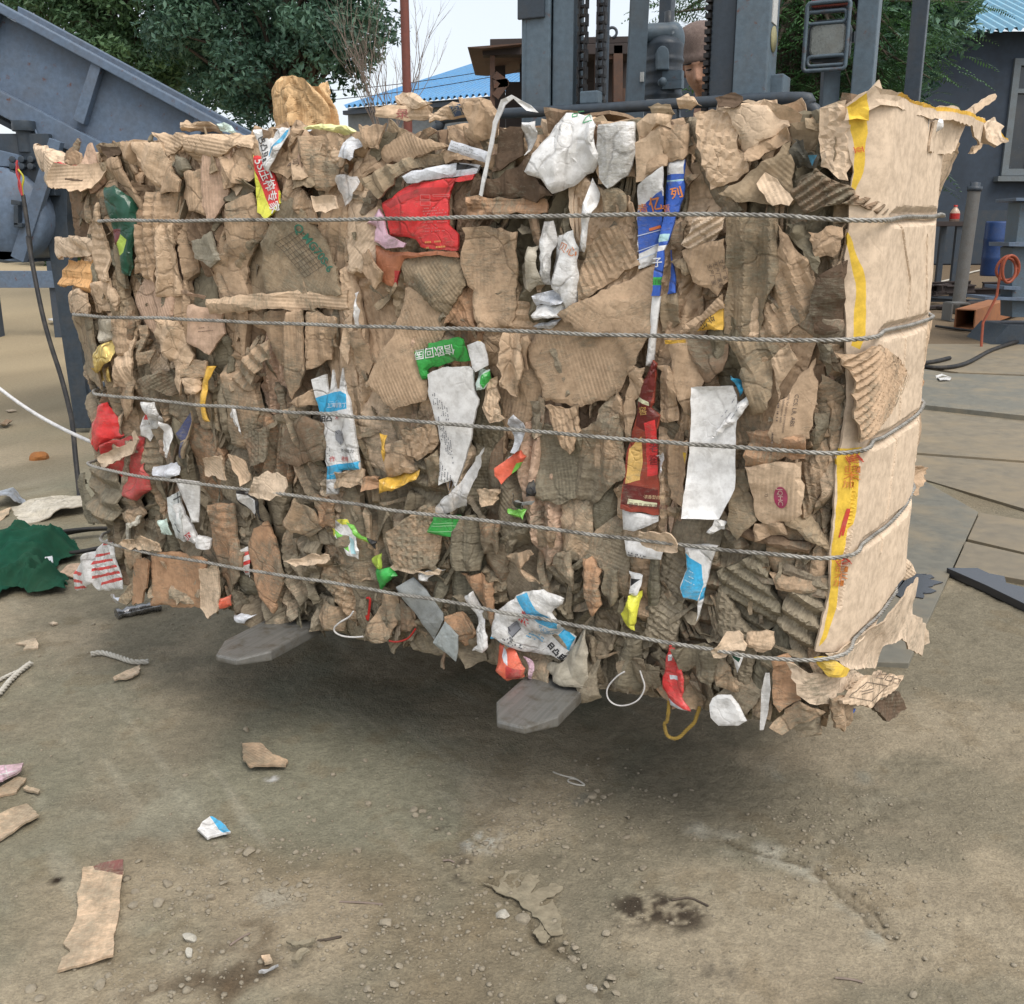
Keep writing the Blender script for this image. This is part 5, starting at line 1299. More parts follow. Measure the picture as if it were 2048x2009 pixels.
# ---- the sheets one can tell apart, each traced: name|view|colour|layer|angle|mud|style|outline|printed areas
TR = """
ear scrap|A|kl|1|60|.1|crump|225,830 270,818 370,850 392,900 395,1000 330,1035 310,1000 320,960 240,900
cardboard_flap|A|k2|4|90|.05|free|395,905 450,925 635,898 630,950 600,1010 580,1050 540,1068 385,1040 370,1010 385,940|tab 412,853 530,872 478,922 395,906;kd 440,992 480,998 520,1000 518,1010 470,1008 442,1003
cardboard_scrap|A|kd|2|80|.1|free|580,810 720,825 720,855 640,890 600,840
cardboard_scrap|A|k1|2|10|.1|card|640,900 700,880 720,950 780,1060 830,1180 820,1200 760,1120 700,1040 645,960
cardboard_scrap|A|k3|0|0|.4|card|400,1050 590,1070 620,1100 630,1180 560,1240 470,1200 440,1130
plastic_bag|A|dgr|1|0|.1|film|620,1040 680,1030 760,1120 780,1180 800,1250 770,1380 755,1530 710,1520 650,1450 660,1340 640,1200|mar 640,1280 720,1270 720,1350 680,1380;ygr 720,1300 755,1330 740,1400 700,1430 668,1430 675,1390 705,1370
cardboard_scrap|A|k1|3|-20|.15|card|730,800 780,795 850,790 900,860 1000,960 1040,1000 1030,1060 930,1070 870,1020 800,930 740,880
cardboard_scrap|A|k2|3|-25|.05|card|780,800 930,800 950,870 1020,980 940,1060 880,1010 820,890
cardboard_scrap|A|k1|2|0|.1|wash|850,1080 1000,1075 1005,1200 1010,1330 D:905,200 D:895,300 D:780,260 D:800,0 A:830,1260
cardboard_scrap|D|k2|3|0|.05|wash|905,-30 990,-20 1020,380 905,385
cardboard_scrap|A|k1|2|0|.2|card|1050,960 1150,950 1200,1080 1190,1200 1090,1170 1040,1100
cardboard_scrap|A|k6|3|0|.02|flat|1165,790 1310,800 1300,900 1290,1060 1220,1215 1190,1210 1160,1000
cardboard_scrap|A|k2|2|80|.05|card|1060,745 1430,750 1430,830 1330,820 1260,880 1140,900 1070,860
cardboard_scrap|A|k1|3|30|.1|card|1260,880 1420,800 1440,980 1300,1050
cardboard_scrap|A|k2|2|70|.05|card|870,740 1060,750 1060,810 960,870 930,800
cardboard_scrap|A|k2|1|90|.1|crump|1035,685 1130,680 1210,700 1200,740 1040,730
paper_scrap|A|teal|2|90|.1|film|1210,690 1250,680 1340,740 1225,728
paper_scrap|A|mud|1|0|.6|film|935,820 980,850 1060,880 1085,940 1030,985 960,930
cardboard_scrap|A|k4|3|70|.6|crump|1290,1030 1400,1000 1440,1050 1340,1130 1260,1110
printed_bag|A|yel|4|-10|.05|print|1435,850 1480,860 1530,940 1590,1080 1600,1130 1560,1190 1530,1220 1470,1180 1440,950|red 1440,848 1478,858 1532,942 1588,1082 1597,1130 1562,1172 1505,1100 1445,945
printed_bag|A|wh|5|-20|.3|film|1435,725 1630,710 1625,810 1550,960 1530,940 1480,870 1435,840|cy 1608,728 1626,722 1624,770 1556,880 1544,858 1592,770
paper_scrap|A|wh|4|0|.15|film|1443,1040 1462,1150 1520,1225 1498,1295 1470,1230
cardboard_scrap|A|k1|2|-15|.1|wash|1640,720 1700,740 1640,860 1650,1000 1750,1130 1800,1250 1700,1200 1600,1080 1585,970
cardboard_scrap|A|k1|3|0|.35|wash|1700,770 1850,735 1920,780 1935,900 1890,1000 1840,1060 1790,1050 1720,900
cardboard_scrap|A|k2|4|70|.1|flat|1640,880 1740,850 1785,975 1680,1000
cardboard_flap|A|kl|4|85|.05|free|1780,1090 1920,1092 1941,1160 1870,1185 1810,1180
plastic_film|A|pyl|2|85|.05|film|1690,712 1800,690 1941,700 1990,735 1941,760 1800,725
cardboard_scrap|A|k4|2|-30|.45|flat|1525,1290 1590,1120 1660,1120 1760,1260 1880,1480 D:1910,370 D:1690,385 D:1500,380 D:1490,100
cardboard_scrap|A|k1|1|10|.3|card|1290,1150 1420,1090 1480,1290 1380,1450 D:1340,480 D:1230,370 D:1210,220 A:1280,1400
cardboard_scrap|A|cl|3|0|.5|flat|1100,1340 1200,1290 1250,1440 1190,1480 1110,1430
cardboard_scrap|D|k2|3|88|.2|card|1215,410 1560,378 1920,365 1925,460 1700,470 1560,460 1225,490
cardboard_scrap|D|k1|1|0|.3|card|1330,500 1700,480 1720,800 1640,950 1600,860 1480,600
cardboard_scrap|D|k1|2|0|.2|card|1720,490 1900,520 1850,740 1740,790
cardboard_scrap|D|k6|3|0|.1|flat|1095,450 1240,470 1260,600 1190,710 1080,640
cardboard_scrap|D|k2|2|0|.1|wash|545,330 640,300 690,400 680,470 560,480
cardboard_scrap|D|kl|2|70|.05|card|335,140 390,70 520,80 530,170 370,190
cardboard_scrap|D|or|2|90|.05|wash|390,210 530,200 540,370 460,330 390,330
cardboard_scrap|D|k2|2|20|.2|crump|390,330 540,380 555,490 420,480
cardboard_scrap|D|k2|3|0|.1|wash|540,60 A:590,1140 620,100 655,300 560,310 535,180
cardboard_scrap|D|k4|2|-10|.3|wash|430,510 540,500 570,700 590,900 520,830 460,650
plastic_bag|D|cl|1|0|.1|film|550,520 680,510 670,600 590,660 550,590
foil_bag|D|gfo|3|20|.05|foil|560,730 640,640 670,620 665,750 600,820
foil_bag|D|gfo|3|0|.05|foil|560,788 655,780 665,865 575,860
cardboard_scrap|D|k1|2|0|.15|wash|670,520 780,510 775,660 680,740
cardboard_scrap|D|k2|3|15|.1|card|690,740 770,620 775,900 670,890
cardboard_scrap|D|k1|2|0|.3|card|780,560 830,560 820,700 880,690 870,760 815,770
cardboard_scrap|D|k2|4|-25|.05|wash|920,530 1010,540 1090,720 1050,830 1030,930 990,850 1000,780 920,620
cardboard_scrap|D|k1|4|50|.3|wash|1290,870 1380,760 1530,640 1540,740 1450,850 1440,900 1300,920
plastic_film|D|must|4|0|.15|film|1165,780 1220,780 1200,860 1195,1000 1215,1080 1160,1080 1130,1040 1130,900
cardboard_scrap|D|k1|3|0|.2|card|1060,740 1170,760 1160,840 1050,840
cardboard_scrap|D|k2|3|80|.1|card|1045,845 1140,850 1120,930 1060,930
cardboard_scrap|D|k1|2|0|.2|card|690,900 780,890 770,1020 740,1070 690,1010
cardboard_scrap|D|k3|2|-60|.5|crump|830,860 920,800 1000,870 1030,940 940,940
plastic_bag|D|red|2|0|.1|film|560,1000 620,980 640,1050 660,1120 690,1170 620,1210 600,1250 555,1210
printed_paper|D|wh|3|-10|.15|film|820,975 900,975 920,1070 880,1110 840,1200 810,1160|red 815,1040 845,1045 838,1078 818,1076
paper_scrap|D|wh|4|-10|.1|film|930,1080 960,1100 990,1200 980,1280 930,1250 910,1200
printed_carton|D|k4|3|10|.2|print|1005,1150 1080,1030 1090,1080 1050,1290 1030,1280 1040,1190|nav 1005,1150 1080,1035 1088,1085 1062,1180 1020,1200;nav 1040,1200 1058,1190 1048,1285 1034,1278
plastic_bag|D|rd2|3|-10|.25|film|620,1210 720,1170 810,1180 800,1290 860,1380 870,1460 800,1520 700,1480 690,1400 640,1330
paper_scrap|D|kw|5|50|.02|free|640,1270 790,1190 800,1130 815,1180 780,1260 700,1310 650,1330
paper_scrap|D|lav|3|-5|.2|film|1300,1000 1340,1010 1370,1140 1340,1170 1300,1100
cardboard_scrap|D|k3|2|0|.4|rib|1370,1150 1500,1120 1500,1300 1420,1330 1380,1220
cardboard_scrap|D|k3|1|20|.3|card|1570,1150 1700,1060 1820,1100 1815,1290 1640,1330 1545,1290
white_carton|P|wh|5|0|.12|print|635,757 663,747 668,780 672,779 676,738 685,775 696,775 703,733 711,774 718,792 728,850 736,919 736,934 693,938 690,952 686,985 663,985 664,935 660,919 656,847|cy 638,795 668,786 700,778 713,784 715,812 690,818 645,824;cy 661,930 736,917 736,933 664,946;cy 664,946 692,942 690,953 664,956
cardboard_flap|D|kl|5|60|.05|free|1180,1280 1290,1260 1310,1400 1240,1380 1175,1380
cardboard_flap|D|kw|6|80|.05|over|1500,1370 1560,1340 1650,1380 1665,1430 1640,1480 1560,1490 1500,1475 1465,1462
cardboard_flap|D|k2|5|50|.1|free|1310,1260 1400,1300 1440,1400 1400,1430 1340,1340
plastic_film|D|gw|4|80|.1|film|860,1340 1000,1310 1050,1370 990,1400 900,1390
paper_scrap|D|wh|5|-8|.25|flat|1020,1390 1150,1410 G:1142,300 G:1135,390 G:1100,390 G:1060,230
cardboard_scrap|G|k4|3|90|.4|wash|520,110 650,110 700,240 710,340 680,400 580,390 540,280
cardboard_scrap|G|mud|2|0|.7|card|460,230 510,130 560,330 570,400 500,350
carton_piece|G|pt|3|-15|.15|print|945,260 1020,220 1060,350 1055,500 990,490 960,380
carton_piece|G|wh|4|-25|.15|print|1010,290 1040,280 1130,500 1110,520 1060,490|tab 1058,462 1086,440 1100,470 1068,496
carton_piece|G|teal|4|-10|.15|print|910,380 960,370 985,460 930,455
carton_piece|G|wh|4|0|.15|print|1135,460 1190,490 1190,540 1130,525
cardboard_scrap|G|k1|3|60|.2|card|720,340 800,310 825,350 790,410 740,390
plastic_strap|G|dbag|5|30|.1|flat|725,490 742,410 810,378 818,350 830,352 825,392 765,432 745,498
cardboard_flap|G|k2|5|85|.1|over|770,490 860,450 970,490 985,530 800,512
candy_bag|G|wh|4|-5|.1|film|500,660 540,565 600,495 640,520 655,600 690,700 690,770 580,775 570,730 545,765 497,765|red 560,575 644,560 646,574 556,592;red 556,612 652,598 655,610 556,628;red 560,650 664,634 668,646 562,666;red 566,690 676,668 682,682 568,706;red 590,730 688,702 690,718 588,748;red 505,655 546,668 542,684 502,672;red 500,700 552,712 550,728 498,716;red 498,742 556,738 552,754 498,758;red 590,512 628,506 632,520 582,528
cardboard_scrap|G|k1|2|0|.2|card|710,520 810,560 820,610 730,660
cardboard_box|G|k5|3|0|.08|flat|870,560 1010,560 1190,595 1165,700 1150,862 1010,868 870,850
cardboard_flap|G|k5|4|0|.05|free|800,588 850,580 884,600 872,690 840,830 770,842 782,700
cardboard_flap|G|k4|4|10|.1|rib|720,820 780,660 822,640 790,800 760,842
cardboard_flap|G|kl|5|0|.02|free|1155,640 1275,615 1278,860 1210,912 1145,862
cardboard_scrap|G|k5|3|0|.3|wash|1195,310 1330,300 1340,480 1390,560 1380,640 1310,770 1290,770 1200,540
cardboard_scrap|G|k5|4|-25|.15|wash|1400,520 1430,440 1500,400 1570,560 1620,680 1560,870 1500,800 1430,660
plastic_bag|G|bk|3|0|.1|film|1360,210 1470,260 1490,380 1450,410 1380,310|wh 1365,225 1462,262 1470,300 1410,370 1385,300
paper_scrap|G|wh|4|0|.1|film|1370,540 1400,530 1420,690 1380,690|red 1374,560 1402,552 1405,570 1376,582;red 1377,610 1408,600 1411,620 1379,632;red 1380,655 1414,648 1416,666 1381,674
cardboard_scrap|G|k1|4|-30|.25|card|1620,380 1680,260 1760,330 1800,430 1740,470 1660,440
cardboard_scrap|G|k5|2|0|.3|card|1730,250 1890,270 1880,420 1810,420
cardboard_flap|G|kl|5|80|.1|free|1630,590 1780,550 1870,560 1875,590 1860,605 1700,622
snack_wrapper|H|wh|3|0|.1|film|20,400 60,370 140,370 170,430 230,540 220,590 150,570 100,520|yel 70,385 140,380 170,420 110,410;lgr 60,430 130,470 170,550 120,530;lbl 150,470 200,500 215,560 180,560;yel 40,420 60,410 80,470 60,470
paper_scrap|G|org|5|0|.1|film|1275,800 1310,790 1312,850 1270,862
foil_bag|G|gw|4|0|.1|foil|665,800 690,785 740,838 680,842
plastic_film|G|gw|4|80|.1|film|1300,905 1370,890 1440,905 1400,942 1320,935
snack_wrapper|H|lgr|4|-30|.1|film|160,385 200,400 250,480 300,505 295,545 250,510 210,470|bk 250,480 300,505 295,545 262,520;ygr 210,455 250,490 250,510 222,480
cardboard_scrap|H|k1|4|5|.25|rib|390,440 560,310 650,330 660,480 650,640 440,620 420,560
printed_card|H|grn|5|0|.05|print|600,440 640,350 775,352 770,470
clear_tape|E|wh|6|25|.1|clear|930,1200 860,1300 760,1450 670,1540 H:670,320 H:700,332 H:830,290 H:900,50
plastic_film|H|grn|5|20|.1|film|300,650 400,630 438,680 350,740 320,780 300,715
plastic_film|H|ygr|4|0|.1|film|270,600 340,560 350,640 300,662
cardboard_flap|H|kl|5|85|.1|free|400,630 450,600 600,652 700,640 690,662 540,662
metal_flashing|H|gy|6|-35|.05|flat|440,735 520,690 600,760 700,880 702,915 640,1030
metal_flashing|H|lg|6|-35|.05|flat|712,920 782,1000 772,1090 752,1155 640,1042
paper_scrap|H|wh|5|-20|.1|film|790,800 840,770 870,850 950,1000 950,1060 920,1090 858,1082 890,1050 870,950
paper_scrap|H|wh|4|80|.1|film|555,660 640,648 680,660 610,690 600,715 560,700
printed_bag|H|wh|5|-25|.15|film|980,880 1050,820 1100,780 1140,760 1250,745 1370,790 1360,820 1300,870 1340,930 1330,1000 1390,1040 1370,1110 1330,1170 1180,1120 1060,1060 965,1010|cy 1100,785 1160,762 1222,850 1335,915 1326,962 1235,920 1140,850;cy 966,998 1080,1060 1080,1082 966,1020;cy 1330,992 1388,1045 1362,1108 1292,1040
plastic_bag|H|cl|4|0|.5|film|1230,1190 1330,1165 1370,1110 1390,1080 1450,960 1490,1100 1490,1240 1460,1290 1340,1270 1220,1222
plastic_bag|H|org|5|-30|.05|film|975,1050 1100,1090 1150,1180 1140,1230 1060,1242 970,1180|gw 1010,1080 1060,1110 1070,1150 1020,1120;rd2 1060,1150 1140,1180 1130,1225 1060,1220
paper_scrap|H|pink|5|0|.1|film|1125,1125 1190,1160 1200,1190 1170,1250 1140,1245 1160,1190
cardboard_box|H|k1|4|15|.25|card|270,1000 350,780 430,800 420,960 380,1040 290,1032
cardboard_box|H|k3|3|0|.2|card|430,800 530,860 540,960 430,1010
cardboard_scrap|H|k5|4|-20|.05|card|710,900 780,890 870,990 790,1072 710,930
cardboard_scrap|H|k5|3|0|.15|wash|780,680 960,720 960,960 900,900 850,780
cardboard_scrap|E|k1|3|20|.2|flat|1140,670 1350,480 1830,390 1800,620 1640,910 1440,990 1250,960
cardboard_scrap|E|k1|4|60|.15|flat|1340,490 1835,232 1858,260 1825,600 1500,600
cardboard_scrap|E|k1|4|15|.1|rib|1250,1000 1430,1000 1440,1130 1390,1250 1330,1200
cardboard_scrap|E|k4|1|10|.6|card|1200,1110 1430,1130 1400,1500 1330,1530 1190,1490
cardboard_scrap|E|k1|2|-10|.5|card|1430,1140 1650,1050 1680,1380 1500,1530 1410,1500
cardboard_scrap|E|k1|3|10|.2|card|1590,1080 1640,910 1670,1000 1670,1160 1600,1130
cardboard_scrap|E|k1|3|25|.2|flat|460,370 560,330 690,520 650,640 520,700 600,900 590,950 430,1000 280,860 400,640
cardboard_scrap|E|k4|2|40|.3|card|455,190 590,170 690,170 780,200 800,330 690,500 560,380 460,310
cardboard_scrap|E|k1|4|0|.2|wash|810,30 900,20 1095,50 1080,150 1075,300 1060,550 890,560 830,330 805,220
cardboard_scrap|E|k5|1|30|.2|card|690,540 720,400 830,340 860,560
copper_box|E|cop|3|0|.1|print|290,110 380,150 770,145 790,180 600,170 460,190 430,250 410,345 360,335 300,300|rd2 405,252 460,262 470,345 400,345
cardboard_scrap|E|k1|4|-20|.15|card|230,170 275,140 360,260 310,350 240,250
red_package|B|red|4|5|.12|print|330,1130 500,1030 860,970 850,1000 750,1010 720,1100 725,1250 780,1300 780,1390 570,1370 540,1330 380,1310 350,1200|rd2 360,1130 560,1050 730,1040 722,1070 560,1090 400,1160
red_package|B|gw|4|5|.15|print|480,985 560,950 740,908 880,920 860,965 510,1022|bk 752,903 800,915 870,932 755,948
printed_paper|B|pink|3|10|.15|print|240,1240 320,1160 350,1200 380,1300 490,1350 480,1372 370,1380 290,1340 300,1260
cardboard_scrap|B|k1|2|30|.1|flat|330,850 350,810 460,740 560,780 720,820 460,900 350,900
cardboard_scrap|B|k4|3|35|.25|card|250,1000 470,890 720,830 690,900 480,960 350,1100
cardboard_roll|B|k2|3|86|.05|card|325,600 420,590 610,600 612,660 480,680 325,655
cardboard_roll|B|k2|3|80|.05|card|600,640 690,600 780,580 842,650 620,690
cardboard_scrap|B|kl|2|60|.05|card|410,540 450,520 500,520 620,580 560,600 420,592
cardboard_scrap|B|k1|4|-15|.15|card|770,550 850,560 940,570 990,640 960,760 890,780 840,690 800,610
brown_carton|B|kd|3|0|.15|flat|990,710 1130,710 1130,870 1000,950 950,960 970,850
brown_carton|B|kd|4|0|.15|card|960,1000 1150,870 1200,880 1170,960 1300,1090 1230,1110 850,1090 870,990
cardboard_scrap|B|k5|4|90|.4|wash|835,1100 1240,1110 1240,1180 1200,1190 840,1190
printed_paper|B|gw|4|-20|.05|flat|740,785 940,850 930,912 720,840
cardboard_scrap|B|k1|4|-10|.05|flat|690,840 860,890 700,912
plastic_bag|B|bw|5|0|.08|film|1310,680 1350,630 1480,640 1530,700 1520,760 1540,900 1500,960 1440,1000 1340,1060 1300,1080 1250,1000 1155,960 1190,890 1220,800|wh 1320,690 1500,650 1530,720 1520,900 1470,960 1400,880 1370,800
white_carton|B|wh|4|0|.45|print|1540,700 1730,680 1740,860 1700,980 1600,1050 1550,990 1530,850
paper_scrap|B|wh|4|10|.1|film|1135,690 1200,680 1210,740 1140,870 1128,780
paper_scrap|B|bw|5|8|.2|film|1500,990 1540,1080 1530,1150 1470,1400 1420,1400 1440,1250 1480,1100
plastic_bag|B|bw|4|0|.3|film|1220,1230 1270,1225 1290,1300 E:1270,330 E:1228,330 E:1225,120
plastic_bag|E|cl|3|0|.4|crumpf|1090,230 1130,150 1220,110 1240,330 1160,372 1100,322
plastic_bag|E|bw|4|-10|.25|film|1280,200 1300,60 1410,30 1440,130 1430,330 1435,440 1370,470 1340,380 1280,330
paper_scrap|E|wh|5|85|.05|film|1180,445 1360,425 1365,480 1340,510 1200,522 1180,500
paper_scrap|E|gw|4|85|.2|crumpf|1190,390 1330,340 1370,400 1360,430 1190,448
paper_scrap|E|gw|3|70|.4|film|1170,560 1345,510 1260,582
printed_carton|P|wh|3|0|.25|print|1281,425 1283,372 1337,335 1337,364 1337,385 1327,478 1319,560 1324,522 1285,538|blu 1281,425 1300,405 1335,382 1336,395 1327,478 1324,488 1284,508
printed_carton|P|blu|5|3|.1|print|1340,324 1375,320 1373,385 1358,435 1345,490 1338,550 1333,590 1317,590 1325,530 1335,440|wh 1340,324 1375,320 1373,349 1338,352;wh 1330,492 1345,490 1342,500 1328,503;lbl 1328,470 1350,468 1347,482 1326,486;lbl 1337,362 1373,359 1372,363 1336,366;grn 1318,553 1338,553 1337,569 1316,569
paper_tube|E|wh|6|4|.03|roll|1848,392 1892,392 1862,620 1842,765 1815,782 1796,775 1800,740 1830,560
printed_carton|F|blu|2|5|.1|print|128,130 152,350 108,358 113,300
cardboard_scrap|C|k1|3|0|.1|card|90,670 210,650 215,740 190,830 105,840
cardboard_scrap|C|k1|2|0|.1|card|0,620 90,640 105,860 0,900
cardboard_scrap|C|k2|4|-10|.05|rib|255,610 430,590 500,800 520,890 400,960 340,980 300,830
cardboard_scrap|C|kl|3|0|.05|card|370,585 680,580 720,660 540,790 520,900 490,750 430,600
cardboard_scrap|C|k1|4|55|.1|card|520,800 540,770 720,670 720,740 590,830 520,840
cardboard_scrap|C|k4|4|50|.15|flat|390,1010 740,760 750,900 760,1040 740,1062 650,1062 480,1050
cardboard_flap|C|kl|5|30|.05|free|580,960 620,900 762,1040 742,1072 660,1072
plastic_bag|C|bk|3|0|.8|crumpf|735,720 810,730 830,800 900,830 880,880 800,860 755,905|cy 828,810 888,815 852,866
corrugated_scrap|C|k3|5|-55|.5|ribs|745,990 870,870 1030,990 1030,1010 980,1060 830,1110 780,1060
corrugated_scrap|C|k3|5|-50|.4|ribs|980,1060 1020,1010 1120,1060 1152,1102 1100,1122
cardboard_scrap|C|kl|3|0|.05|rib|900,580 1010,540 1000,640 1030,650 1040,780 1010,930 900,860
corrugated_scrap|C|kw|5|-60|.1|ribt|190,1270 240,1140 410,1130 400,1190 330,1290 250,1312
cardboard_scrap|C|k3|2|0|.4|card|100,1180 190,1150 190,1280 130,1290
cardboard_scrap|F|k1|4|-15|.1|flat|195,140 405,80 410,290 360,360 250,290
cardboard_scrap|F|k4|3|0|.2|card|130,190 200,150 235,230 200,262
cardboard_scrap|F|k4|3|0|.35|wash|C:420,1130 C:672,1140 F:670,0 F:665,270 F:590,440 F:570,570 F:400,545 F:420,300
cardboard_scrap|F|k1|3|20|.25|wash|672,0 760,130 860,200 845,430 700,560 590,572 600,450 670,270
cardboard_scrap|F|mud|4|-30|.4|crump|720,0 830,0 890,190 880,245 780,110
cardboard_scrap|F|k1|3|-10|.1|card|840,40 1000,0 960,150 880,172
brown_carton|F|kd|4|0|.25|card|870,290 990,180 982,572 860,560 840,440
cardboard_scrap|F|k4|2|0|.3|card|80,370 160,360 170,500 75,550
cardboard_scrap|F|k1|4|55|.1|flat|165,545 390,360 400,430 210,545
printed_carton|F|must|3|60|.1|print|330,440 400,410 395,540 250,552
cardboard_scrap|F|k1|3|-10|.1|card|100,590 205,590 290,800 240,880 230,1010 170,900|must 100,590 205,588 206,606 104,612
cardboard_scrap|F|k3|1|0|.3|card|205,590 400,600 410,690 340,790 300,812
cardboard_scrap|F|k1|4|0|.1|wash|70,730 130,730 160,1000 80,1010 70,870
white_carton|F|wh|5|0|.03|free|245,830 450,825 470,880 465,1100 I:467,180 I:395,326 I:207,320 I:235,0
printed_paper|F|wh|6|50|.05|film|340,1100 430,960 530,870 548,905 480,990 400,1062
paper_scrap|F|cy|4|0|.1|film|448,770 490,800 502,850 470,890
cardboard_scrap|F|k4|2|30|.3|card|410,600 700,610 650,700 530,770 500,740
cardboard_scrap|F|k4|3|20|.3|card|500,740 650,700 640,850 600,960 540,980
cardboard_scrap|F|k2|3|20|.2|wash|650,690 730,610 780,700 700,800 680,900
cardboard_scrap|F|k1|4|15|.15|flat|700,900 780,790 860,700 862,900 830,1090 690,1112 640,1060
cardboard_flap|F|k1|6|-50|.2|ribw|930,650 1060,620 1280,770 1250,840 1100,1020 990,1110 975,950 980,830
cardboard_scrap|F|k3|3|0|.6|crump|870,610 930,620 915,780 875,700
cardboard_scrap|F|k5|3|85|.2|card|520,1070 690,1062 810,1090 800,1200 520,1232
cardboard_flap|I|k2|5|0|.05|flat|510,75 800,45 800,310 740,355 600,366 560,330 530,150
cardboard_scrap|F|k1|3|0|.1|card|110,1110 215,1110 I:215,0 I:200,270 I:120,230 I:102,0|tape I:190,0 I:215,0 I:205,60
foil_bag|F|wh|5|0|.1|crumpf|60,1180 100,1160 102,1250 70,1292
cardboard_scrap|I|k4|2|0|.4|card|420,120 500,100 560,350 470,440 420,360
cardboard_scrap|I|k1|3|20|.2|card|560,372 700,365 720,422 560,462
white_carton|I|wh|4|15|.15|print|195,490 372,480 320,620 295,760 265,862 270,760 200,740 180,690 210,600|cy 200,520 285,580 295,680 268,758 190,740 182,690 212,600;cy 292,700 330,682 318,745 275,762
paper_scrap|I|wh|4|50|.1|crumpf|320,402 380,350 412,362 400,400 330,422
cardboard_flap|I|kl|6|80|.05|over|-10,385 160,395 192,450 185,492 100,492 0,460
white_carton|H|wh|4|80|.15|flat|1670,470 1900,540 1890,585 1700,570
white_carton|H|wh|4|0|.15|flat|1665,312 1870,350 1870,380 1740,432 1670,430
brown_carton|E|rbr|5|5|.03|print|1790,880 1850,740 1872,760 1865,880 1838,1000 1885,1045 1862,1130 1875,1500 H:1878,340 H:1665,308 H:1682,150 E:1700,1230 E:1745,1080 E:1770,950|mar 1792,880 1850,742 1870,762 1864,880 1836,1000 1882,1046 1860,1130 1800,1130 1750,1100 1772,950;gold 1708,1232 1780,1160 1785,1300 1770,1400 1690,1420;red 1800,1085 1862,1065 1868,1370 1812,1380 1805,1230;crm 1762,938 1832,968 1832,990 1762,962;mar H:1680,170 H:1872,205 H:1874,300 H:1670,285;crm H:1710,252 H:1868,276 H:1868,298 H:1706,280
cardboard_scrap|E|k1|4|5|.1|card|1680,990 1710,785 1800,790 1800,870 1745,1000 1720,1150 1680,1180
plastic_bag|H|yel|5|0|.05|film|1650,900 1700,820 1715,780 1770,770 1760,900 1750,970 1680,960
paper_scrap|H|wh|4|0|.1|film|1700,660 1780,680 1760,780 1710,780|bk 1710,702 1772,698 1720,735
plastic_bag|I|red|5|0|.1|film|75,1190 110,960 160,1100 200,1170 190,1250 240,1320 120,1302|gw 115,1150 160,1150 165,1170 120,1172;gw 105,1050 130,1048 128,1075 108,1080;gw 110,1270 180,1290 230,1318 125,1300
cardboard_scrap|I|k4|3|0|.5|card|135,1012 340,1005 250,1110 180,1132
cardboard_scrap|I|k4|4|0|.4|card|250,1022 400,1012 400,1100 340,1192 260,1150
cardboard_flap|I|kl|7|20|.05|over|360,985 430,900 490,900 522,1000 450,1000 372,1025
cardboard_scrap|I|k2|4|90|.1|flat|520,932 652,930 640,1010 520,990
cardboard_scrap|I|k1|4|0|.2|wash|375,1020 420,1090 470,1230 410,1220 370,1190
paper_scrap|I|wh|5|0|.1|flat|440,1022 502,1050 470,1132|dgr 446,1034 492,1052 480,1072 452,1050
carton_lid|I|wh|6|0|.02|flat|330,1292 345,1258 370,1243 440,1240 480,1290 500,1330 522,1372 480,1396 380,1392 340,1352
paper_strip|I|wh|6|0|.02|free|636,1110 648,1110 650,1200 628,1340 606,1422 588,1422 604,1200 628,1110
cardboard_scrap|I|k5|4|0|.15|card|650,1060 720,1050 760,1180 772,1260 690,1322 660,1280
cardboard_roll|I|k1|5|45|.15|card|640,1400 770,1270 850,1320 700,1442
cardboard_scrap|I|k1|4|20|.15|card|880,1400 870,1250 950,1230 1040,1200 980,1330 900,1425
cardboard_scrap|H|k2|3|0|.3|wash|1310,560 1370,550 1400,660 1390,760 1330,700 1290,620
cardboard_scrap|H|k5|4|0|.15|wash|1440,600 1490,590 1550,660 1560,830 1500,900 1470,760
cardboard_scrap|H|k4|3|0|.4|wash|1560,640 1640,660 1640,800 1600,850 1560,760
cardboard_scrap|H|k1|4|30|.2|card|1030,580 1170,540 1190,560 1120,640 1210,720 1100,650
cardboard_scrap|H|k4|2|0|.6|wash|780,370 870,360 890,520 870,650 770,640 720,600 740,520
cardboard_scrap|H|k5|3|0|.4|wash|880,380 1000,400 980,560 900,560
cardboard_scrap|H|k1|3|0|.3|card|1170,420 1310,440 1290,520 1190,520
cardboard_scrap|H|k5|4|85|.1|card|240,150 330,140 340,200 250,212
cardboard_scrap|H|k2|4|85|.1|card|100,110 230,108 240,190 100,196
plastic_film|H|must|4|70|.1|film|345,150 540,105 545,150 460,190 345,225
plastic_film|E|must|4|-10|.1|film|325,1150 370,1160 385,1250 360,1310 335,1230
cardboard_scrap|E|k1|4|-15|.3|rib|455,1130 640,1100 660,1160 640,1230 550,1290 500,1260
cardboard_scrap|E|k1|3|0|.35|card|380,1210 470,1190 530,1350 360,1400
cardboard_scrap|E|k4|3|20|.3|card|580,1290 660,1240 660,1420 590,1440
green_packet|E|grn|5|80|.05|print|520,700 600,680 605,650 790,612 818,625 845,745 760,745 640,780 600,800 605,845 570,855
white_leaflet|E|wh|5|-2|.05|curve|615,820 645,800 700,780 840,775 865,790 862,880 890,960 870,1040 850,1110 845,1180 760,1440 H:740,150 H:670,180 E:680,1200 E:650,1060 E:620,940
paper_scrap|E|wh|6|-10|.05|flat|832,660 900,632 925,655 942,770 880,806 860,780|must 878,612 905,600 925,620 920,640 885,634
plastic_film|E|teal|4|-15|.1|film|860,800 940,795 950,850 920,900 875,910|grn 900,830 945,800 950,850 918,898
cardboard_scrap|E|k2|4|0|.15|wash|1020,600 1100,600 1130,760 1080,940 1010,880
cardboard_scrap|E|k1|4|15|.1|flat|1085,660 1160,610 1170,650 1140,720 1150,790
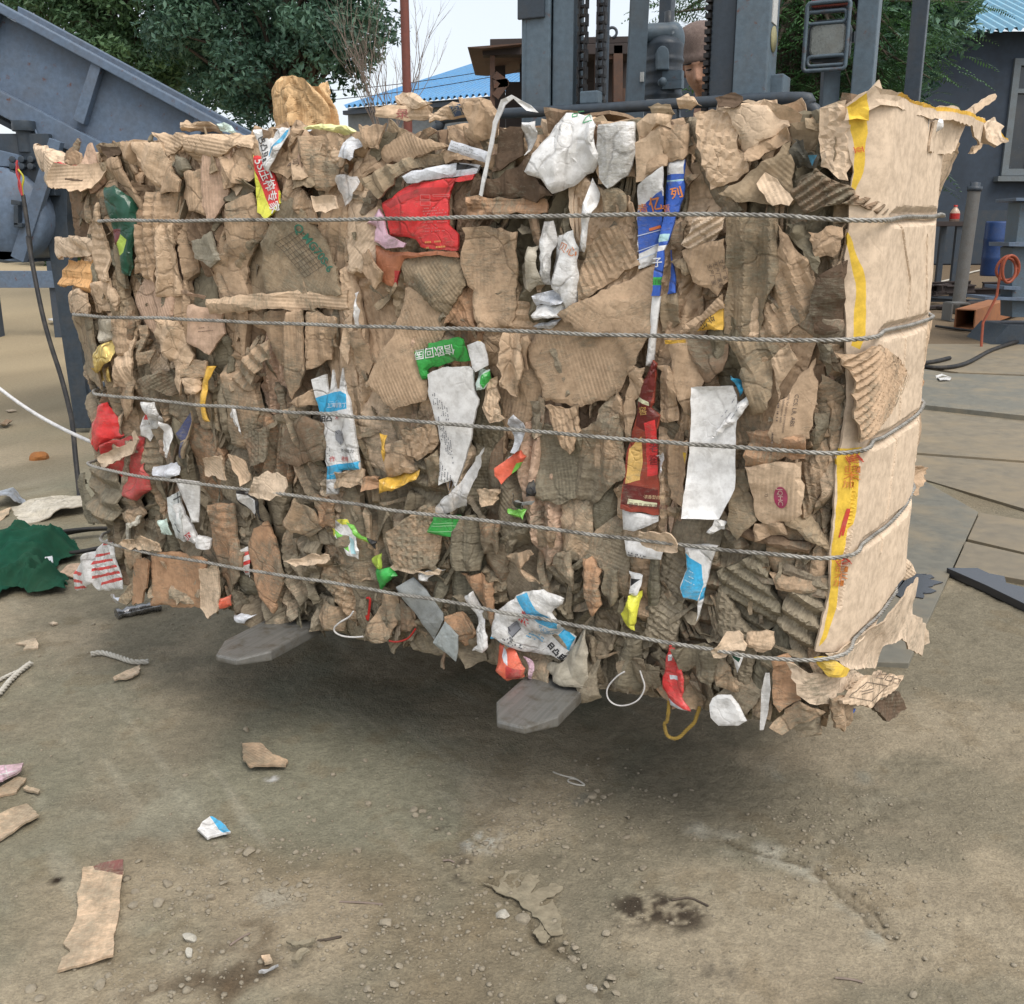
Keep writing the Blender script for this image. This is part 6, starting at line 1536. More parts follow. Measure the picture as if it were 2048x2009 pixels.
corrugated_scrap|E|k2|5|0|.15|rib|915,870 990,830 1005,1010 1040,1060 960,1085 910,1000
fruit_label|E|org|5|20|.05|print|985,1330 1040,1280 1110,1240 1150,1270 1120,1310 1060,1370 1020,1420 990,1370|lgr 1090,1310 1160,1290 1150,1340 1090,1385 1060,1370;wh 985,1280 1040,1262 1060,1270 1000,1310
plastic_film|E|gw|4|5|.2|crumpf|1070,1060 1095,1035 1130,1120 1120,1230 1060,1250
plastic_bag|H|gy|4|0|.3|crumpf|1050,235 1160,260 1190,270 1120,320 1055,290|bk 1055,240 1150,265 1120,312 1060,280
plastic_film|H|lgr|4|85|.1|film|1045,310 1135,320 1130,368 1050,360
plastic_bag|E|bk|4|0|.3|film|1145,1410 1180,1405 1220,1490 1150,1490
cardboard_scrap|H|k2|5|85|.1|card|870,212 1000,208 990,260 920,290
cardboard_scrap|E|k1|5|-10|.2|wash|185,590 255,570 290,760 270,820 200,740
paper_strip|E|wh|4|-15|.1|film|170,380 195,370 225,470 210,560 195,560 200,470
cardboard_scrap|E|k2|3|10|.1|card|125,540 190,480 180,600 165,760 130,700
cardboard_scrap|D|k1|3|-20|.2|card|1640,980 1780,900 1790,1000 1700,1000
cardboard_scrap|B|k1|3|0|.2|card|230,700 350,690 330,830 260,830 235,770
plastic_bag|B|gw|3|0|.5|crumpf|130,780 200,740 230,800 210,900 150,880
plastic_bag|B|lav|4|5|.1|clear|95,1000 150,970 225,1010 200,1110 160,1145
cardboard_scrap|B|k4|3|0|.3|wash|1540,1060 1640,1050 1700,1090 1690,1200 1560,1190
cardboard_scrap|B|k1|4|10|.1|wash|1640,1120 1700,1090 1750,1170 1740,1200 1640,1190
cardboard_scrap|E|k1|3|25|.3|rib|1440,270 1530,60 1660,20 1760,220 1560,340 1440,420
cardboard_scrap|B|k2|3|0|.05|flat|1745,800 1870,700 1905,740 1900,920 1750,1005
cardboard_scrap|B|k2|3|0|.05|card|1750,690 1810,640 1941,650 1941,720 1880,700 1760,790
cardboard_roll|B|k4|4|85|.1|card|1810,600 1941,590 1960,640 1850,665
cardboard_roll|C|k2|4|80|.05|card|155,520 220,495 290,560 230,580 165,570
cardboard_flap|C|kd|3|80|.05|free|335,520 420,500 500,510 490,560 380,570
cardboard_flap|C|kl|3|85|.05|free|500,540 620,545 690,570 560,572
cardboard_flap|I|kw|6|10|.03|wrapf|860,1022 980,955 1100,845 1200,712 1262,640 1245,830 1340,900 1352,962 1272,1042 1212,1002 1192,952 1122,1002 1102,1112 932,1122
cardboard_flap|I|kw|6|60|.03|wrapf|1130,1112 1240,1060 1330,975 1422,1040 1300,1062 1200,1092
cardboard_flap|I|kw|8|10|.05|wrapt|722,1062 782,1100 930,1130 1062,1118 1064,1200 970,1215 892,1232 886,1282 782,1252 760,1170
yellow_tape|I|tape|10|-20|.05|print|822,1042 862,1032 915,1102 900,1128 850,1122
cardboard_flap|C|kw|7|-20|.03|wrapf|1000,640 1010,560 1075,492 1110,433 1116,482 1180,490 1300,540 1480,590 1610,640 1750,730 1762,746 1650,762 1560,768 1500,668 1440,640 1330,625 1240,590 1110,560 1075,590 1075,640|tape 1010,570 1070,500 1076,640 1016,640;must 1180,489 1300,539 1480,589 1610,639 1752,729 1757,744 1600,657 1470,608 1290,558 1170,508
cardboard_flap|C|kw|6|0|.02|wrapf|1325,795 1345,640 1400,618 1485,640 1455,790 1380,812
plastic_film|C|wh|5|0|.0|film|1338,610 1385,615 1380,680 1350,740 1332,720|bk 1345,630 1372,640 1362,690 1345,680
plastic_strap|B|wh|7|0|.02|free|905,1085 922,1095 950,980 980,840 1010,700 1060,600 1110,565 1180,630 1240,640 1200,600 1100,545 1040,570 985,690 955,850 930,960
"""  # wide k3 scrap below the second rope, view F: shade put in its colour
STY = {'card': ('card', dict(allt=.6, ncr=7, slope=.32, wash=.0007, acc=.22, tilt=.03, h=.006)), 'wash': ('card', dict(wash=.0014, ncr=7, slope=.30, allt=.6, acc=.34, tilt=.03, h=.006)), 'flat': ('card', dict(ncr=7, slope=.12, amp=.010, fb=.0010, wash=.0006, tuck=.006, allt=.5, tilt=.03)), 'crump': ('card', dict(ncr=8, slope=.45, amp=.02, tuck=.02, jag=.003)),
       'free': ('card', dict(ncr=2, slope=.1, tuck=-.004, tilt=.12, amp=.016, wash=.0005, curl=.012)), 'over': ('card', dict(ncr=3, slope=.2, tuck=-.004, amp=.014, over=True, jag=.003, curl=.008)),
       'wrapf': ('card', dict(ncr=4, slope=.16, amp=.014, fb=.004, wash=0, tuck=-.006, over=True, jag=.0014, th=.004)), 'wrapt': ('card', dict(ncr=6, slope=.3, amp=.016, fb=.004, wash=0, tuck=-.004, over=True, jag=.004, rib=.001)),
       'rib': ('card', dict(rib=.0018, ncr=2)), 'ribs': ('card', dict(rib=.0042, ncr=1, h=.0032, wash=0, slope=.1)), 'ribt': ('card', dict(rib=.0036, ncr=2, h=.0032, jag=.004)), 'ribw': ('card', dict(rib=.003, ncr=2, h=.004, wash=0, tuck=.0, slope=.06)),
       'film': ('film', dict(ncr=12, slope=.5, amp=.015, fb=.006, jag=.0014, wash=0, th=.002, h=.005, tuck=.014, allt=.5)), 'crumpf': ('film', dict(ncr=14, slope=.7, amp=.02, fb=.008, jag=.003, wash=0, th=.002, h=.004)),
       'clear': ('clear', dict(ncr=8, slope=.3, amp=.012, fb=.004, wash=0, th=.001, h=.005, tuck=.004, over=True)), 'foil': ('foilp', dict(ncr=9, slope=.5, amp=.012, fb=.004, wash=0, h=.005, th=.002)),
       'print': ('print', dict(ncr=5, slope=.2, amp=.011, fb=.002, jag=.001, wash=.0003, h=.006, tuck=.010)), 'roll': ('plain', dict(ncr=0, amp=.002, fb=.0005, wash=0, tuck=.028, jag=0, h=.004)), 'curve': ('plain', dict(ncr=3, slope=.12, amp=.012, fb=.002, wash=0, jag=.0008, tuck=.004))}
LBL = {'red_package': 'torn glossy red package', 'plastic_bag': None}
SHEETS = []
MINOR = []
def build_traces():
    lines = [l for l in TR.strip().split('\n') if l.strip()]
    kraft = 0
    for i, l in enumerate(lines):
        f = l.split('|')
        name, v, col, lay, ang, mud, sty, pts = f[:8]
        if name == 'ear scrap': name = 'cardboard_scrap'
        poly = az(pts, v)
        if sty in ('card', 'wash', 'crump', 'rib', 'flat') and name == 'cardboard_scrap': poly = poly.mean(0) + (poly - poly.mean(0)) * 1.06
        matn, kw = STY[sty]
        # angle in the picture: 0 = upright; the arc runs leftwards so the sign flips
        base = .011 + float(lay) * .0040 + i * .00001
        if sty in ('over',): base = max(base, R_OFF - .004)
        if poly[:, 0].mean() < -.02: base += .006
        if matn in ('print', 'plain') and sty != 'roll': kw = dict(kw)
        if matn == 'card' and col in ('wh', 'gw', 'bw', 'gy', 'lg'): matn = 'plain'; kw = dict(kw, jag=.0004, wash=0, rib=0, fb=.0008, th=.003)
        S = Sheet(poly, base, 'card' if matn == 'card' else matn, float(ang), col, float(mud), seed=5000 + i * 7, **kw)
        regs = []
        if len(f) > 8:
            for t in f[8].split(';'):
                c_, q = t.split(' ', 1); regs.append((az(q, v), c_))
        S.line = i; S.name = name
        o = link(name, raw_mesh(name, [S.mesh(regs)]), M['flatcard' if sty in ('flat', 'free', 'wrapf') and matn == 'card' else matn], BALE)
        S.obj = o; SHEETS.append(S)
build_traces()
def host(px, py, v):
    """topmost traced sheet whose outline holds this spot"""
    q = az(f'{px},{py}', v); best = None
    for S in SHEETS:
        if inside(q, S.poly0)[0]:
            o = S.off(q)[0]
            if best is None or o > best[0]: best = (o, S)
    return best[1] if best else None

# ---- end wrap: the big clean sheet bent round the right end
def wrap():
    out_ = az('C:985,600 C:1000,560 C:1060,500 C:1110,475 C:1250,560 C:1340,600 C:1440,700 C:1452,800 C:1452,1000 F:1448,0 F:1430,250 F:1402,480 F:1385,700 F:1372,880 F:1345,1130 I:1312,120 I:1275,480 I:1245,650 I:1195,740 I:1080,900 I:960,1010 I:840,1030 I:870,860 I:905,700 I:905,540 I:925,300 F:940,1200 F:960,1130 F:985,900 F:985,600 F:985,300 F:1000,60 C:1010,1160 C:1012,1000 C:1030,900 C:1010,760', 'C')
    S = Sheet(out_, .026, 'card', 0, 'kw', .02, tuck=.0, amp=.012, ncr=0, jag=.0006, wash=.0, h=.008, tilt=0, fb=.0016, seed=91)
    # long upright fold lines
    r = np.random.default_rng(4)
    for t in ('F:1095,100 F:1075,560 F:1040,1100 I:1000,700', 'F:1250,100 F:1225,600 F:1180,1100 I:1120,640', 'I:1075,0 I:1040,440 I:985,900', 'C:1390,820 F:1385,200 F:1350,800 I:1300,60 I:1250,420'):
        q = az(t, 'F'); p0, p1 = q[0], q[-1]; d = (p1 - p0) / np.hypot(*(p1 - p0)); n = np.array([d[1], -d[0]])
        S.cr.append(((p0 + p1) / 2, n, r.uniform(-.10, -.05)))
    S.mean = float(np.mean(S._raw(S.outline)))
    old = S.off
    tall = [az(t, 'F') for t in ('1190,0 1240,300 1180,1100 I:1100,500', 'I:1000,80 I:970,420 I:930,800', '1330,60 1330,700 1290,1200')]
    def off(P_):
        v = old(P_)
        for k, q in enumerate(tall):
            d = pdist(P_, q, False); v = v - .007 * np.exp(-(d / .0028) ** 2) + .002 * np.exp(-((d - .007) / .004) ** 2)
        return pinch(P_[:, 0], P_[:, 1], v, False)
    S.off = off
    S.h = .0042
    tp_ = [az(t, 'C') for t in ('1010,565 1072,520 1080,700 1068,790 1060,900 1030,1000 1015,1010 1030,900 1035,800 1020,650',)]
    tp_ += [az(t, 'F') for t in ('1000,30 1020,90 1058,290 1048,560 1030,640 1002,620 1012,540 1025,300 1000,110', '950,1150 1018,1143 I:1010,30 I:992,300 I:965,440 I:945,550 I:920,800 I:885,960 I:855,1005 I:880,880 I:905,700 I:912,540 I:930,330 I:945,10')]
    o = link('wrap_sheet', raw_mesh('wrap_sheet', [S.mesh([(q, 'tape') for q in tp_])]), M['wrap'], BALE)
    o['label'] = 'clean pale cardboard sheet with yellow tape round the bale end'
    S.obj = o; S.name = 'wrap_sheet'; SHEETS.append(S)
    return S
WRAP = wrap()

FREE = {}
def free_sheet(name, v, txt, depths, col, mat='card', regs=(), mud=.05, parent=None, th=.004, **kw):
    """a loose sheet whose corners lie at given distances (y): it keeps its own plane, size and thickness"""
    q = pts_of(txt, v)
    if isinstance(depths, float):       # stand this far off the bale's own surface
        e_ = px2az(q); depths = [float(y) for y in surf(e_[:, 0], e_[:, 1], depths)[:, 1]]
    P3 = np.array([tuple(at(a, b_, y)) for (a, b_), y in zip(q, depths)])
    c = P3.mean(0); u, s, vt = np.linalg.svd(P3 - c, full_matrices=False)
    e1, e2 = vt[0], vt[1]; n = np.cross(e1, e2)
    if n[1] > 0: e2 = -e2; n = -n
    to2 = lambda X: np.stack([(X - c) @ e1, (X - c) @ e2], 1)
    p2 = to2(P3); res_ = (P3 - c) @ n
    def place(P_, o):
        # smooth lift so the sheet passes near its traced corners
        d = np.hypot(P_[:, None, 0] - p2[None, :, 0], P_[:, None, 1] - p2[None, :, 1]) + .004
        wgt = 1 / d ** 2; l = (wgt * res_[None]).sum(1) / wgt.sum(1)
        return c + P_[:, :1] * e1 + P_[:, 1:2] * e2 + (o + l)[:, None] * n
    S = Sheet(p2, 0.0, 'card' if mat == 'card' else mat, kw.pop('ang', None), col, mud, tuck=0, place=place, th=th, **kw)
    rg_ = [(to2(np.array([tuple(at(a, b_, np.mean(depths))) for a, b_ in pts_of(t, v)])), c_) for c_, t in regs]
    V, F, C_, UV, md = S.mesh(rg_)
    # both faces
    FREE[name + txt[:9]] = (S, c, e1, e2, n)
    n0 = len(V)
    F2 = np.concatenate([F, F[:, ::-1] + n0]); V2 = np.concatenate([V, V - n * th])
    tri = V[F]; nn = np.cross(tri[:, 1] - tri[:, 0], tri[:, 2] - tri[:, 0]).sum(0)
    if nn @ n < 0: F2 = F2[:, ::-1]
    return V2, F2, np.concatenate([C_, C_]), np.concatenate([UV, UV]), md
def bale_sheet(name, *a, **k):
    m_ = k.get('mat', 'card'); lab = k.pop('label', None)
    o = link(name, raw_mesh(name, [free_sheet(name, *a, **k)]), M[m_], BALE)
    if lab: o['label'] = lab
    return o
bale_sheet('cardboard_flap', 'C', '1560,620 1640,575 1790,487 1800,500 1790,520 1640,637', [2.22, 2.24, 2.28, 2.28, 2.28, 2.24], 'kl', seed=32, ncr=1, slope=.1)
bale_sheet('cardboard_flap', 'C', '1715,660 1760,625 1800,602 1842,655 1832,740 1800,760 1735,690', [2.26, 2.27, 2.28, 2.28, 2.26, 2.25, 2.25], 'kw', seed=33, ncr=3, slope=.5, rib=.002)
bale_sheet('cardboard_flap', 'C', '1665,800 1680,768 1730,745 1720,775', [2.23, 2.23, 2.24, 2.24], 'k2', seed=34)
bale_sheet('cardboard_flap', 'C', '1400,830 1450,740 1500,650 1560,745 1550,790 1510,880 1465,960 1450,1060 F:1448,0 F:1425,260 F:1395,480 F:1382,350 F:1392,0 C:1392,1100', [2.24, 2.25, 2.22, 2.28, 2.3, 2.32, 2.34, 2.34, 2.36, 2.36, 2.36, 2.3, 2.28, 2.26], 'kl', seed=36, ncr=5, slope=.3, amp=.02, fb=.005)
bale_sheet('cardboard_flap', 'F', '1395,445 1505,470 1482,560 1425,640 1388,735 1380,600', [2.36, 2.42, 2.42, 2.42, 2.38, 2.36], 'k2', seed=37, ncr=4, slope=.3, amp=.02, fb=.005)
bale_sheet('cardboard_flap', 'F', '1385,790 1422,812 1390,880', [2.38, 2.42, 2.38], 'k5', seed=38)
bale_sheet('cardboard_flap', 'I', '1340,80 1470,100 1450,130 1420,170 1350,230 1305,260 1312,160', [2.36, 2.44, 2.44, 2.42, 2.4, 2.36, 2.36], 'k1', seed=39, ncr=5, slope=.5, amp=.02, jag=.003)
bale_sheet('cardboard_flap', 'F', '1375,890 1408,940 1412,1060 1385,1140 1350,1170 1368,1000', [2.36, 2.4, 2.4, 2.38, 2.34, 2.34], 'k1', seed=40, ncr=3, slope=.3)
bale_sheet('cardboard_flap', 'I', '1262,515 1340,570 1352,632 1290,668 1245,645', [2.3, 2.36, 2.36, 2.34, 2.3], 'kl', seed=41, ncr=6, slope=.5, amp=.02, fb=.006)
# lower right corner: torn skirts of the wrap
CARTON = dict(seed=46, ncr=1, slope=.06, fb=.001)
bale_sheet('printed_carton', 'I', '1000,1302 1130,1170 1308,1170 1290,1232 1160,1342 1012,1320', [1.72, 1.80, 1.93, 1.91, 1.80, 1.72], 'kl', label='light brown carton corner with black printed frames', regs=[], **CARTON)
bale_sheet('brown_carton', 'I', '1170,1338 1270,1250 1316,1340 1250,1412', [1.92, 2.0, 2.02, 1.96], 'kd', seed=47, ncr=2, slope=.2)
bale_sheet('paper_scrap', 'I', '1025,1340 1075,1342 1045,1378', [1.9, 1.92, 1.9], 'blu', mat='print', seed=48)

# ---- printing and lettering, laid on the sheets' own relief
_inkc = {}
def ink(rgb):
    if rgb not in _inkc:
        m, nt, p = base_mat('ink'); P = pos(nt)
        c0 = lin(rgb)
        nt.links.new(mixc(nt, ramp(nt, noise(nt, P, 60, 4), .35, .7), c0, tuple(min(1, v * .7 + .06) for v in c0)), p.inputs['Base Color'])
        p.inputs['Roughness'].default_value = 0.6
        _inkc[rgb] = m
    return _inkc[rgb]
def put(S, tri2d, faces, v, rgb, name='lettering', lift=.0012):
    """tri2d in view coordinates -> on the sheet S (parent: the sheet's object)"""
    x0, y0, sc = VIEW[v]
    q = np.stack([x0 + tri2d[:, 0] / sc, y0 + tri2d[:, 1] / sc], 1)
    W = S.world(px2az(q), lift)
    me = bpy.data.meshes.new(name)
    me.from_pydata(W.tolist(), [], [tuple(f) for f in faces]); me.update()
    return link(name, me, ink(rgb), S.obj)
def glyphs(body, offset=0.0, spacing=1.0, sub=.06):
    c = bpy.data.curves.new('lettering', 'FONT'); c.body = body; c.offset = offset; c.space_character = spacing; c.resolution_u = 3
    o = bpy.data.objects.new('lettering', c); COL.objects.link(o)
    dg = bpy.context.evaluated_depsgraph_get(); me = bpy.data.meshes.new_from_object(o.evaluated_get(dg))
    bpy.data.objects.remove(o); bpy.data.curves.remove(c)
    bm = bmesh.new(); bm.from_mesh(me); bpy.data.meshes.remove(me)
    bmesh.ops.triangulate(bm, faces=bm.faces[:])
    for _ in range(2):
        es = [e for e in bm.edges if e.calc_length() > .35]
        if es: bmesh.ops.subdivide_edges(bm, edges=es, cuts=1); bmesh.ops.triangulate(bm, faces=bm.faces[:])
    bm.verts.ensure_lookup_table()
    V = np.array([tuple(x.co)[:2] for x in bm.verts]); F = [[x.index for x in f.verts] for f in bm.faces]; bm.free()
    return V, F
def letter(v, x, y, h, ang, body, rgb, host_at=None, mirror=False, offset=0.0, spacing=1.0, S=None, lift=.0014):
    S = S or host(*(host_at or (x, y)), v)
    if S is None: print('NO HOST', body, v, x, y); return
    V, F = glyphs(body, offset, spacing)
    k = h / .72; a = math.radians(ang); lx, ly = V[:, 0] * k, V[:, 1] * k
    if mirror: lx = -lx
    X = x + lx * math.cos(a) + ly * math.sin(a); Y = y + lx * math.sin(a) - ly * math.cos(a)
    put(S, np.stack([X, Y], 1), F, v, rgb, lift=lift)
def strokes(v, segs, w, rgb, S, name='print_lines'):
    V = []; F = []
    for (x0, y0, x1, y1) in segs:
        L = math.hypot(x1 - x0, y1 - y0); n = max(1, int(L / 14)); nx_, ny_ = -(y1 - y0) / L * w / 2, (x1 - x0) / L * w / 2; b = len(V)
        for k in range(n + 1):
            t = k / n; x, y = x0 + (x1 - x0) * t, y0 + (y1 - y0) * t
            V += [(x + nx_, y + ny_), (x - nx_, y - ny_)]
        for k in range(n): F.append((b + 2 * k, b + 2 * k + 1, b + 2 * k + 3, b + 2 * k + 2))
    return put(S, np.array(V), F, v, rgb, name)
def rows(v, p0, p1, p2, nrow, rgb, S=None, fill=.7, w=5, seed=1):
    """rows of small print: from p0 along p0->p1, next rows towards p2"""
    if S is None: S = host((p0[0] + p1[0] + p2[0]) / 3, (p0[1] + p1[1] + p2[1]) / 3, v)
    if S is None: print('NO HOST rows', v, p0); return
    r = random.Random(seed); segs = []
    for i in range(nrow):
        ox, oy = (p2[0] - p0[0]) * i / max(1, nrow - 1), (p2[1] - p0[1]) * i / max(1, nrow - 1); L = math.hypot(p1[0] - p0[0], p1[1] - p0[1]); t = 0
        end = r.uniform(.55, 1)
        while t < end:
            l = r.uniform(4, 9) / L
            if r.random() < fill: segs.append((p0[0] + ox + (p1[0] - p0[0]) * t, p0[1] + oy + (p1[1] - p0[1]) * t, p0[0] + ox + (p1[0] - p0[0]) * min(1, t + l), p0[1] + oy + (p1[1] - p0[1]) * min(1, t + l)))
            t += l + 2.5 / L
    strokes(v, segs, w, rgb, S, 'small_print')
def poly_on(v, pts, rgb, S, name='print_patch'):
    c = np.mean(pts, 0); V = [tuple(c)] + [tuple(p) for p in pts]; n = len(pts)
    m_ = [(0.5 * (c[0] + p[0]), 0.5 * (c[1] + p[1])) for p in pts]
    V = [tuple(c)] + m_ + [tuple(p) for p in pts]
    F = [(0, 1 + i, 1 + (i + 1) % n) for i in range(n)] + [(1 + i, 1 + n + i, 1 + n + (i + 1) % n, 1 + (i + 1) % n) for i in range(n)]
    put(S, np.array(V), F, v, rgb, name)
def by(line_name, v, x, y):
    q = az(f'{x},{y}', v); c_ = [S for S in SHEETS if S.name == line_name and inside(q, S.poly0)[0]]
    return c_[-1] if c_ else host(x, y, v)

S = by('printed_bag', 'A', 1500, 1000)
letter('A', 1452, 893, 46, 69, '5S压榨专家', (236, 236, 232), S=S, offset=.01)
S = by('printed_bag', 'A', 1500, 790)
letter('A', 1460, 768, 30, 66, '巴凸旦8', (30, 32, 36), S=S, offset=.02, spacing=1.15)
S = by('cardboard_scrap', 'A', 1700, 1350)
letter('A', 1650, 1262, 47, 52.5, 'Q·MG70S-6', (40, 116, 92), S=S, offset=.015)
sg = []
for i in range(9):
    t = i / 8; sg.append((1556 + 60 * t * 2.2, 1330 - 70 * t * 1.2 + 20, 1556 + 60 * t * 2.2 + 150, 1350 - 84 * t + 190))
for i in range(9):
    t = i / 8; sg.append((1556 + 150 * t, 1350 + 190 * t, 1556 + 132 + 150 * t, 1350 - 84 + 190 * t))
strokes('A', sg, 2.2, (96, 82, 64), S)
letter('A', 1645, 940, 34, -22, '4号田', (96, 74, 54), host_at=(1700, 920))
S = by('red_package', 'B', 600, 1200)
sg = []
for (x0, y0, x1, y1) in ((575, 1085, 625, 1110), (575, 1118, 625, 1142), (640, 1082, 725, 1092)): sg += [(x0, y0, x1, y0), (x1, y0, x1, y1), (x1, y1, x0, y1), (x0, y1, x0, y0)]
strokes('B', sg, 3, (222, 120, 116), S)
rows('B', (582, 1160), (718, 1150), (592, 1205), 4, (222, 120, 116), S, w=6)
rows('B', (592, 1235), (722, 1230), (598, 1285), 4, (214, 110, 108), S, w=6, seed=2)
rows('B', (600, 1345), (740, 1335), (605, 1375), 2, (232, 160, 90), S, w=10, seed=3)
S = by('green_packet', 'E', 700, 700)
letter('E', 772, 655, 44, 171, '信欧回国', (232, 236, 230), S=S, offset=.012)
S = by('printed_carton', 'B', 1800, 1260)
letter('B', 1755, 1192, 46, -12, '青', (232, 140, 62), S=S)
letter('B', 1822, 1172, 58, -12, '亿', (232, 140, 62), S=S, offset=.02)
strokes('B', [(1815, 1276, 1880, 1258)], 16, (226, 120, 60), S); strokes('B', [(1755, 1395, 1870, 1352), (1755, 1440, 1868, 1398), (1752, 1310, 1880, 1276)], 4, (210, 222, 240), S)
S = by('printed_carton', 'C', 150, 950)
letter('C', 132, 1032, 44, -12, '列', (234, 140, 60), S=S, offset=.02)
letter('C', 88, 1108, 34, -12, '青', (234, 140, 60), S=S)
letter('F', 52, 214, 38, -6, '子', (236, 238, 240), S=S, offset=.015)
letter('F', 50, 302, 20, -4, '汀抵', (20, 60, 30), S=S)
S = by('cardboard_flap', 'I', 650, 250)
el_ = [(700 + 37 * math.cos(a), 225 + 58 * math.sin(a)) for a in np.linspace(0, 2 * math.pi, 25)[:-1]]
poly_on('I', el_, (178, 58, 98), S)
letter('I', 687, 176, 27, 90, 'JQHC', (226, 196, 182), S=S, spacing=.95, lift=.0032)
letter('I', 617, 208, 15, 90, 'YJ', (84, 66, 56), S=S)
S = by('cardboard_scrap', 'F', 760, 950)
letter('F', 768, 868, 21, 98, 'CCS, LR, ABS', (74, 60, 50), S=S)
letter('F', 734, 868, 13, 98, 'only for joining composites', (84, 70, 58), S=S)
letter('F', 712, 885, 13, 98, 'combination with', (84, 70, 58), S=S)
rows('F', (690, 900), (676, 1060), (660, 1060), 2, (90, 74, 60), S, w=9)
S = by('cardboard_scrap', 'F', 330, 240)
for k in range(3): letter('F', 318 + 30 * k, 205 - 12 * k, 20, 78, '生产厂家电话'[k * 0:4 + k % 2], (88, 74, 60), S=S)
S = by('printed_carton', 'F', 350, 490)
letter('F', 340, 455, 34, 140, '外尔', (60, 46, 30), S=S)
S = by('white_carton', 'P', 690, 850)
letter('E', 45, 1005, 20, -5, '上海智慧丁', (228, 238, 244), S=S); rows('E', (50, 975), (150, 962), (50, 985), 2, (160, 214, 236), S, w=4)
letter('E', 2, 1082, 26, -3, '旧凸', (24, 24, 28), S=S, offset=.04); letter('E', 92, 1068, 24, -3, '米', (200, 60, 60), S=S)
poly_on('E', [(92, 1135), (120, 1125), (150, 1140), (152, 1190), (128, 1210), (95, 1180)], (150, 152, 158), S)
strokes('E', [(92, 1135, 128, 1160), (128, 1160, 152, 1142), (128, 1160, 128, 1210), (104, 1158, 108, 1166), (112, 1164, 116, 1172)], 4, (50, 50, 54), S)
letter('E', 128, 1248, 17, -3, '帅作哈力', (60, 60, 64), S=S); letter('E', 62, 1300, 24, -3, '作', (206, 70, 70), S=S); letter('E', 128, 1296, 22, -3, '老粮', (206, 70, 70), S=S)
rows('E', (20, 1140), (20, 1230), (60, 1230), 4, (110, 110, 116), S, w=4, fill=.5)
S = by('white_leaflet', 'E', 740, 950)
rows('E', (644, 905), (655, 1010), (722, 1000), 7, (92, 94, 104), S, w=4, fill=.7, seed=5)
rows('E', (676, 1050), (690, 1190), (736, 1180), 6, (92, 94, 104), S, w=4, fill=.75, seed=6)
rows('E', (682, 1300), (676, 1400), (752, 1390), 6, (96, 98, 108), S, w=4, fill=.75, seed=7)
S = by('brown_carton', 'E', 1770, 1300)
letter('H', 1714, 292, 19, 5, '嘉東孔府宴酒釀造', (96, 44, 30), S=S); letter('H', 1790, 248, 16, 4, '·浓香型白酒', (226, 196, 150), S=S)
letter('E', 1775, 1038, 36, -8, '窖', (214, 170, 84), S=S); letter('E', 1820, 1240, 44, 4, '老', (120, 14, 20), S=S); letter('E', 1818, 1310, 44, 4, '窖', (120, 14, 20), S=S)
for x, y, h, a, t in ((962, 100, 34, 4, '曲'), (958, 140, 34, 4, '木'), (952, 178, 30, 4, '加'), (918, 612, 30, 6, '曲'), (914, 650, 30, 6, '木'), (910, 686, 28, 6, '加')):
    letter('I', x, y, h, a, t, (206, 122, 40), S=WRAP, lift=.003)
for v, x, y, h, a in (('I', 968, 22, 34, 70), ('I', 920, 548, 34, 70), ('F', 972, 1182, 30, 70), ('C', 1030, 770, 26, 80)): letter(v, x, y, h, a, '亚', (204, 66, 40), S=WRAP, lift=.003)
strokes('I', [(968, 290, 940, 440), (972, 290, 950, 430)], 6, (206, 60, 40), WRAP)
S = by('printed_card', 'H', 690, 420)
strokes('H', [(612, 425, 765, 440), (640, 398, 770, 410), (650, 385, 740, 392)], 4, (150, 214, 150), S)
S = by('printed_bag', 'H', 1150, 950)
letter('H', 1246, 1070, 28, 47, '日凸旦8', (26, 26, 30), S=S, offset=.05, spacing=1.2)
letter('H', 1110, 905, 54, 30, '粮', (206, 60, 56), S=S, offset=.02)
poly_on('H', [(1065, 945), (1105, 920), (1125, 960), (1090, 1000), (1068, 975)], (120, 122, 128), S)
strokes('H', [(1065, 945, 1090, 1000), (1090, 1000, 1125, 960), (1078, 938, 1105, 920)], 5, (40, 40, 44), S)
rows('H', (1150, 990), (1215, 1060), (1175, 975), 3, (70, 170, 214), S, w=6); rows('H', (1240, 930), (1310, 975), (1250, 990), 7, (60, 160, 210), S, w=4, seed=8); rows('H', (1040, 1005), (1120, 1075), (1075, 1000), 3, (90, 92, 98), S, w=8, fill=.4, seed=9)
letter('G', 1066, 492, 27, -28, '3D', (240, 236, 236), host_at=(1075, 470))
strokes('G', [(985, 270, 1040, 245), (1012, 230, 1022, 285), (995, 400, 1050, 440)], 5, (40, 46, 50), by('carton_piece', 'G', 1000, 350))
letter('B', 436, 662, 42, -4, '录', (150, 62, 60), host_at=(460, 640))
S = host(745, 630, 'B')
if S: poly_on('B', [(730, 600), (785, 585), (800, 640), (742, 655)], (60, 84, 120), S); letter('B', 738, 648, 42, -12, '图', (170, 160, 140), S=S)
S = by('plastic_bag', 'B', 1400, 700)
strokes('B', [(1455, 690, 1475, 640), (1475, 640, 1520, 668), (1520, 668, 1455, 690), (1390, 636, 1412, 632), (1412, 632, 1416, 650), (1416, 650, 1394, 654), (1394, 654, 1390, 636), (1420, 628, 1460, 624)], 5, (70, 166, 110), S)
rows('B', (745, 800), (925, 862), (735, 832), 3, (130, 132, 138), S=host(800, 830, 'B'), w=3)
S = by('plastic_bag', 'E', 1370, 150)
letter('E', 1330, 130, 40, 25, '贝心', (222, 130, 70), S=S)
letter('I', 648, 760, 44, -10, 'S', (74, 78, 92), host_at=(670, 740))
S = by('white_carton', 'I', 240, 620); rows('I', (215, 600), (285, 640), (205, 650), 3, (180, 220, 236), S, w=5)
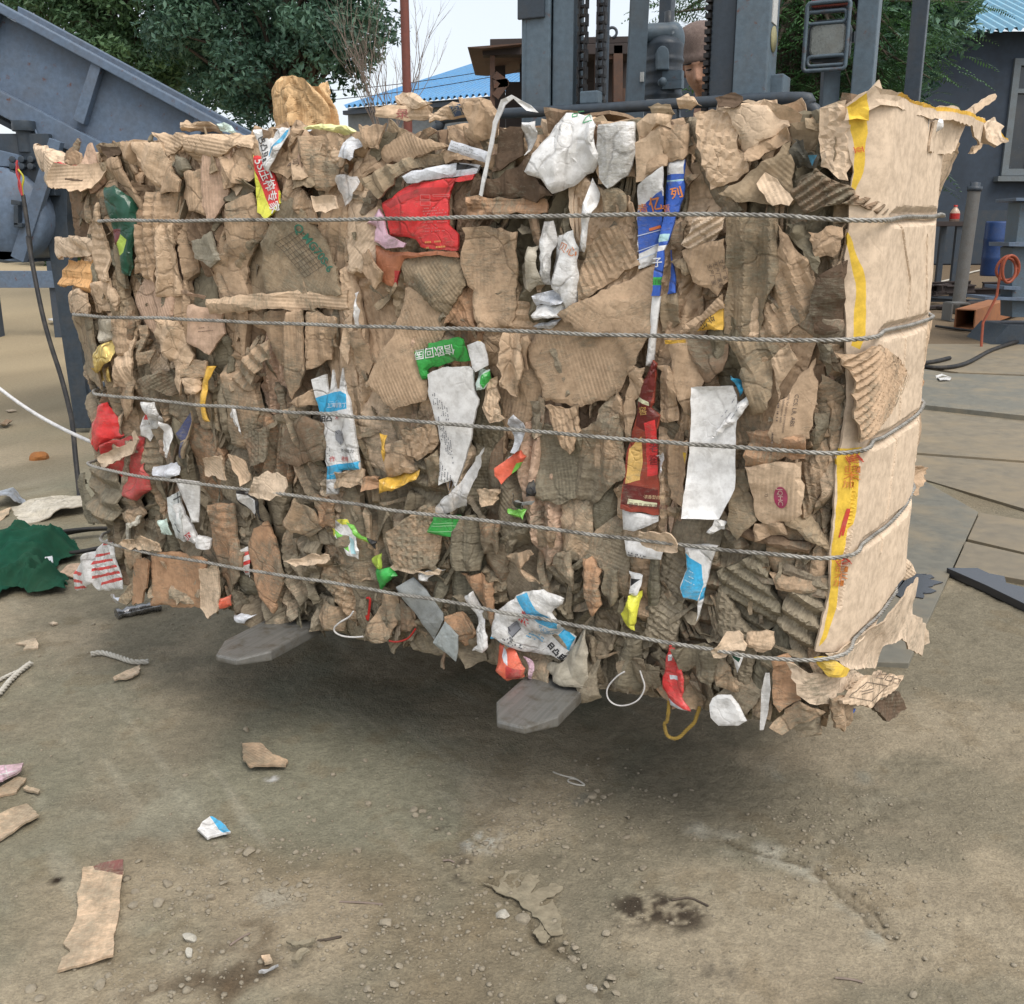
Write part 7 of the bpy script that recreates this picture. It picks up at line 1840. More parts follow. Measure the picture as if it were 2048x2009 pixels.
S = by('printed_paper', 'F', 450, 950); rows('F', (440, 1000), (520, 880), (400, 980), 3, (120, 122, 130), S, w=4)
S = host(1780, 540, 'H'); rows('H', (1700, 545), (1880, 580), (1705, 560), 2, (90, 90, 94), S, w=8, fill=.5)
S = by('cardboard_scrap', 'D', 1150, 560); rows('D', (1130, 570), (1220, 560), (1130, 590), 2, (120, 96, 78), S, w=4)
S = host(1390, 680, 'D')
if S: letter('D', 1352, 700, 40, 0, '仅', (74, 60, 50), S=S); letter('D', 1395, 690, 36, -60, 'AS', (74, 60, 50), S=S)
S = by('cardboard_scrap', 'H', 560, 420)
S = host(1200, 640, 'E')

def flat_on(key, segs, w, rgb, parent_name):
    S, c, e1, e2, n = FREE[key]
    V = []; F = []
    for (x0, y0, x1, y1) in segs:
        L = math.hypot(x1 - x0, y1 - y0); k_ = max(1, int(L / 20)); ox, oy = -(y1 - y0) / L * w / 2, (x1 - x0) / L * w / 2; b = len(V)
        for k in range(k_ + 1):
            t = k / k_; V += [(x0 + (x1 - x0) * t + ox, y0 + (y1 - y0) * t + oy), (x0 + (x1 - x0) * t - ox, y0 + (y1 - y0) * t - oy)]
        for k in range(k_): F.append((b + 2 * k, b + 2 * k + 1, b + 2 * k + 3, b + 2 * k + 2))
    P_ = []
    for x, y in V:
        x0_, y0_, sc = VIEW['I']; d = ray(x0_ + x / sc, y0_ + y / sc); o = np.array([0, 0, H]); t = ((c - o) @ n) / (d @ n); X = o + d * t; P_.append(((X - c) @ e1, (X - c) @ e2))
    W = S.place(np.array(P_), S.off(np.array(P_)) + .0015)
    me = bpy.data.meshes.new('print_lines'); me.from_pydata(W.tolist(), [], F); me.update()
    for o in BALE.children:
        if o.get('label', '').startswith(parent_name): return link('print_lines', me, ink((70, 56, 46)), o)
_q = lambda a: [(a[i][0], a[i][1], a[(i + 1) % len(a)][0], a[(i + 1) % len(a)][1]) for i in range(len(a))]
flat_on('printed_carton' + '1000,1302', _q([(1035, 1283), (1112, 1204), (1222, 1224), (1148, 1304)]) + _q([(1158, 1180), (1170, 1162), (1212, 1166), (1198, 1186)]) + _q([(1206, 1192), (1218, 1172), (1254, 1178), (1242, 1200)]) + _q([(1252, 1208), (1262, 1184), (1296, 1192), (1284, 1216)]) + [(1090, 1256, 1150, 1238), (1095, 1268, 1150, 1252)], 3.0, None, 'light brown carton corner')

# ---- strings, wires and loops hanging from the bale
def bale_tube(name, v, txt, off, r, m, n=4, lab=None):
    q = az(txt, v); P_ = [Vector(p_) for p_ in surf(q[:, 0], q[:, 1], off)]
    mb = MB(); mb.tube(smooth(P_, n), r, 7); o = mb.obj(name, m, BALE)
    if lab: o['label'] = lab
    return o
bale_tube('cable_tie', 'H', '1680,1210 1640,1235 1598,1280 1582,1320 1590,1360 1620,1388 1660,1398 1710,1390 1755,1365 1782,1325 1790,1285 1775,1235 1765,1205', .02, .0017, M['white_cord'], lab='white plastic loop hanging under the bale')
bale_tube('plastic_strap', 'H', '212,865 190,895 140,925 108,955 112,980 150,1000 210,1007 265,1003', .04, .0022, M['white_cord'])
q = az('I:92,1290 I:88,1370 I:80,1420 L:68,0 L:78,60 L:110,82 L:150,72 L:185,35 L:225,-5 I:232,1400 I:250,1345', 'I')
mb = twisted(smooth([Vector(p_) for p_ in surf(q[:, 0], q[:, 1], -.01)], 6), .0045, .02); o = mb.obj('cord_loop', M['yellow_cord'], BALE); o['label'] = 'yellow twisted cord hanging under the bale'
q = az('G:1715,1050 G:1745,1100 G:1800,1170 G:1880,1250 H:20,1190 H:90,1260', 'G')
mb = twisted(smooth([Vector(p_) for p_ in surf(q[:, 0], q[:, 1], -.35)], 6), .004, .03); mb.obj('loose_rope_end', M['rope'], BALE)
bale_tube('plastic_strap', 'H', '395,1035 440,1040 500,1020 540,968', .03, .0022, M['red_cap'])
bale_tube('plastic_strap', 'H', '300,785 318,790 312,850 305,905 298,880', .05, .003, M['red_cap'])

# ================================================================== crumpled paper bag lying on top of the bale
def paper_bag():
    c = at(606, 252, 2.44); c.z = 1.515
    nr, ns = 26, 72; V = []; UV = []
    for j in range(nr):
        t = j / (nr - 1); z = .108 * t
        for k in range(ns):
            a = 2 * math.pi * k / ns
            sq = (abs(math.cos(a)) ** 3.2 + abs(math.sin(a)) ** 3.2) ** (-1 / 3.2)
            w_ = (.066 + .012 * math.sin(math.pi * t)) * (1 - .14 * max(0, t - .75) / .25); d_ = .05
            V.append((math.cos(a) * sq * w_, math.sin(a) * sq * d_, z)); UV.append((a * .07, z))
    V = np.array(V); ang = np.arctan2(V[:, 1], V[:, 0]); t = V[:, 2] / .108
    cx, cy = np.cos(ang), np.sin(ang)
    f = .012 * np.abs(vn(cx * 2.6 + 7, cy * 2.6 + t * 1.8, 5)) * 2 + .008 * np.abs(vn(cx * 4.5, cy * 4.5 + t * 3.5, 6)) + .0012 * vn(cx * 15, cy * 15 + t * 6, 8) - .010
    V[:, 0] += cx * f * 1.3; V[:, 1] += cy * f * 1.3
    V[:, 2] += (t ** 2) * (.018 * vn(cx * 2.0, cy * 2.0, 9) + .010 * np.abs(vn(cx * 4, cy * 4, 10))) - .012 * sm(.3, 1.0, cx) * t
    V[:, 0] += .02 * (1 - t) * np.sign(V[:, 0]) * np.abs(vn(cx * 2, cy * 2, 3))
    F = [(j * ns + k, j * ns + (k + 1) % ns, (j + 1) * ns + (k + 1) % ns, (j + 1) * ns + k) for j in range(nr - 1) for k in range(ns)]
    # folded in top
    b = len(V); top = V[(nr - 1) * ns:]; inn = top * np.array([.62, .55, 1]) - np.array([0, 0, .022]); inn2 = top * np.array([.2, .15, 1]) - np.array([0, 0, .03])
    V = np.concatenate([V, inn, inn2, [[0, 0, .075]]])
    F += [((nr - 1) * ns + k, (nr - 1) * ns + (k + 1) % ns, b + (k + 1) % ns, b + k) for k in range(ns)] + [(b + k, b + (k + 1) % ns, b + ns + (k + 1) % ns, b + ns + k) for k in range(ns)]
    F3 = []
    for f_ in F: F3 += [(f_[0], f_[1], f_[2]), (f_[0], f_[2], f_[3])]
    F3 += [(b + ns + k, b + ns + (k + 1) % ns, len(V) - 1) for k in range(ns)]
    F3 = np.array(F3)
    me = raw_mesh('paper_bag', [(V, F3, np.tile(kc('bag'), (len(F3), 1)), V[:, [0, 2]], .05)])
    o = link('paper_bag', me, M['card']); o.location = c; o.rotation_euler = (0, 0, -.35); o.scale = (.9, .9, .92)
    tag(o, 'crumpled yellowish brown paper bag sitting on top of the bale', 'paper bag')
paper_bag()

# ================================================================== FORKLIFT
def fl(w_, b_, z): return Vector((.407 + .8957 * w_ + .4446 * b_, 3.35 - .4446 * w_ + .8957 * b_, z))
FR = Matrix(((.8957, .4446, 0), (-.4446, .8957, 0), (0, 0, 1)))     # columns: right, back, up
FK = thing('forklift', 'grey blue forklift lifting the bale, seen over its top', 'forklift', (*fl(0, .9, 0)[:2], 0))
def fbox(mb, w0, w1, b0, b1, z0, z1): mb.box(fl((w0 + w1) / 2, (b0 + b1) / 2, (z0 + z1) / 2), (w1 - w0, b1 - b0, z1 - z0), FR)
def fpart(name, mat, boxes, bevel=.004):
    mb = MB()
    for q in boxes: fbox(mb, *q)
    return mb.obj(name, mat, FK, bevel)
fpart('mast_rail', M['mast'], [(-.42, -.405, 0, .12, .12, 2.6), (-.405, -.32, 0, .016, .12, 2.6), (-.405, -.32, .104, .12, .12, 2.6)])
fpart('mast_rail', M['mast'], [(.37, .385, 0, .12, .12, 2.6), (.284, .37, 0, .016, .12, 2.6), (.284, .37, .104, .12, .12, 2.6)])
fpart('inner_rail', M['mast'], [(-.318, -.245, .02, .036, .14, 2.55), (-.262, -.245, .036, .11, .14, 2.55)])
fpart('inner_rail', M['mast_dk'], [(.206, .279, .02, .036, .14, 2.55), (.206, .22, .036, .11, .14, 2.55)])
fpart('mast_tie', M['mast'], [(-.32, .27, .12, .16, .3, .42)]); fpart('mast_tie', M['mast'], [(-.32, .27, .12, .16, 2.35, 2.5)])
fpart('rail_bracket', M['mast_dk'], [(-.43, -.335, -.012, 0, 1.95, 2.1)])
def chain(w0, n, z0, z1):
    mb = MB(); k = 0; z = z0
    while z < z1:
        wd = .026 if k % 2 else .018
        for o in (-1, 1): mb.box(fl(w0 + o * wd / 2, .02, z), (.005, .022, .036), FR)
        mb.tube([fl(w0 - .016, .02, z + .013), fl(w0 + .016, .02, z + .013)], .006, 6)
        z += .026; k += 1
    mb.obj('chain', M['grease'], FK)
chain(-.212, 60, .35, 2.45); chain(-.148, 60, .35, 2.45)
mb = MB(); k = 0
for z in np.arange(.35, 2.45, .022): mb.box(fl(.197, .03, z), (.016, .05, .013), FR)
fbox(mb, .190, .204, .03, .07, .35, 2.45); mb.obj('hose_carrier', M['grease'], FK)
for w0, b0 in ((-.18, .11), (.225, .17)):
    mb = MB(); mb.lathe([(.034, 0), (.034, 1.3), (.038, 1.3), (.038, 1.38), (.022, 1.38), (.022, 2.2), (0, 2.2)], fl(w0, b0, .2), (0, 0, 1), 18); mb.obj('lift_cylinder', M['mast_dk'], FK)
c = at(*pts_of('1478,545', 'B')[0], 3.42); mb = MB(); mb.box(c, (.062, .05, .038), FR); mb.obj('chain_anchor', M['mast'], FK, .004)
# load backrest: bent bar with uprights, and the carriage
pz = 1.655; cw = -.08
path = [fl(cw - .62, -.1, .45), fl(cw - .62, -.1, 1.2), fl(cw - .62, -.1, pz - .09), fl(cw - .595, -.1, pz - .025), fl(cw - .53, -.1, pz), fl(cw, -.1, pz), fl(cw + .55, -.1, pz), fl(cw + .615, -.1, pz - .025), fl(cw + .64, -.1, pz - .09), fl(cw + .64, -.1, 1.2), fl(cw + .64, -.1, .45)]
mb = MB(); mb.tube(smooth(path, 5), .017, 10); mb.obj('backrest_frame', M['mast_dk'], FK)
for k in range(5): fpart('backrest_bar', M['mast_dk'], [(cw - .42 + k * .21, cw - .40 + k * .21, -.115, -.085, .45, pz - .015)], .003)
fpart('carriage', M['mast_dk'], [(cw - .55, cw + .55, -.11, -.06, .36, .46), (cw - .55, cw + .55, -.11, -.06, .62, .72), (cw - .3, cw + .3, -.06, .0, .34, .75)])
# forks
for s_ in (1.272, .545):
    z1 = .347; wd = .070
    def fp(u, d, z): p_ = PR + DL * (s_ + u) + DB * d; return Vector((p_[0], p_[1], z))
    out_ = [(-.03, -.225), (.03, -.225), (wd, -.15), (wd, 1.22), (-wd, 1.22), (-wd, -.15)]
    mb = MB(); n = 6
    vs = [fp(u, d, z1) for u, d in out_] + [fp(u, d, z1 - (.016 if d < -.2 else .026 if d < 0 else .045)) for u, d in out_]
    mb.add(vs, [(0, 1, 2, 3, 4, 5), (11, 10, 9, 8, 7, 6)] + [(i, i + 6, (i + 1) % 6 + 6, (i + 1) % 6) for i in range(6)])
    vs2 = [fp(u, d, z) for u in (-wd, wd) for d in (1.22, 1.265) for z in (z1 - .045, .78)]
    mb.add(vs2, [(0, 1, 3, 2), (4, 6, 7, 5), (0, 4, 5, 1), (2, 3, 7, 6), (0, 2, 6, 4), (1, 5, 7, 3)])
    mb.obj('fork', M['fork'], FK, .005)
# overhead guard
fpart('guard_post', M['mast'], [(.562, .628, .42, .49, .6, 2.9)]); fpart('guard_post', M['mast'], [(-.60, -.54, .45, .52, .6, 2.9)])
fpart('guard_post', M['mast_dk'], [(.562, .628, 1.9, 1.97, .6, 2.9)]); fpart('guard_post', M['mast_dk'], [(-.60, -.54, 1.9, 1.97, .6, 2.9)])
fpart('guard_roof', M['mast_dk'], [(-.6, .63, .42, .48, 2.9, 2.96), (-.6, .63, 1.9, 1.97, 2.9, 2.96), (-.6, -.54, .48, 1.9, 2.9, 2.96), (.57, .63, .48, 1.9, 2.9, 2.96)] + [(-.6 + .2 * k, -.57 + .2 * k, .48, 1.9, 2.91, 2.94) for k in range(1, 6)])
p0, p1 = at(*pts_of('1745,0', 'B')[0], 3.62), at(*pts_of('1715,600', 'B')[0], 3.62)
mb = MB(); d = (p1 - p0); mb.bar(p0 - d * .4, p0 + d * 1.7, .062, .03, (0, 1, 0)); mb.obj('hydraulic_plate', M['mast'], FK, .003)
q = at(*pts_of('1758,428', 'B')[0], 3.595); mb = MB(); mb.box(q, (.012, .006, .03), FR); mb.obj('tag_plate', M['label_w'], FK)
# sticker plates on the right rail
q = at(*pts_of('590,40', 'C')[0], 3.35); mb = MB(); mb.box(fl(.3865, .05, q.z), (.003, .06, .14), FR); mb.obj('data_plate', M['label_w'], FK)
mb = MB(); mb.lathe([(0, 0), (.036, 0), (.036, .003), (0, .003)], fl(.3855, .055, at(*pts_of('572,228', 'C')[0], 3.3).z), FR @ Vector((1, 0, 0)), 20); mb.obj('round_sticker', worn('faded_yellow_sticker', (150, 146, 110), amt=.5, rough=.7, sc=30), FK)
c = at(*pts_of('632,452', 'C')[0], 3.28); mb = MB(); mb.box(c, (.09, .10, .058), FR); mb.obj('roller_bracket', M['mast'], FK, .004)
# headlight in its guard, lamp post and red rear lamp
yh = 3.54
hc = at(*pts_of('932,220', 'C')[0], yh); k = yh / FPX / 2.595 * 1.02
hl = MB(); 
def rbox(mb, c, w_, h_, d_, rr, n=5):
    P_ = []
    for (sx, sz, a0) in ((1, 1, 0), (-1, 1, 90), (-1, -1, 180), (1, -1, 270)):
        for i in range(n + 1):
            a = math.radians(a0 + 90 * i / n); P_.append(c + FR @ Vector((sx * (w_ / 2 - rr) + rr * math.cos(a), -d_ / 2, sz * (h_ / 2 - rr) + rr * math.sin(a))))
    mb.prism(P_, FR @ Vector((0, d_, 0)))
rbox(hl, hc, 186 * k, 180 * k, .07, 40 * k); ho = hl.obj('headlight', M['mast_dk'], FK, .006)
mb = MB(); rbox(mb, hc + FR @ Vector((0, -.042, 0)), 156 * k, 150 * k, .022, 36 * k); link('lens', mb.mesh('lens', FK.location, .007), M['lens'], ho)
mb = MB()
def rect_tube(cx, cy, w_, h_, off, r):
    c = at(*pts_of(f'{cx},{cy}', 'C')[0], yh) + FR @ Vector((0, off, 0)); P_ = []
    for (sx, sz, a0) in ((1, 1, 0), (-1, 1, 90), (-1, -1, 180), (1, -1, 270)):
        for i in range(5):
            a = math.radians(a0 + 90 * i / 4); P_.append(c + FR @ Vector((sx * (w_ * k / 2 - .012) + .012 * math.cos(a), 0, sz * (h_ * k / 2 - .012) + .012 * math.sin(a))))
    mb.tube(P_ + P_[:2], r, 6)
rect_tube(932, 205, 190, 290, -.06, .007); rect_tube(932, 330, 172, 40, -.06, .006); rect_tube(930, 105, 176, 50, -.05, .006)
link('guard', mb.mesh('guard', FK.location), M['mast'], ho)
c0, c1 = at(*pts_of('940,350', 'C')[0], yh + .03), at(*pts_of('925,600', 'C')[0], yh + .03)
mb = MB(); mb.bar(c0, c1 + (c1 - c0) * 2.2, .055, .04, (0, 1, 0)); mb.obj('lamp_post', M['mast'], FK, .003)
mb = MB(); mb.bar(at(*pts_of('1030,195', 'C')[0], yh + .02), at(*pts_of('1080,195', 'C')[0], yh + .06), .04, .03, (0, 0, 1)); mb.obj('lamp_bracket', M['mast'], FK)
rc = at(*pts_of('945,6', 'C')[0], yh); mb = MB(); rbox(mb, rc, 176 * k, 92 * k, .06, 14 * k); ro = mb.obj('indicator_lamp', M['mast_dk'], FK, .004)
mb = MB(); rbox(mb, rc + FR @ Vector((0, -.040, 0)), 158 * k, 74 * k, .03, 12 * k); link('lens', mb.mesh('lens', FK.location, .005), M['red_lens'], ro)
mb = MB(); mb.tube(smooth([rc + FR @ Vector((.05, 0, -.02)), rc + FR @ Vector((.07, 0, .0)), rc + FR @ Vector((.085, .02, -.04)), fl(.56, .44, rc.z - .05)], 5), .006, 6); mb.obj('lamp_cable', M['black'], FK)
# air cleaner with its elbow pipe
ya = 3.84; ka = ya / FPX * 1.02
top_, bot_ = at(1324, 90, ya), at(1324, 240, ya); R = 34 * ka
mb = MB(); prof = [(0, 0)]; hh = top_.z - bot_.z
for i in range(40):
    t = i / 39; prof.append((R * (1 + (.05 if (i % 6 in (0, 1) and i < 34) else 0)), hh * t))
prof += [(R * .8, hh * 1.06), (R * .55, hh * 1.10), (0, hh * 1.12)]
mb.lathe(prof, bot_, (0, 0, 1), 26); ac = mb.obj('air_cleaner', M['mast_dk'], FK)
e = [at(1286, 70, ya), at(1310, 68, ya), at(1332, 67, ya), at(1346, 66, ya), at(1350, 80, ya), at(1346, 100, ya)]
mb = MB(); mb.tube(smooth(e, 5), [18 * ka] * 26, 16); link('elbow_pipe', mb.mesh('elbow_pipe', FK.location), M['mast'], ac)
mb = MB(); mb.lathe([(21 * ka, 0), (21 * ka, .012), (19 * ka, .012)], at(1284, 70, ya), (1, -.2, 0), 18); mb.lathe([(0, .06), (8 * ka, .055), (8 * ka, 0)], at(1337, 58, ya), (0, 0, 1), 10); link('clamp', mb.mesh('clamp', FK.location), M['mast_dk'], ac)
a_ = MB(); P_ = [at(1300 + x / 2.595, y / 2.595, ya - .085) for x, y in [(34, 362), (34, 275), (42, 252), (58, 238), (76, 238), (94, 254), (100, 275), (100, 362)]]
a_.prism(P_, (0, .05, 0)); link('outlet', a_.mesh('outlet', FK.location, .004), M['mast'], ac)
mb = MB(); mb.prism([at(1300 + x / 2.595, y / 2.595, ya - .085) for x, y in [(-18, 518), (80, 514), (80, 548), (-18, 552)]], (0, .01, 0)); lp = mb.mesh('data_plate', FK.location); link('data_plate', lp, M['label_w'], ac)
mb = MB()
for i in range(9):
    for j in range(2):
        if (i * 7 + j * 3) % 5: mb.prism([at(1300 + x / 2.595, y / 2.595, ya - .0855) for x, y in [(-8 + i * 9, 522 + j * 13), (-2 + i * 9, 522 + j * 13), (-2 + i * 9, 531 + j * 13), (-8 + i * 9, 531 + j * 13)]], (0, -.001, 0))
link('small_print', mb.mesh('small_print', FK.location), M['mast_dk'], ac)
mb = MB()
for zz in (395, 440): 
    c = at(1300 + 120 / 2.595, zz / 2.595, ya - .07); mb.box(c, (.07, .03, .03), FR)
mb.lathe([(.014, 0), (.014, .03), (0, .03)], at(1300 + 60 / 2.595, 430 / 2.595, ya - .08), (0, -1, 0), 12); link('clip', mb.mesh('clip', FK.location), M['mast'], ac)
fpart('axle_light_block', M['mast_dk'], [(-.46, .46, .16, .50, .10, .34)], .01)  # unseen axle housing, added to block light from behind under the bale
# body, seat, wheels (behind the bale)
fpart('body', M['steel'], [(-.55, .6, .5, 1.15, .3, .95), (-.5, .55, 1.15, 2.4, .25, 1.0), (-.5, .55, 2.1, 2.55, .3, 1.15)], .02)
fpart('seat', M['black'], [(-.36, .14, .95, 1.4, 1.0, 1.12), (-.36, .14, 1.35, 1.45, 1.12, 1.6)], .02)
for w0, b0, r in ((-.58, .35, .3), (.6, .35, .3), (-.5, 2.0, .25), (.52, 2.0, .25)):
    mb = MB(); mb.lathe([(r * .55, -.09), (r * .92, -.09), (r, -.06), (r, .06), (r * .92, .09), (r * .55, .09)], fl(w0, b0, r), FR @ Vector((1, 0, 0)), 26); wo = mb.obj('wheel', M['black'], FK)
    mb = MB(); mb.lathe([(0, -.05), (r * .5, -.05), (r * .56, -.08), (r * .56, .08), (r * .5, .05), (0, .05)], fl(w0, b0, r), FR @ Vector((1, 0, 0)), 20); link('rim', mb.mesh('rim', FK.location), M['mast'], wo)
mb = MB(); c = fl(-.11, .72, 1.32); ax = Vector((-.2, -.5, 1)).normalized()
x_ = ax.cross(Vector((1, 0, 0))).normalized(); y_ = ax.cross(x_)
mb.tube([c + (x_ * math.cos(a) + y_ * math.sin(a)) * .15 for a in np.linspace(0, 2 * math.pi, 25)], .012, 6); mb.tube([c, fl(-.11, .6, 1.0)], .02, 8); mb.obj('steering_wheel', M['black'], FK)

# ================================================================== DRIVER
def driver():
    base = fl(-.117, 1.1, 1.12)
    t = thing('person', 'forklift driver in a brown knit cap looking down past the mast', 'person', base)
    hc = at(1404, 136, 4.30)                       # head centre
    fw = Vector((-.42, -1, -.36)).normalized(); rt = fw.cross(Vector((-.14, 0, 1))).normalized(); up = fw.cross(rt) * -1
    if up.z < 0: up = -up
    nla, nlo = 56, 72; V = []
    for i in range(nla + 1):
        th = math.pi * i / nla
        for j in range(nlo):
            ph = 2 * math.pi * j / nlo
            V.append((math.sin(th) * math.sin(ph), math.sin(th) * math.cos(ph), math.cos(th)))
    D = np.array(V); x, y, z = D[:, 0] * .066, D[:, 1] * .092, D[:, 2] * .116
    jaw = 1 - .24 * sm(-.03, -.11, z); x = x * jaw
    y = y * (1 - .12 * sm(-.04, -.11, z))
    fr = np.clip(D[:, 1], 0, 1) ** 1.2
    g = lambda cx, cz, sx, sz: np.exp(-((x - cx) / sx) ** 2 - ((z - cz) / sz) ** 2)
    dy = .020 * g(0, -.012, .010, .026) + .012 * g(0, -.024, .013, .010) + .005 * g(.014, -.028, .007, .007) + .005 * g(-.014, -.028, .007, .007)
    dy += .007 * (g(.03, .034, .026, .009) + g(-.03, .034, .026, .009)) - .010 * (g(.031, .016, .018, .012) + g(-.031, .016, .018, .012)) + .005 * (g(.031, .013, .013, .006) + g(-.031, .013, .013, .006))
    dy += .007 * (g(.042, -.014, .018, .018) + g(-.042, -.014, .018, .018)) + .007 * g(0, -.052, .022, .006) + .007 * g(0, -.065, .019, .006) - .006 * g(0, -.0585, .024, .003) + .010 * g(0, -.092, .020, .014)
    y = y + dy * fr
    W = [hc + rt * float(a) + fw * float(b) + up * float(c) for a, b, c in zip(x, y, z)]
    F = [(i * nlo + j, i * nlo + (j + 1) % nlo, (i + 1) * nlo + (j + 1) % nlo, (i + 1) * nlo + j) for i in range(nla) for j in range(nlo)]
    mb = MB(); mb.add(W, F, 0, True)
    for s in (-1, 1):       # ears
        c = hc + rt * (s * .073) + up * .0 - fw * .005
        mb.lathe([(0, -.012), (.02, -.008), (.027, 0), (.018, .008), (0, .01)], c, rt * s, 14)
    # neck, torso, arms to the wheel, thighs and shins on the seat: one body
    sh = base + Vector((0, -.02, .56)); up_ = Vector((0, 0, 1))
    mb.tube(smooth([hc - up * .06 - fw * .02, hc - up * .12 - fw * .035, sh + up_ * .03], 4), [.052] * 9, 14)
    tor = [base + up_ * .0, base + up_ * .15, base + up_ * .33, base + up_ * .47, sh, sh + up_ * .06]
    rr = [.15, .15, .165, .165, .12, .055]
    pth = smooth(tor, 4); rad = np.interp(np.linspace(0, 5, len(pth)), range(6), rr).tolist()
    mb.tube(pth, rad, 20, 1)
    f2 = Vector((-.4446, -.8957, 0)); r2 = Vector((.8957, -.4446, 0))
    wheel = fl(-.11, .72, 1.32)
    for s in (-1, 1):
        p0 = sh + r2 * (s * .17) - up_ * .03; p1 = p0 + f2 * .10 - up_ * .26 + r2 * s * .05; p2 = wheel + r2 * (s * .13) + up_ * .02
        a = smooth([sh + r2 * (s * .08), p0, p1, p2], 6); mb.tube(a, np.linspace(.068, .034, len(a)).tolist(), 12, 1)
        mb.tube(smooth([p2, p2 + f2 * .05, p2 + f2 * .09 - up_ * .02], 4), [.03, .036, .04, .04, .04, .036, .03, .024, .016], 10)
        for q in range(4): mb.tube([p2 + f2 * .09 + r2 * (q * .017 - .025), p2 + f2 * .125 + r2 * (q * .017 - .025) - up_ * .02, p2 + f2 * .11 + r2 * (q * .017 - .025) - up_ * .05], [.009, .008, .007], 7)
        mb.tube([p2 + f2 * .03 - r2 * (s * .03), p2 + f2 * .075 - r2 * (s * .055) - up_ * .01], [.011, .009], 7)
        k0 = base + r2 * (s * .1); k1 = k0 + f2 * .4 + up_ * .05; k2 = k1 + f2 * .08 - up_ * .36
        mb.tube(smooth([k0, k1, k2], 6), np.linspace(.095, .05, 13).tolist(), 12, 1)
        mb.tube([k2, k2 + f2 * .16 - up_ * .03], [.05, .035], 10, 2)
    me = mb.mesh('body', base); o = link('body', me, [M['skin'], M['shirt'], M['black']], t)
    # eyes and brows
    for s in (-1, 1):
        e = MB(); c = hc + rt * (s * .031) + up * .0135 + fw * .0835
        e.tube([c - rt * .012 - fw * .002, c, c + rt * .012 - fw * .003], [.0018, .0034, .0018], 6); link('eye', e.mesh('eye', base), M['eye'], t)
        e = MB(); c = hc + rt * (s * .031) + up * .036 + fw * .091; e.tube([c - rt * .02 - fw * .006, c, c + rt * .02 - fw * .007], [.002, .004, .002], 6); link('eyebrow', e.mesh('eyebrow', base), M['eye'], t)
    mb = MB(); c = hc + up * .040 - fw * .004
    pr = [(.085, -.008), (.091, .0), (.091, .026), (.087, .03), (.087, .05), (.085, .085), (.078, .118), (.06, .14), (.03, .15), (.0, .152)]
    vs = []; ns = 28
    for (r, h) in pr:
        for kk in range(ns):
            a = 2 * math.pi * kk / ns; vs.append(c + (rt * math.cos(a) * .86 + fw * math.sin(a) * 1.05) * max(r, .0005) + up * (h * .86))
    mb.add(vs, [(i * ns + kk, i * ns + (kk + 1) % ns, (i + 1) * ns + (kk + 1) % ns, (i + 1) * ns + kk) for i in range(len(pr) - 1) for kk in range(ns)], 0, True)
    link('knit_cap', mb.mesh('knit_cap', base), M['hat'], t)
driver()

# ================================================================== WHITE ROPE at the left
mb = MB()
p0 = at(-60, 728, 3.6); p1 = at(190, 888, 2.95)
mb.tube([p0.lerp(p1, k / 14) - Vector((0, 0, .03 * math.sin(math.pi * k / 14))) for k in range(15)] + [p1 + Vector((.15, .1, .0))], .006, 8)
o = link('white_rope', mb.mesh('white_rope', p1), M['white_cord']); o.location = p1; tag(o, 'white rope stretched from the left into the bale', 'rope')

# ================================================================== LITTER AND STONES ON THE GROUND
def ground_sheet(name, v, txt, col, label, cat, mat='card', regs=(), lift=.006, curl=.008, group=None, mud=.25, seed=0, **kw):
    P3 = np.array([tuple(gnd(a, b_, .004))[:2] for a, b_ in pts_of(txt, v)])
    c = P3.mean(0)
    p2 = np.stack([-(P3[:, 0] - c[0]), P3[:, 1] - c[1]], 1)
    gz0 = max(ground_z(c[0], c[1]), max(ground_z(x, y) for x, y in P3))
    pl = lambda P_, o: np.stack([c[0] - P_[:, 0], c[1] + P_[:, 1], gz0 + lift + o], 1)
    d = dict(ncr=2, slope=.05, amp=.006, tuck=0, curl=curl, jag=.0012, wash=.0004, tilt=.015, fb=.0016, h=.008, th=.005); d.update(kw)
    S = Sheet(p2, 0.0, 'card', None, col, mud, seed=seed + 300, place=pl, **d)
    rg_ = []
    for c_, t in regs:
        R3 = np.array([tuple(gnd(a, b_, .004))[:2] for a, b_ in pts_of(t, v)]); rg_.append((np.stack([-(R3[:, 0] - c[0]), R3[:, 1] - c[1]], 1), c_))
    V, F, C_, UV, md = S.mesh(rg_)
    V = V - np.array([c[0], c[1], gz0])
    o = link(name, raw_mesh(name, [(V, F, C_, UV, md)]), M[mat]); o.location = (c[0], c[1], gz0)
    return tag(o, label, cat, group)
LG = 'litter on the dirt yard'
KR['mar2'] = (104, 60, 54)
ground_sheet('cardboard_piece', 'J', '465,817 520,812 600,826 688,838 682,870 660,1080 633,1322 480,1350 400,1366 320,1386 345,1310 390,1280 388,1262 352,1228 400,1150 430,1060 428,960 450,920', 'k2', 'long torn cardboard strip with a maroon top edge', 'cardboard', 'flatcard', [('mar2', '520,813 600,826 687,838 684,862 600,840 530,832')], group=LG, seed=1)
ground_sheet('maroon_scrap', 'J', '520,815 560,800 640,792 688,788 690,838 600,828 540,832', 'mar2', 'maroon torn paper strip lying on the cardboard strip end', 'paper', 'print', lift=.016, group=LG, seed=2, ncr=4, slope=.2)
ground_sheet('cardboard_piece', 'J', '1345,125 1450,125 1480,160 1515,195 1592,207 1585,240 1390,260 1350,225', 'k1', 'brown cardboard scrap with a torn step edge below the left fork', 'cardboard', 'flatcard', group=LG, seed=3)
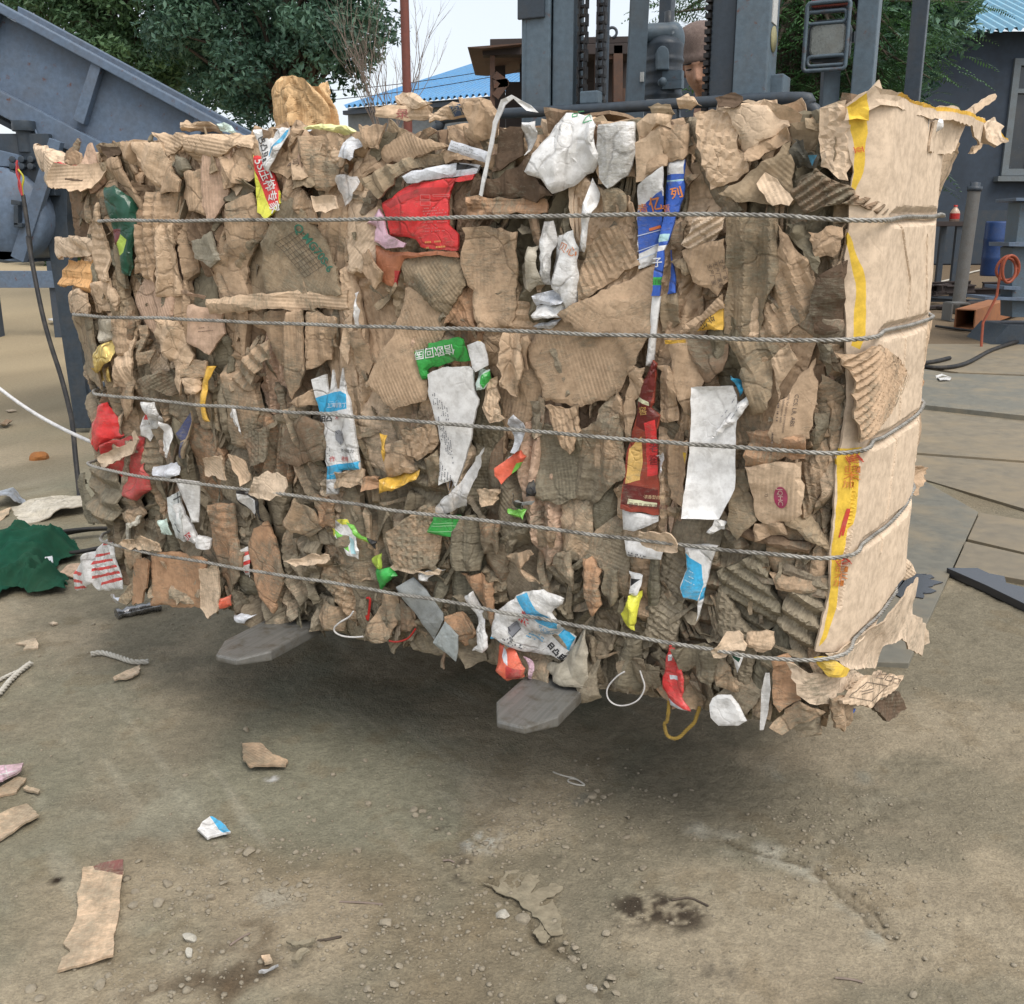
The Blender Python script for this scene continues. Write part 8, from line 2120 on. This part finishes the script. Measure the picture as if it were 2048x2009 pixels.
ground_sheet('cardboard_piece', 'J', '-120,600 0,530 150,450 220,522 100,602 0,662 -120,720', 'k2', 'grey brown cardboard rectangle cut off by the left edge', 'cardboard', 'flatcard', group=LG, seed=4, mud=.4)
ground_sheet('cardboard_piece', 'J', '-60,400 90,302 150,310 92,385 0,407 -60,420', 'k1', 'cardboard scrap under the pink paper', 'cardboard', 'flatcard', group=LG, seed=5)
ground_sheet('pink_paper', 'J', '-60,300 0,265 60,262 135,250 125,285 100,312 20,356 -60,362', 'pink', 'pink paper scrap with white lines lying on cardboard', 'paper', 'print', [('wh', '30,270 36,270 60,350 54,350'), ('wh', '-20,318 100,296 100,302 -20,325')], lift=.02, group=LG, seed=6)
ground_sheet('cardboard_piece', 'J', '130,370 150,356 225,380 214,396', 'k2', 'tiny cardboard strip right of the pink paper', 'cardboard', 'flatcard', group=LG, seed=7)
ground_sheet('printed_scrap', 'J', '1165,510 1180,512 1225,540 1280,600 1150,628 1095,585 1115,555 1140,530', 'wh', 'white printed scrap with a bright blue edge on the dirt', 'paper', 'print', [('cy', '1163,510 1182,512 1226,540 1279,598 1240,606 1190,545')], group=LG, seed=8, mud=.05)
ground_sheet('cardboard_piece', 'G', '85,1082 140,1070 205,1055 212,1106 130,1112 150,1090', 'kl', 'small bent cardboard scrap above the frayed rope', 'cardboard', 'flatcard', group=LG, seed=9, curl=.03)
ground_sheet('cardboard_piece', 'G', '640,1290 700,1258 782,1224 778,1265 720,1295 640,1313', 'kl', 'pale torn cardboard scrap below the short cut rope', 'cardboard', 'flatcard', group=LG, seed=10, jag=.003)
ground_sheet('paper_scrap', 'G', '268,972 300,966 322,976 292,986', 'kw', 'tiny pale paper scrap left of the fork', 'paper', 'flatcard', group=LG, seed=11)
ground_sheet('plastic_sheet', 'G', '60,325 250,312 480,300 492,352 300,385 130,416 85,372', 'cl', 'long pale crumpled plastic strip lying behind the green cloth', 'plastic', 'film', group=LG, seed=12, ncr=8, slope=.3, amp=.02, lift=.02, mud=.1, h=.012)
ground_sheet('foil_sheet', 'G', '-80,320 0,300 50,250 155,296 80,326 0,332', 'gw', 'silver foil scrap behind the pale plastic strip', 'foil', 'foilp', group=LG, seed=13, ncr=6, slope=.5, amp=.03, lift=.03, h=.012)
ground_sheet('cardboard_piece', 'G', '-80,380 0,360 62,335 50,372 0,402 -80,420', 'k2', 'cardboard strip under the foil scrap at the left edge', 'cardboard', 'flatcard', group=LG, seed=14)
ground_sheet('cardboard_piece', 'G', '330,692 400,660 470,650 482,690 420,716', 'k6', 'reddish cardboard scrap beside the green cloth', 'cardboard', 'flatcard', group=LG, seed=15, ncr=4, slope=.3, lift=.012)
ground_sheet('paper_scrap', 'G', '258,672 300,665 305,700 270,700', 'gw', 'grey paper scrap on the right end of the green cloth', 'paper', 'film', group=LG, seed=16, lift=.05)
ground_sheet('paper_scrap', 'D', '270,588 338,574 336,594 290,596', 'wh', 'small white paper lying left of the conveyor leg', 'paper', 'print', group=LG, seed=17)
ground_sheet('cardboard_piece', 'D', '-10,1110 40,1102 72,1108 40,1128 0,1130', 'k3', 'dark torn cardboard bit at the left edge above the foil', 'cardboard', 'flatcard', group=LG, seed=18, curl=.03)
ground_sheet('paper_scrap', 'D', '30,1034 70,1030 95,1036 50,1042', 'kw', 'flat pale paper scrap on the yard behind the white rope', 'paper', 'flatcard', group=LG, seed=19)
ground_sheet('paper_scrap', 'F', '1478,818 1510,806 1562,822 1555,842 1500,846', 'wh', 'white crumpled paper stuck on the thick steel plate', 'paper', 'film', group=LG, seed=20, lift=.06, ncr=6, slope=.2)
KR['dust'] = (122, 114, 96)
ground_sheet('dusty_cardboard', 'K', '870,855 962,882 1000,790 1090,788 1062,890 1110,800 1190,810 1192,850 1140,918 1250,860 1322,880 1282,920 1190,992 1262,950 1312,1060 1322,1140 1252,1150 1195,1072 1100,1002 1000,930', 'dust', 'dust covered cardboard trodden into the dirt', 'cardboard', 'flatcard', group=LG, seed=21, ncr=4, slope=.03, amp=.0015, tilt=0, fb=.0006, wash=0, jag=.003, mud=.0, lift=-.001, curl=0, th=.002)
ground_sheet('dusty_cardboard', 'K', '1195,1074 1250,1150 1205,1188 1152,1130', 'dust', 'dusty cardboard corner left of the pebble row', 'cardboard', 'flatcard', group=LG, seed=22, mud=0, lift=.001, curl=0, th=.002)
ground_sheet('dusty_strip', 'J', '1590,1240 1660,1250 1740,1220 1748,1244 1640,1272', 'dust', 'dusty curled strip beside a dry twig', 'strip', 'flatcard', group=LG, seed=23, curl=.02, mud=0)
ground_sheet('dusty_strip', 'J', '1620,1362 1660,1310 1705,1298 1722,1316 1680,1345 1650,1372', 'dust', 'dusty bent strip near the small foil scrap', 'strip', 'flatcard', group=LG, seed=24, curl=.02, mud=0)
ground_sheet('foil_scrap', 'J', '1438,1422 1480,1375 1545,1350 1530,1380 1470,1418', 'gw', 'small crumpled silver foil scrap on damp dirt', 'foil', 'film', group=LG, seed=25, ncr=8, slope=.5, amp=.01, h=.005)
ground_sheet('cardboard_piece', 'J', '1452,1318 1500,1312 1515,1350 1470,1362', 'k2', 'small square cardboard bit above the silver foil scrap', 'cardboard', 'flatcard', group=LG, seed=26)
# strings and twigs
def ground_line(name, v, txt, r, m, label, cat, tw=None, z=None, group=None):
    q = [gnd(a, b_, .0) for a, b_ in pts_of(txt, v)]
    for p_ in q: p_.z = ground_z(p_.x, p_.y) + r * 1.2
    P_ = smooth(q, 6); c = q[0].copy()
    mb = twisted(P_, r, tw) if tw else MB()
    if not tw: mb.tube(P_, r, 6)
    o = link(name, mb.mesh(name, c), m); o.location = c; return tag(o, label, cat, group)
ground_line('rope_piece', 'G', '510,1162 570,1158 650,1180 740,1210 826,1206', .0085, M['rope_pale'], 'short cut steel rope piece lying beside the pale scrap', 'rope', .05)
ground_line('rope_piece', 'G', '-60,1420 0,1375 60,1310 120,1255 175,1212', .0085, M['rope_pale'], 'frayed rope end reaching in from the left edge', 'rope', .05)
ground_line('rope_strand', 'G', '-60,1330 0,1300 60,1268 125,1245', .006, M['rope_pale'], 'thinner rope strand above the frayed rope end', 'rope', .04)
ground_line('plastic_string', 'K', '1265,266 1300,280 1340,290 1385,300 1440,335 1400,335 1350,318 1360,302 1400,306', .0022, M['rope_pale'], 'thin pale plastic string curled in the shade of the bale', 'string')
for v, t, l in (('K', '80,978 200,984 320,996', 'thin dry twig left of the grey stone'), ('J', '1275,1236 1330,1200 1386,1170', 'straight dry stick on damp dirt'), ('J', '1760,1202 1830,1190 1892,1174', 'dark dry twig above the dusty curled strip'), ('L', '960,1320 1040,1332 1102,1342', 'thin twig lying near the bottom right'), ('L', '110,920 200,912 262,935 300,956', 'bent twig across the dark stain'), ('K', '0,1198 40,1192 92,1180', 'short dark twig below the long twig'), ('K', '655,742 690,748 718,756', 'tiny twig left of the black powder')):
    ground_line('twig', v, t, .0022, M['bark'] if 'dark' in l else M['twig'], l, 'twig', group='dry twigs on the dirt')
# foil roll under the bale's left corner
a, b_ = gnd(*pts_of('645,915', 'G')[0], .02), gnd(*pts_of('885,860', 'G')[0], .02)
mb = MB(); P_ = [a.lerp(b_, k / 16) for k in range(17)]; r_ = random.Random(2); mb.tube(P_, [.017 + r_.uniform(-.004, .005) for _ in P_], 12)
o = link('foil_roll', mb.mesh('foil_roll', a), M['foil']); o.location = a; tag(o, 'crushed silver foil roll on the dirt under the bale corner', 'foil')
c = gnd(*pts_of('218,1300', 'D')[0], 0); c.z = ground_z(c.x, c.y)
def stone_mesh(seed, flat=.7, sub=2):
    bm = bmesh.new(); bmesh.ops.create_icosphere(bm, subdivisions=sub, radius=1.0)
    r = random.Random(seed); ax = [Vector((r.gauss(0, 1), r.gauss(0, 1), r.gauss(0, 1))).normalized() for _ in range(9)]; cut = [r.uniform(.55, .9) for _ in range(9)]
    for v in bm.verts:
        p_ = v.co.copy()
        for a_, c_ in zip(ax, cut):
            d = p_.dot(a_)
            if d > c_: p_ -= a_ * (d - c_) * .9
        v.co = Vector((p_.x, p_.y * r.uniform(.98, 1.02), p_.z * flat))
    me = bpy.data.meshes.new('stone'); bm.to_mesh(me); bm.free(); return me
SM = [stone_mesh(k, (.6, .75, .5, .85)[k % 4], 3) for k in range(8)]
o = link('clay_lump', SM[3].copy(), worn('orange_clay', (150, 98, 52), dirt=(120, 84, 56), amt=.7, rough=.9, sc=20)); o.location = c; o.scale = (.06, .06, .06); tag(o, 'orange brown clay lump on the yard left of the cable', 'lump')
# black hose coil beside the cloth
mb = MB(); hp = []
for t_ in np.linspace(0, 1.6 * 2 * math.pi, 60):
    rr = .17 + .02 * math.sin(t_ * .7); q = gnd(*pts_of('470,545', 'G')[0], 0)
    hp.append(Vector((q.x + .02 + math.cos(t_) * rr * 1.1, q.y + math.sin(t_) * rr, ground_z(q.x, q.y) + .02 + .028 * (t_ / 6.28) + .01 * math.sin(t_ * 1.3))))
mb.tube(hp, .009, 8); o = link('hose_coil', mb.mesh('hose_coil', hp[0]), M['black']); o.location = hp[0]; tag(o, 'coil of black hose lying between the green cloth and the bale', 'hose')
# green cloth
def cloth():
    pts = np.array([tuple(gnd(a, b_, 0))[:2] for a, b_ in pts_of('-160,520 0,560 50,462 130,490 260,510 380,530 452,582 440,610 340,640 300,682 384,742 370,802 200,816 90,800 0,842 -160,860', 'G')])
    c = pts.mean(0); p2 = np.stack([-(pts[:, 0] - c[0]), pts[:, 1] - c[1]], 1)
    gz0 = ground_z(*c)
    out_ = resample(p2, .02, .003, np.random.default_rng(3))
    def pl(P_, o):
        d = pdist(P_, out_); e = sm(0, .07, d)
        ang_ = .9; u = P_[:, 0] * math.cos(ang_) - P_[:, 1] * math.sin(ang_); w_ = P_[:, 0] * math.sin(ang_) + P_[:, 1] * math.cos(ang_)
        hgt = .012 + e * (.05 + .05 * vn(P_[:, 0] * 5, P_[:, 1] * 5, 4)) + (.35 + .65 * e) * (.055 * (1 - np.abs(vn(u * 4, w_ * 12 + vn(u * 5, w_ * 5, 3), 6))) ** 3 + .034 * (1 - np.abs(vn(u * 9, w_ * 30 + 2 * vn(u * 6, w_ * 6, 2), 7))) ** 2)
        return np.stack([c[0] - P_[:, 0], c[1] + P_[:, 1], gz0 + hgt + o * .2], 1)
    KR['cloth'] = (28, 72, 56)
    S = Sheet(p2, 0, 'film', None, 'cloth', .12, seed=77, tuck=0, amp=.01, ncr=0, jag=.003, wash=0, fb=.0, tilt=0, h=.006, th=.012, place=pl)
    V, F, C_, UV, md = S.mesh()
    V = V - np.array([c[0], c[1], gz0])
    M['cloth'] = worn('cotton_cloth', (30, 74, 58), dirt=(58, 78, 58), amt=.5, rough=.95, sc=5, bmp=.1, spec=.1)
    o = link('green_cloth', raw_mesh('green_cloth', [(V, F, C_, UV, .25)]), M['cloth']); o.location = (c[0], c[1], gz0)
    if 'sharp_edge' in o.data.attributes: o.data.attributes.remove(o.data.attributes['sharp_edge'])
    tag(o, 'crumpled dark green cloth heap lying at the left edge', 'cloth')
cloth()
# stones
ST = [('J', 1050, 1200, 46, 1, 'pale grey rock, biggest stone near the cardboard strip'), ('J', 1050, 1285, 32, 1, 'pale stone touching the biggest rock from below'),
      ('K', 985, 1045, 48, 1, 'white rock beside the trodden dusty cardboard'), ('K', 1095, 1060, 46, 0, 'crumbling yellowish clod right of the white rock'), ('K', 340, 1090, 46, 0, 'flat brown stone at the right end of the long twig'),
      ('K', 490, 468, 30, 0, 'round stone, largest of the trio in the dirt'), ('K', 1040, 412, 26, 0, 'single brown stone in the edge of the shade'), ('J', 1365, 44, 24, 0, 'rounded stone above the stepped cardboard scrap'),
      ('L', 1365, 1412, 26, 0, 'lone grey stone near the bottom right'), ('K', 1478, 1440, 36, 1, 'white stone at the lower end of the pebble row'), ('K', 1585, 1410, 38, 0, 'grey stone right of the white stone in the pebble row')]
small = [('J', x, y, r) for x, y, r in ((930, 878, 30), (880, 992, 36), (738, 1005, 32), (752, 925, 26), (555, 1462, 42), (1240, 862, 32), (1440, 796, 22), (770, 748, 22), (1170, 955, 30), (1150, 1000, 18), (995, 905, 22), (850, 885, 18), (1050, 925, 24), (1580, 880, 24), (1570, 925, 28), (1620, 905, 26), (1660, 890, 22), (1700, 870, 22), (1650, 945, 22), (1690, 945, 20), (1600, 950, 18), (1500, 915, 18), (1690, 975, 18), (1720, 895, 18), (1640, 700, 18), (1690, 715, 20), (1730, 690, 16), (1740, 515, 18), (1710, 500, 16), (1660, 398, 16), (920, 1275, 22), (850, 1268, 22), (1115, 1275, 14), (1365, 1245, 16), (1780, 1235, 22), (1790, 1295, 20), (850, 1480, 30), (1010, 1470, 20), (725, 1468, 18), (605, 1410, 26), (1340, 1445, 18), (1380, 690, 40), (1330, 680, 24), (1430, 690, 20), (180, 1480, 34), (220, 1535, 34))]
small += [('K', x, y, r) for x, y, r in ((540, 475, 22), (505, 505, 26), (240, 432, 20), (636, 460, 14), (225, 210, 16), (580, 288, 14), (640, 330, 10), (975, 668, 26), (1015, 640, 18), (1185, 478, 18), (1270, 500, 14), (1200, 518, 12), (1180, 562, 18), (1335, 670, 20), (1425, 800, 20), (1500, 742, 22), (1765, 802, 26), (1770, 878, 20), (1560, 1165, 26), (1385, 1222, 26), (1372, 1265, 26), (1440, 1318, 22), (1310, 1215, 24), (1310, 1515, 42), (1560, 1440, 22), (1620, 1490, 30), (1635, 1218, 12), (400, 1110, 18), (410, 1336, 26), (380, 1425, 38), (240, 1470, 28), (430, 1425, 16), (350, 1255, 22), (115, 1140, 20), (180, 695, 24), (75, 925, 16), (1480, 395, 30), (1545, 400, 24), (1510, 365, 20), (1585, 385, 16), (1450, 420, 18), (1680, 510, 16), (1655, 620, 14), (960, 990, 22), (890, 920, 18), (840, 935, 16), (670, 1175, 22))]
small += [('L', x, y, r) for x, y, r in ((1240, 1098, 16), (1425, 1232, 14), (212, 336, 18), (230, 606, 14), (262, 612, 12), (1605, 566, 14), (1480, 1056, 14), (325, 885, 14), (470, 880, 10), (240, 1420, 16), (365, 1440, 14), (570, 995, 12), (690, 1312, 12), (1500, 1435, 14))]
rs = random.Random(9)
k = 0
def put_stone(v, x, y, r, pale, label, group):
    global k
    q = pts_of(f'{x},{y}', v)[0]; g = gnd(*q); sc = VIEW[v][2]; t = H / -ray(*q)[2]; R = r / sc / FPX * t
    me = SM[k % 8]; k += 1
    m_ = M['stone_w'] if pale else M['stone']
    o = bpy.data.objects.new('stone', me if not pale else me.copy()); COL.objects.link(o)
    if not o.data.materials: o.data.materials.append(m_)
    o.location = (g.x, g.y, ground_z(g.x, g.y) + R * .22); o.scale = (R * rs.uniform(.85, 1.1), R * rs.uniform(.8, 1.05), R * rs.uniform(.65, .9)); o.rotation_euler = (rs.uniform(-.3, .3), rs.uniform(-.3, .3), rs.uniform(0, 6))
    tag(o, label, 'stone', group)
for me in SM: me.materials.append(M['stone'])
for v, x, y, r, pale, lab in ST:
    put_stone(v, x, y, r, pale, lab, 'loose stones on the yard')
    if pale:
        o = COL.objects[-1]; o.data.materials.clear(); o.data.materials.append(M['stone_w'])
MARKS = [((560, 1800), 'right of the long cardboard strip'), ((590, 1790), 'in the pebble cluster between strip and dusty cardboard'), ((395, 1930), 'around the biggest pale rock'), ((610, 1690), 'in the upper pebble group'), ((560, 1480), 'near the stepped cardboard scrap'), ((640, 1610), 'beside the upper left gravel'),
         ((200, 1980), 'along the bottom edge below the cardboard strip'), ((330, 1980), 'along the bottom edge left of the damp patch'), ((530, 1960), 'beside the damp dirt patch'), ((830, 1625), 'around the trio of stones'), ((1010, 1690), 'on the white powder patch'), ((1080, 1640), 'between powder patch and shade'), ((1190, 1610), 'in the rubble at the shade edge'),
         ((1160, 1720), 'above the dark stain'), ((1290, 1745), 'right above the dark stain'), ((1180, 1920), 'in the pebble row'), ((1130, 1990), 'at the foot of the pebble row'), ((800, 1960), 'in the lower middle rubble'), ((690, 1850), 'near the long thin twig'), ((975, 1790), 'touching the dusty cardboard'), ((1400, 1690), 'left of the long crack'), ((1780, 1880), 'right of the long crack'), ((1900, 1670), 'on the right furrow'), ((1500, 1970), 'below the grey powder patch'), ((730, 1530), 'left in the shade of the bale')]
for v, x, y, r in small:
    q = pts_of(f'{x},{y}', v)[0]; lm = min(MARKS, key=lambda m: (m[0][0] - q[0]) ** 2 + (m[0][1] - q[1]) ** 2)[1]
    put_stone(v, x, y, r, 0, ('tiny' if r < 16 else 'small' if r < 23 else 'thumb sized' if r < 31 else 'larger flat') + ' dusty stone ' + lm, 'small stones on the yard')
# gravel: far too many to count
def gravel():
    r = np.random.default_rng(31); V = []; F = []; base = []
    for s in range(6):
        me = stone_mesh(40 + s, .7, 1); base.append((np.array([tuple(v.co) for v in me.vertices]), np.array([tuple(p_.vertices) for p_ in me.polygons])))
    b = 0; n = 0; cl = [gnd(*pts_of(t, v)[0]) for v, t in (('J', '1600,900'), ('J', '1350,720'), ('J', '1000,920'), ('K', '480,1060'), ('K', '960,700'), ('K', '1400,1260'), ('K', '400,1380'), ('K', '1500,420'), ('K', '620,1180'), ('L', '980,540'), ('J', '900,1440'), ('J', '1300,1450'), ('K', '1150,560'), ('L', '800,740'), ('L', '1050,870'))]
    while n < 3000:
        if r.random() < .5:
            c = cl[r.integers(len(cl))]; x, y = c.x + r.normal() * .10, c.y + r.normal() * .10; R = r.gamma(2, .0011) + .0012
        else:
            x, y = r.uniform(-1.5, 1.5), r.uniform(1.35, 3.6); R = r.gamma(2, .0009) + .0010
            if fbm(np.array([x * 1.5]), np.array([y * 1.5]), 77, 3)[0] < r.uniform(-.5, .3): continue
        R = min(R, .011)
        bv, bf = base[r.integers(6)]; a = r.uniform(0, 6.28); cs, sn = math.cos(a), math.sin(a)
        q = bv * R * np.array([r.uniform(.8, 1.2), r.uniform(.8, 1.2), r.uniform(.6, 1)])
        q = np.stack([q[:, 0] * cs - q[:, 1] * sn + x, q[:, 0] * sn + q[:, 1] * cs + y, q[:, 2] + ground_z(x, y) + R * .2], 1)
        V.append(q); F.append(bf + b); b += len(q); n += 1
    o = link('gravel', fast('gravel', np.concatenate(V), np.concatenate(F)), M['stone']); tag(o, 'fine gravel and crumbs scattered over the dirt', 'gravel', None, 'stuff')
gravel()
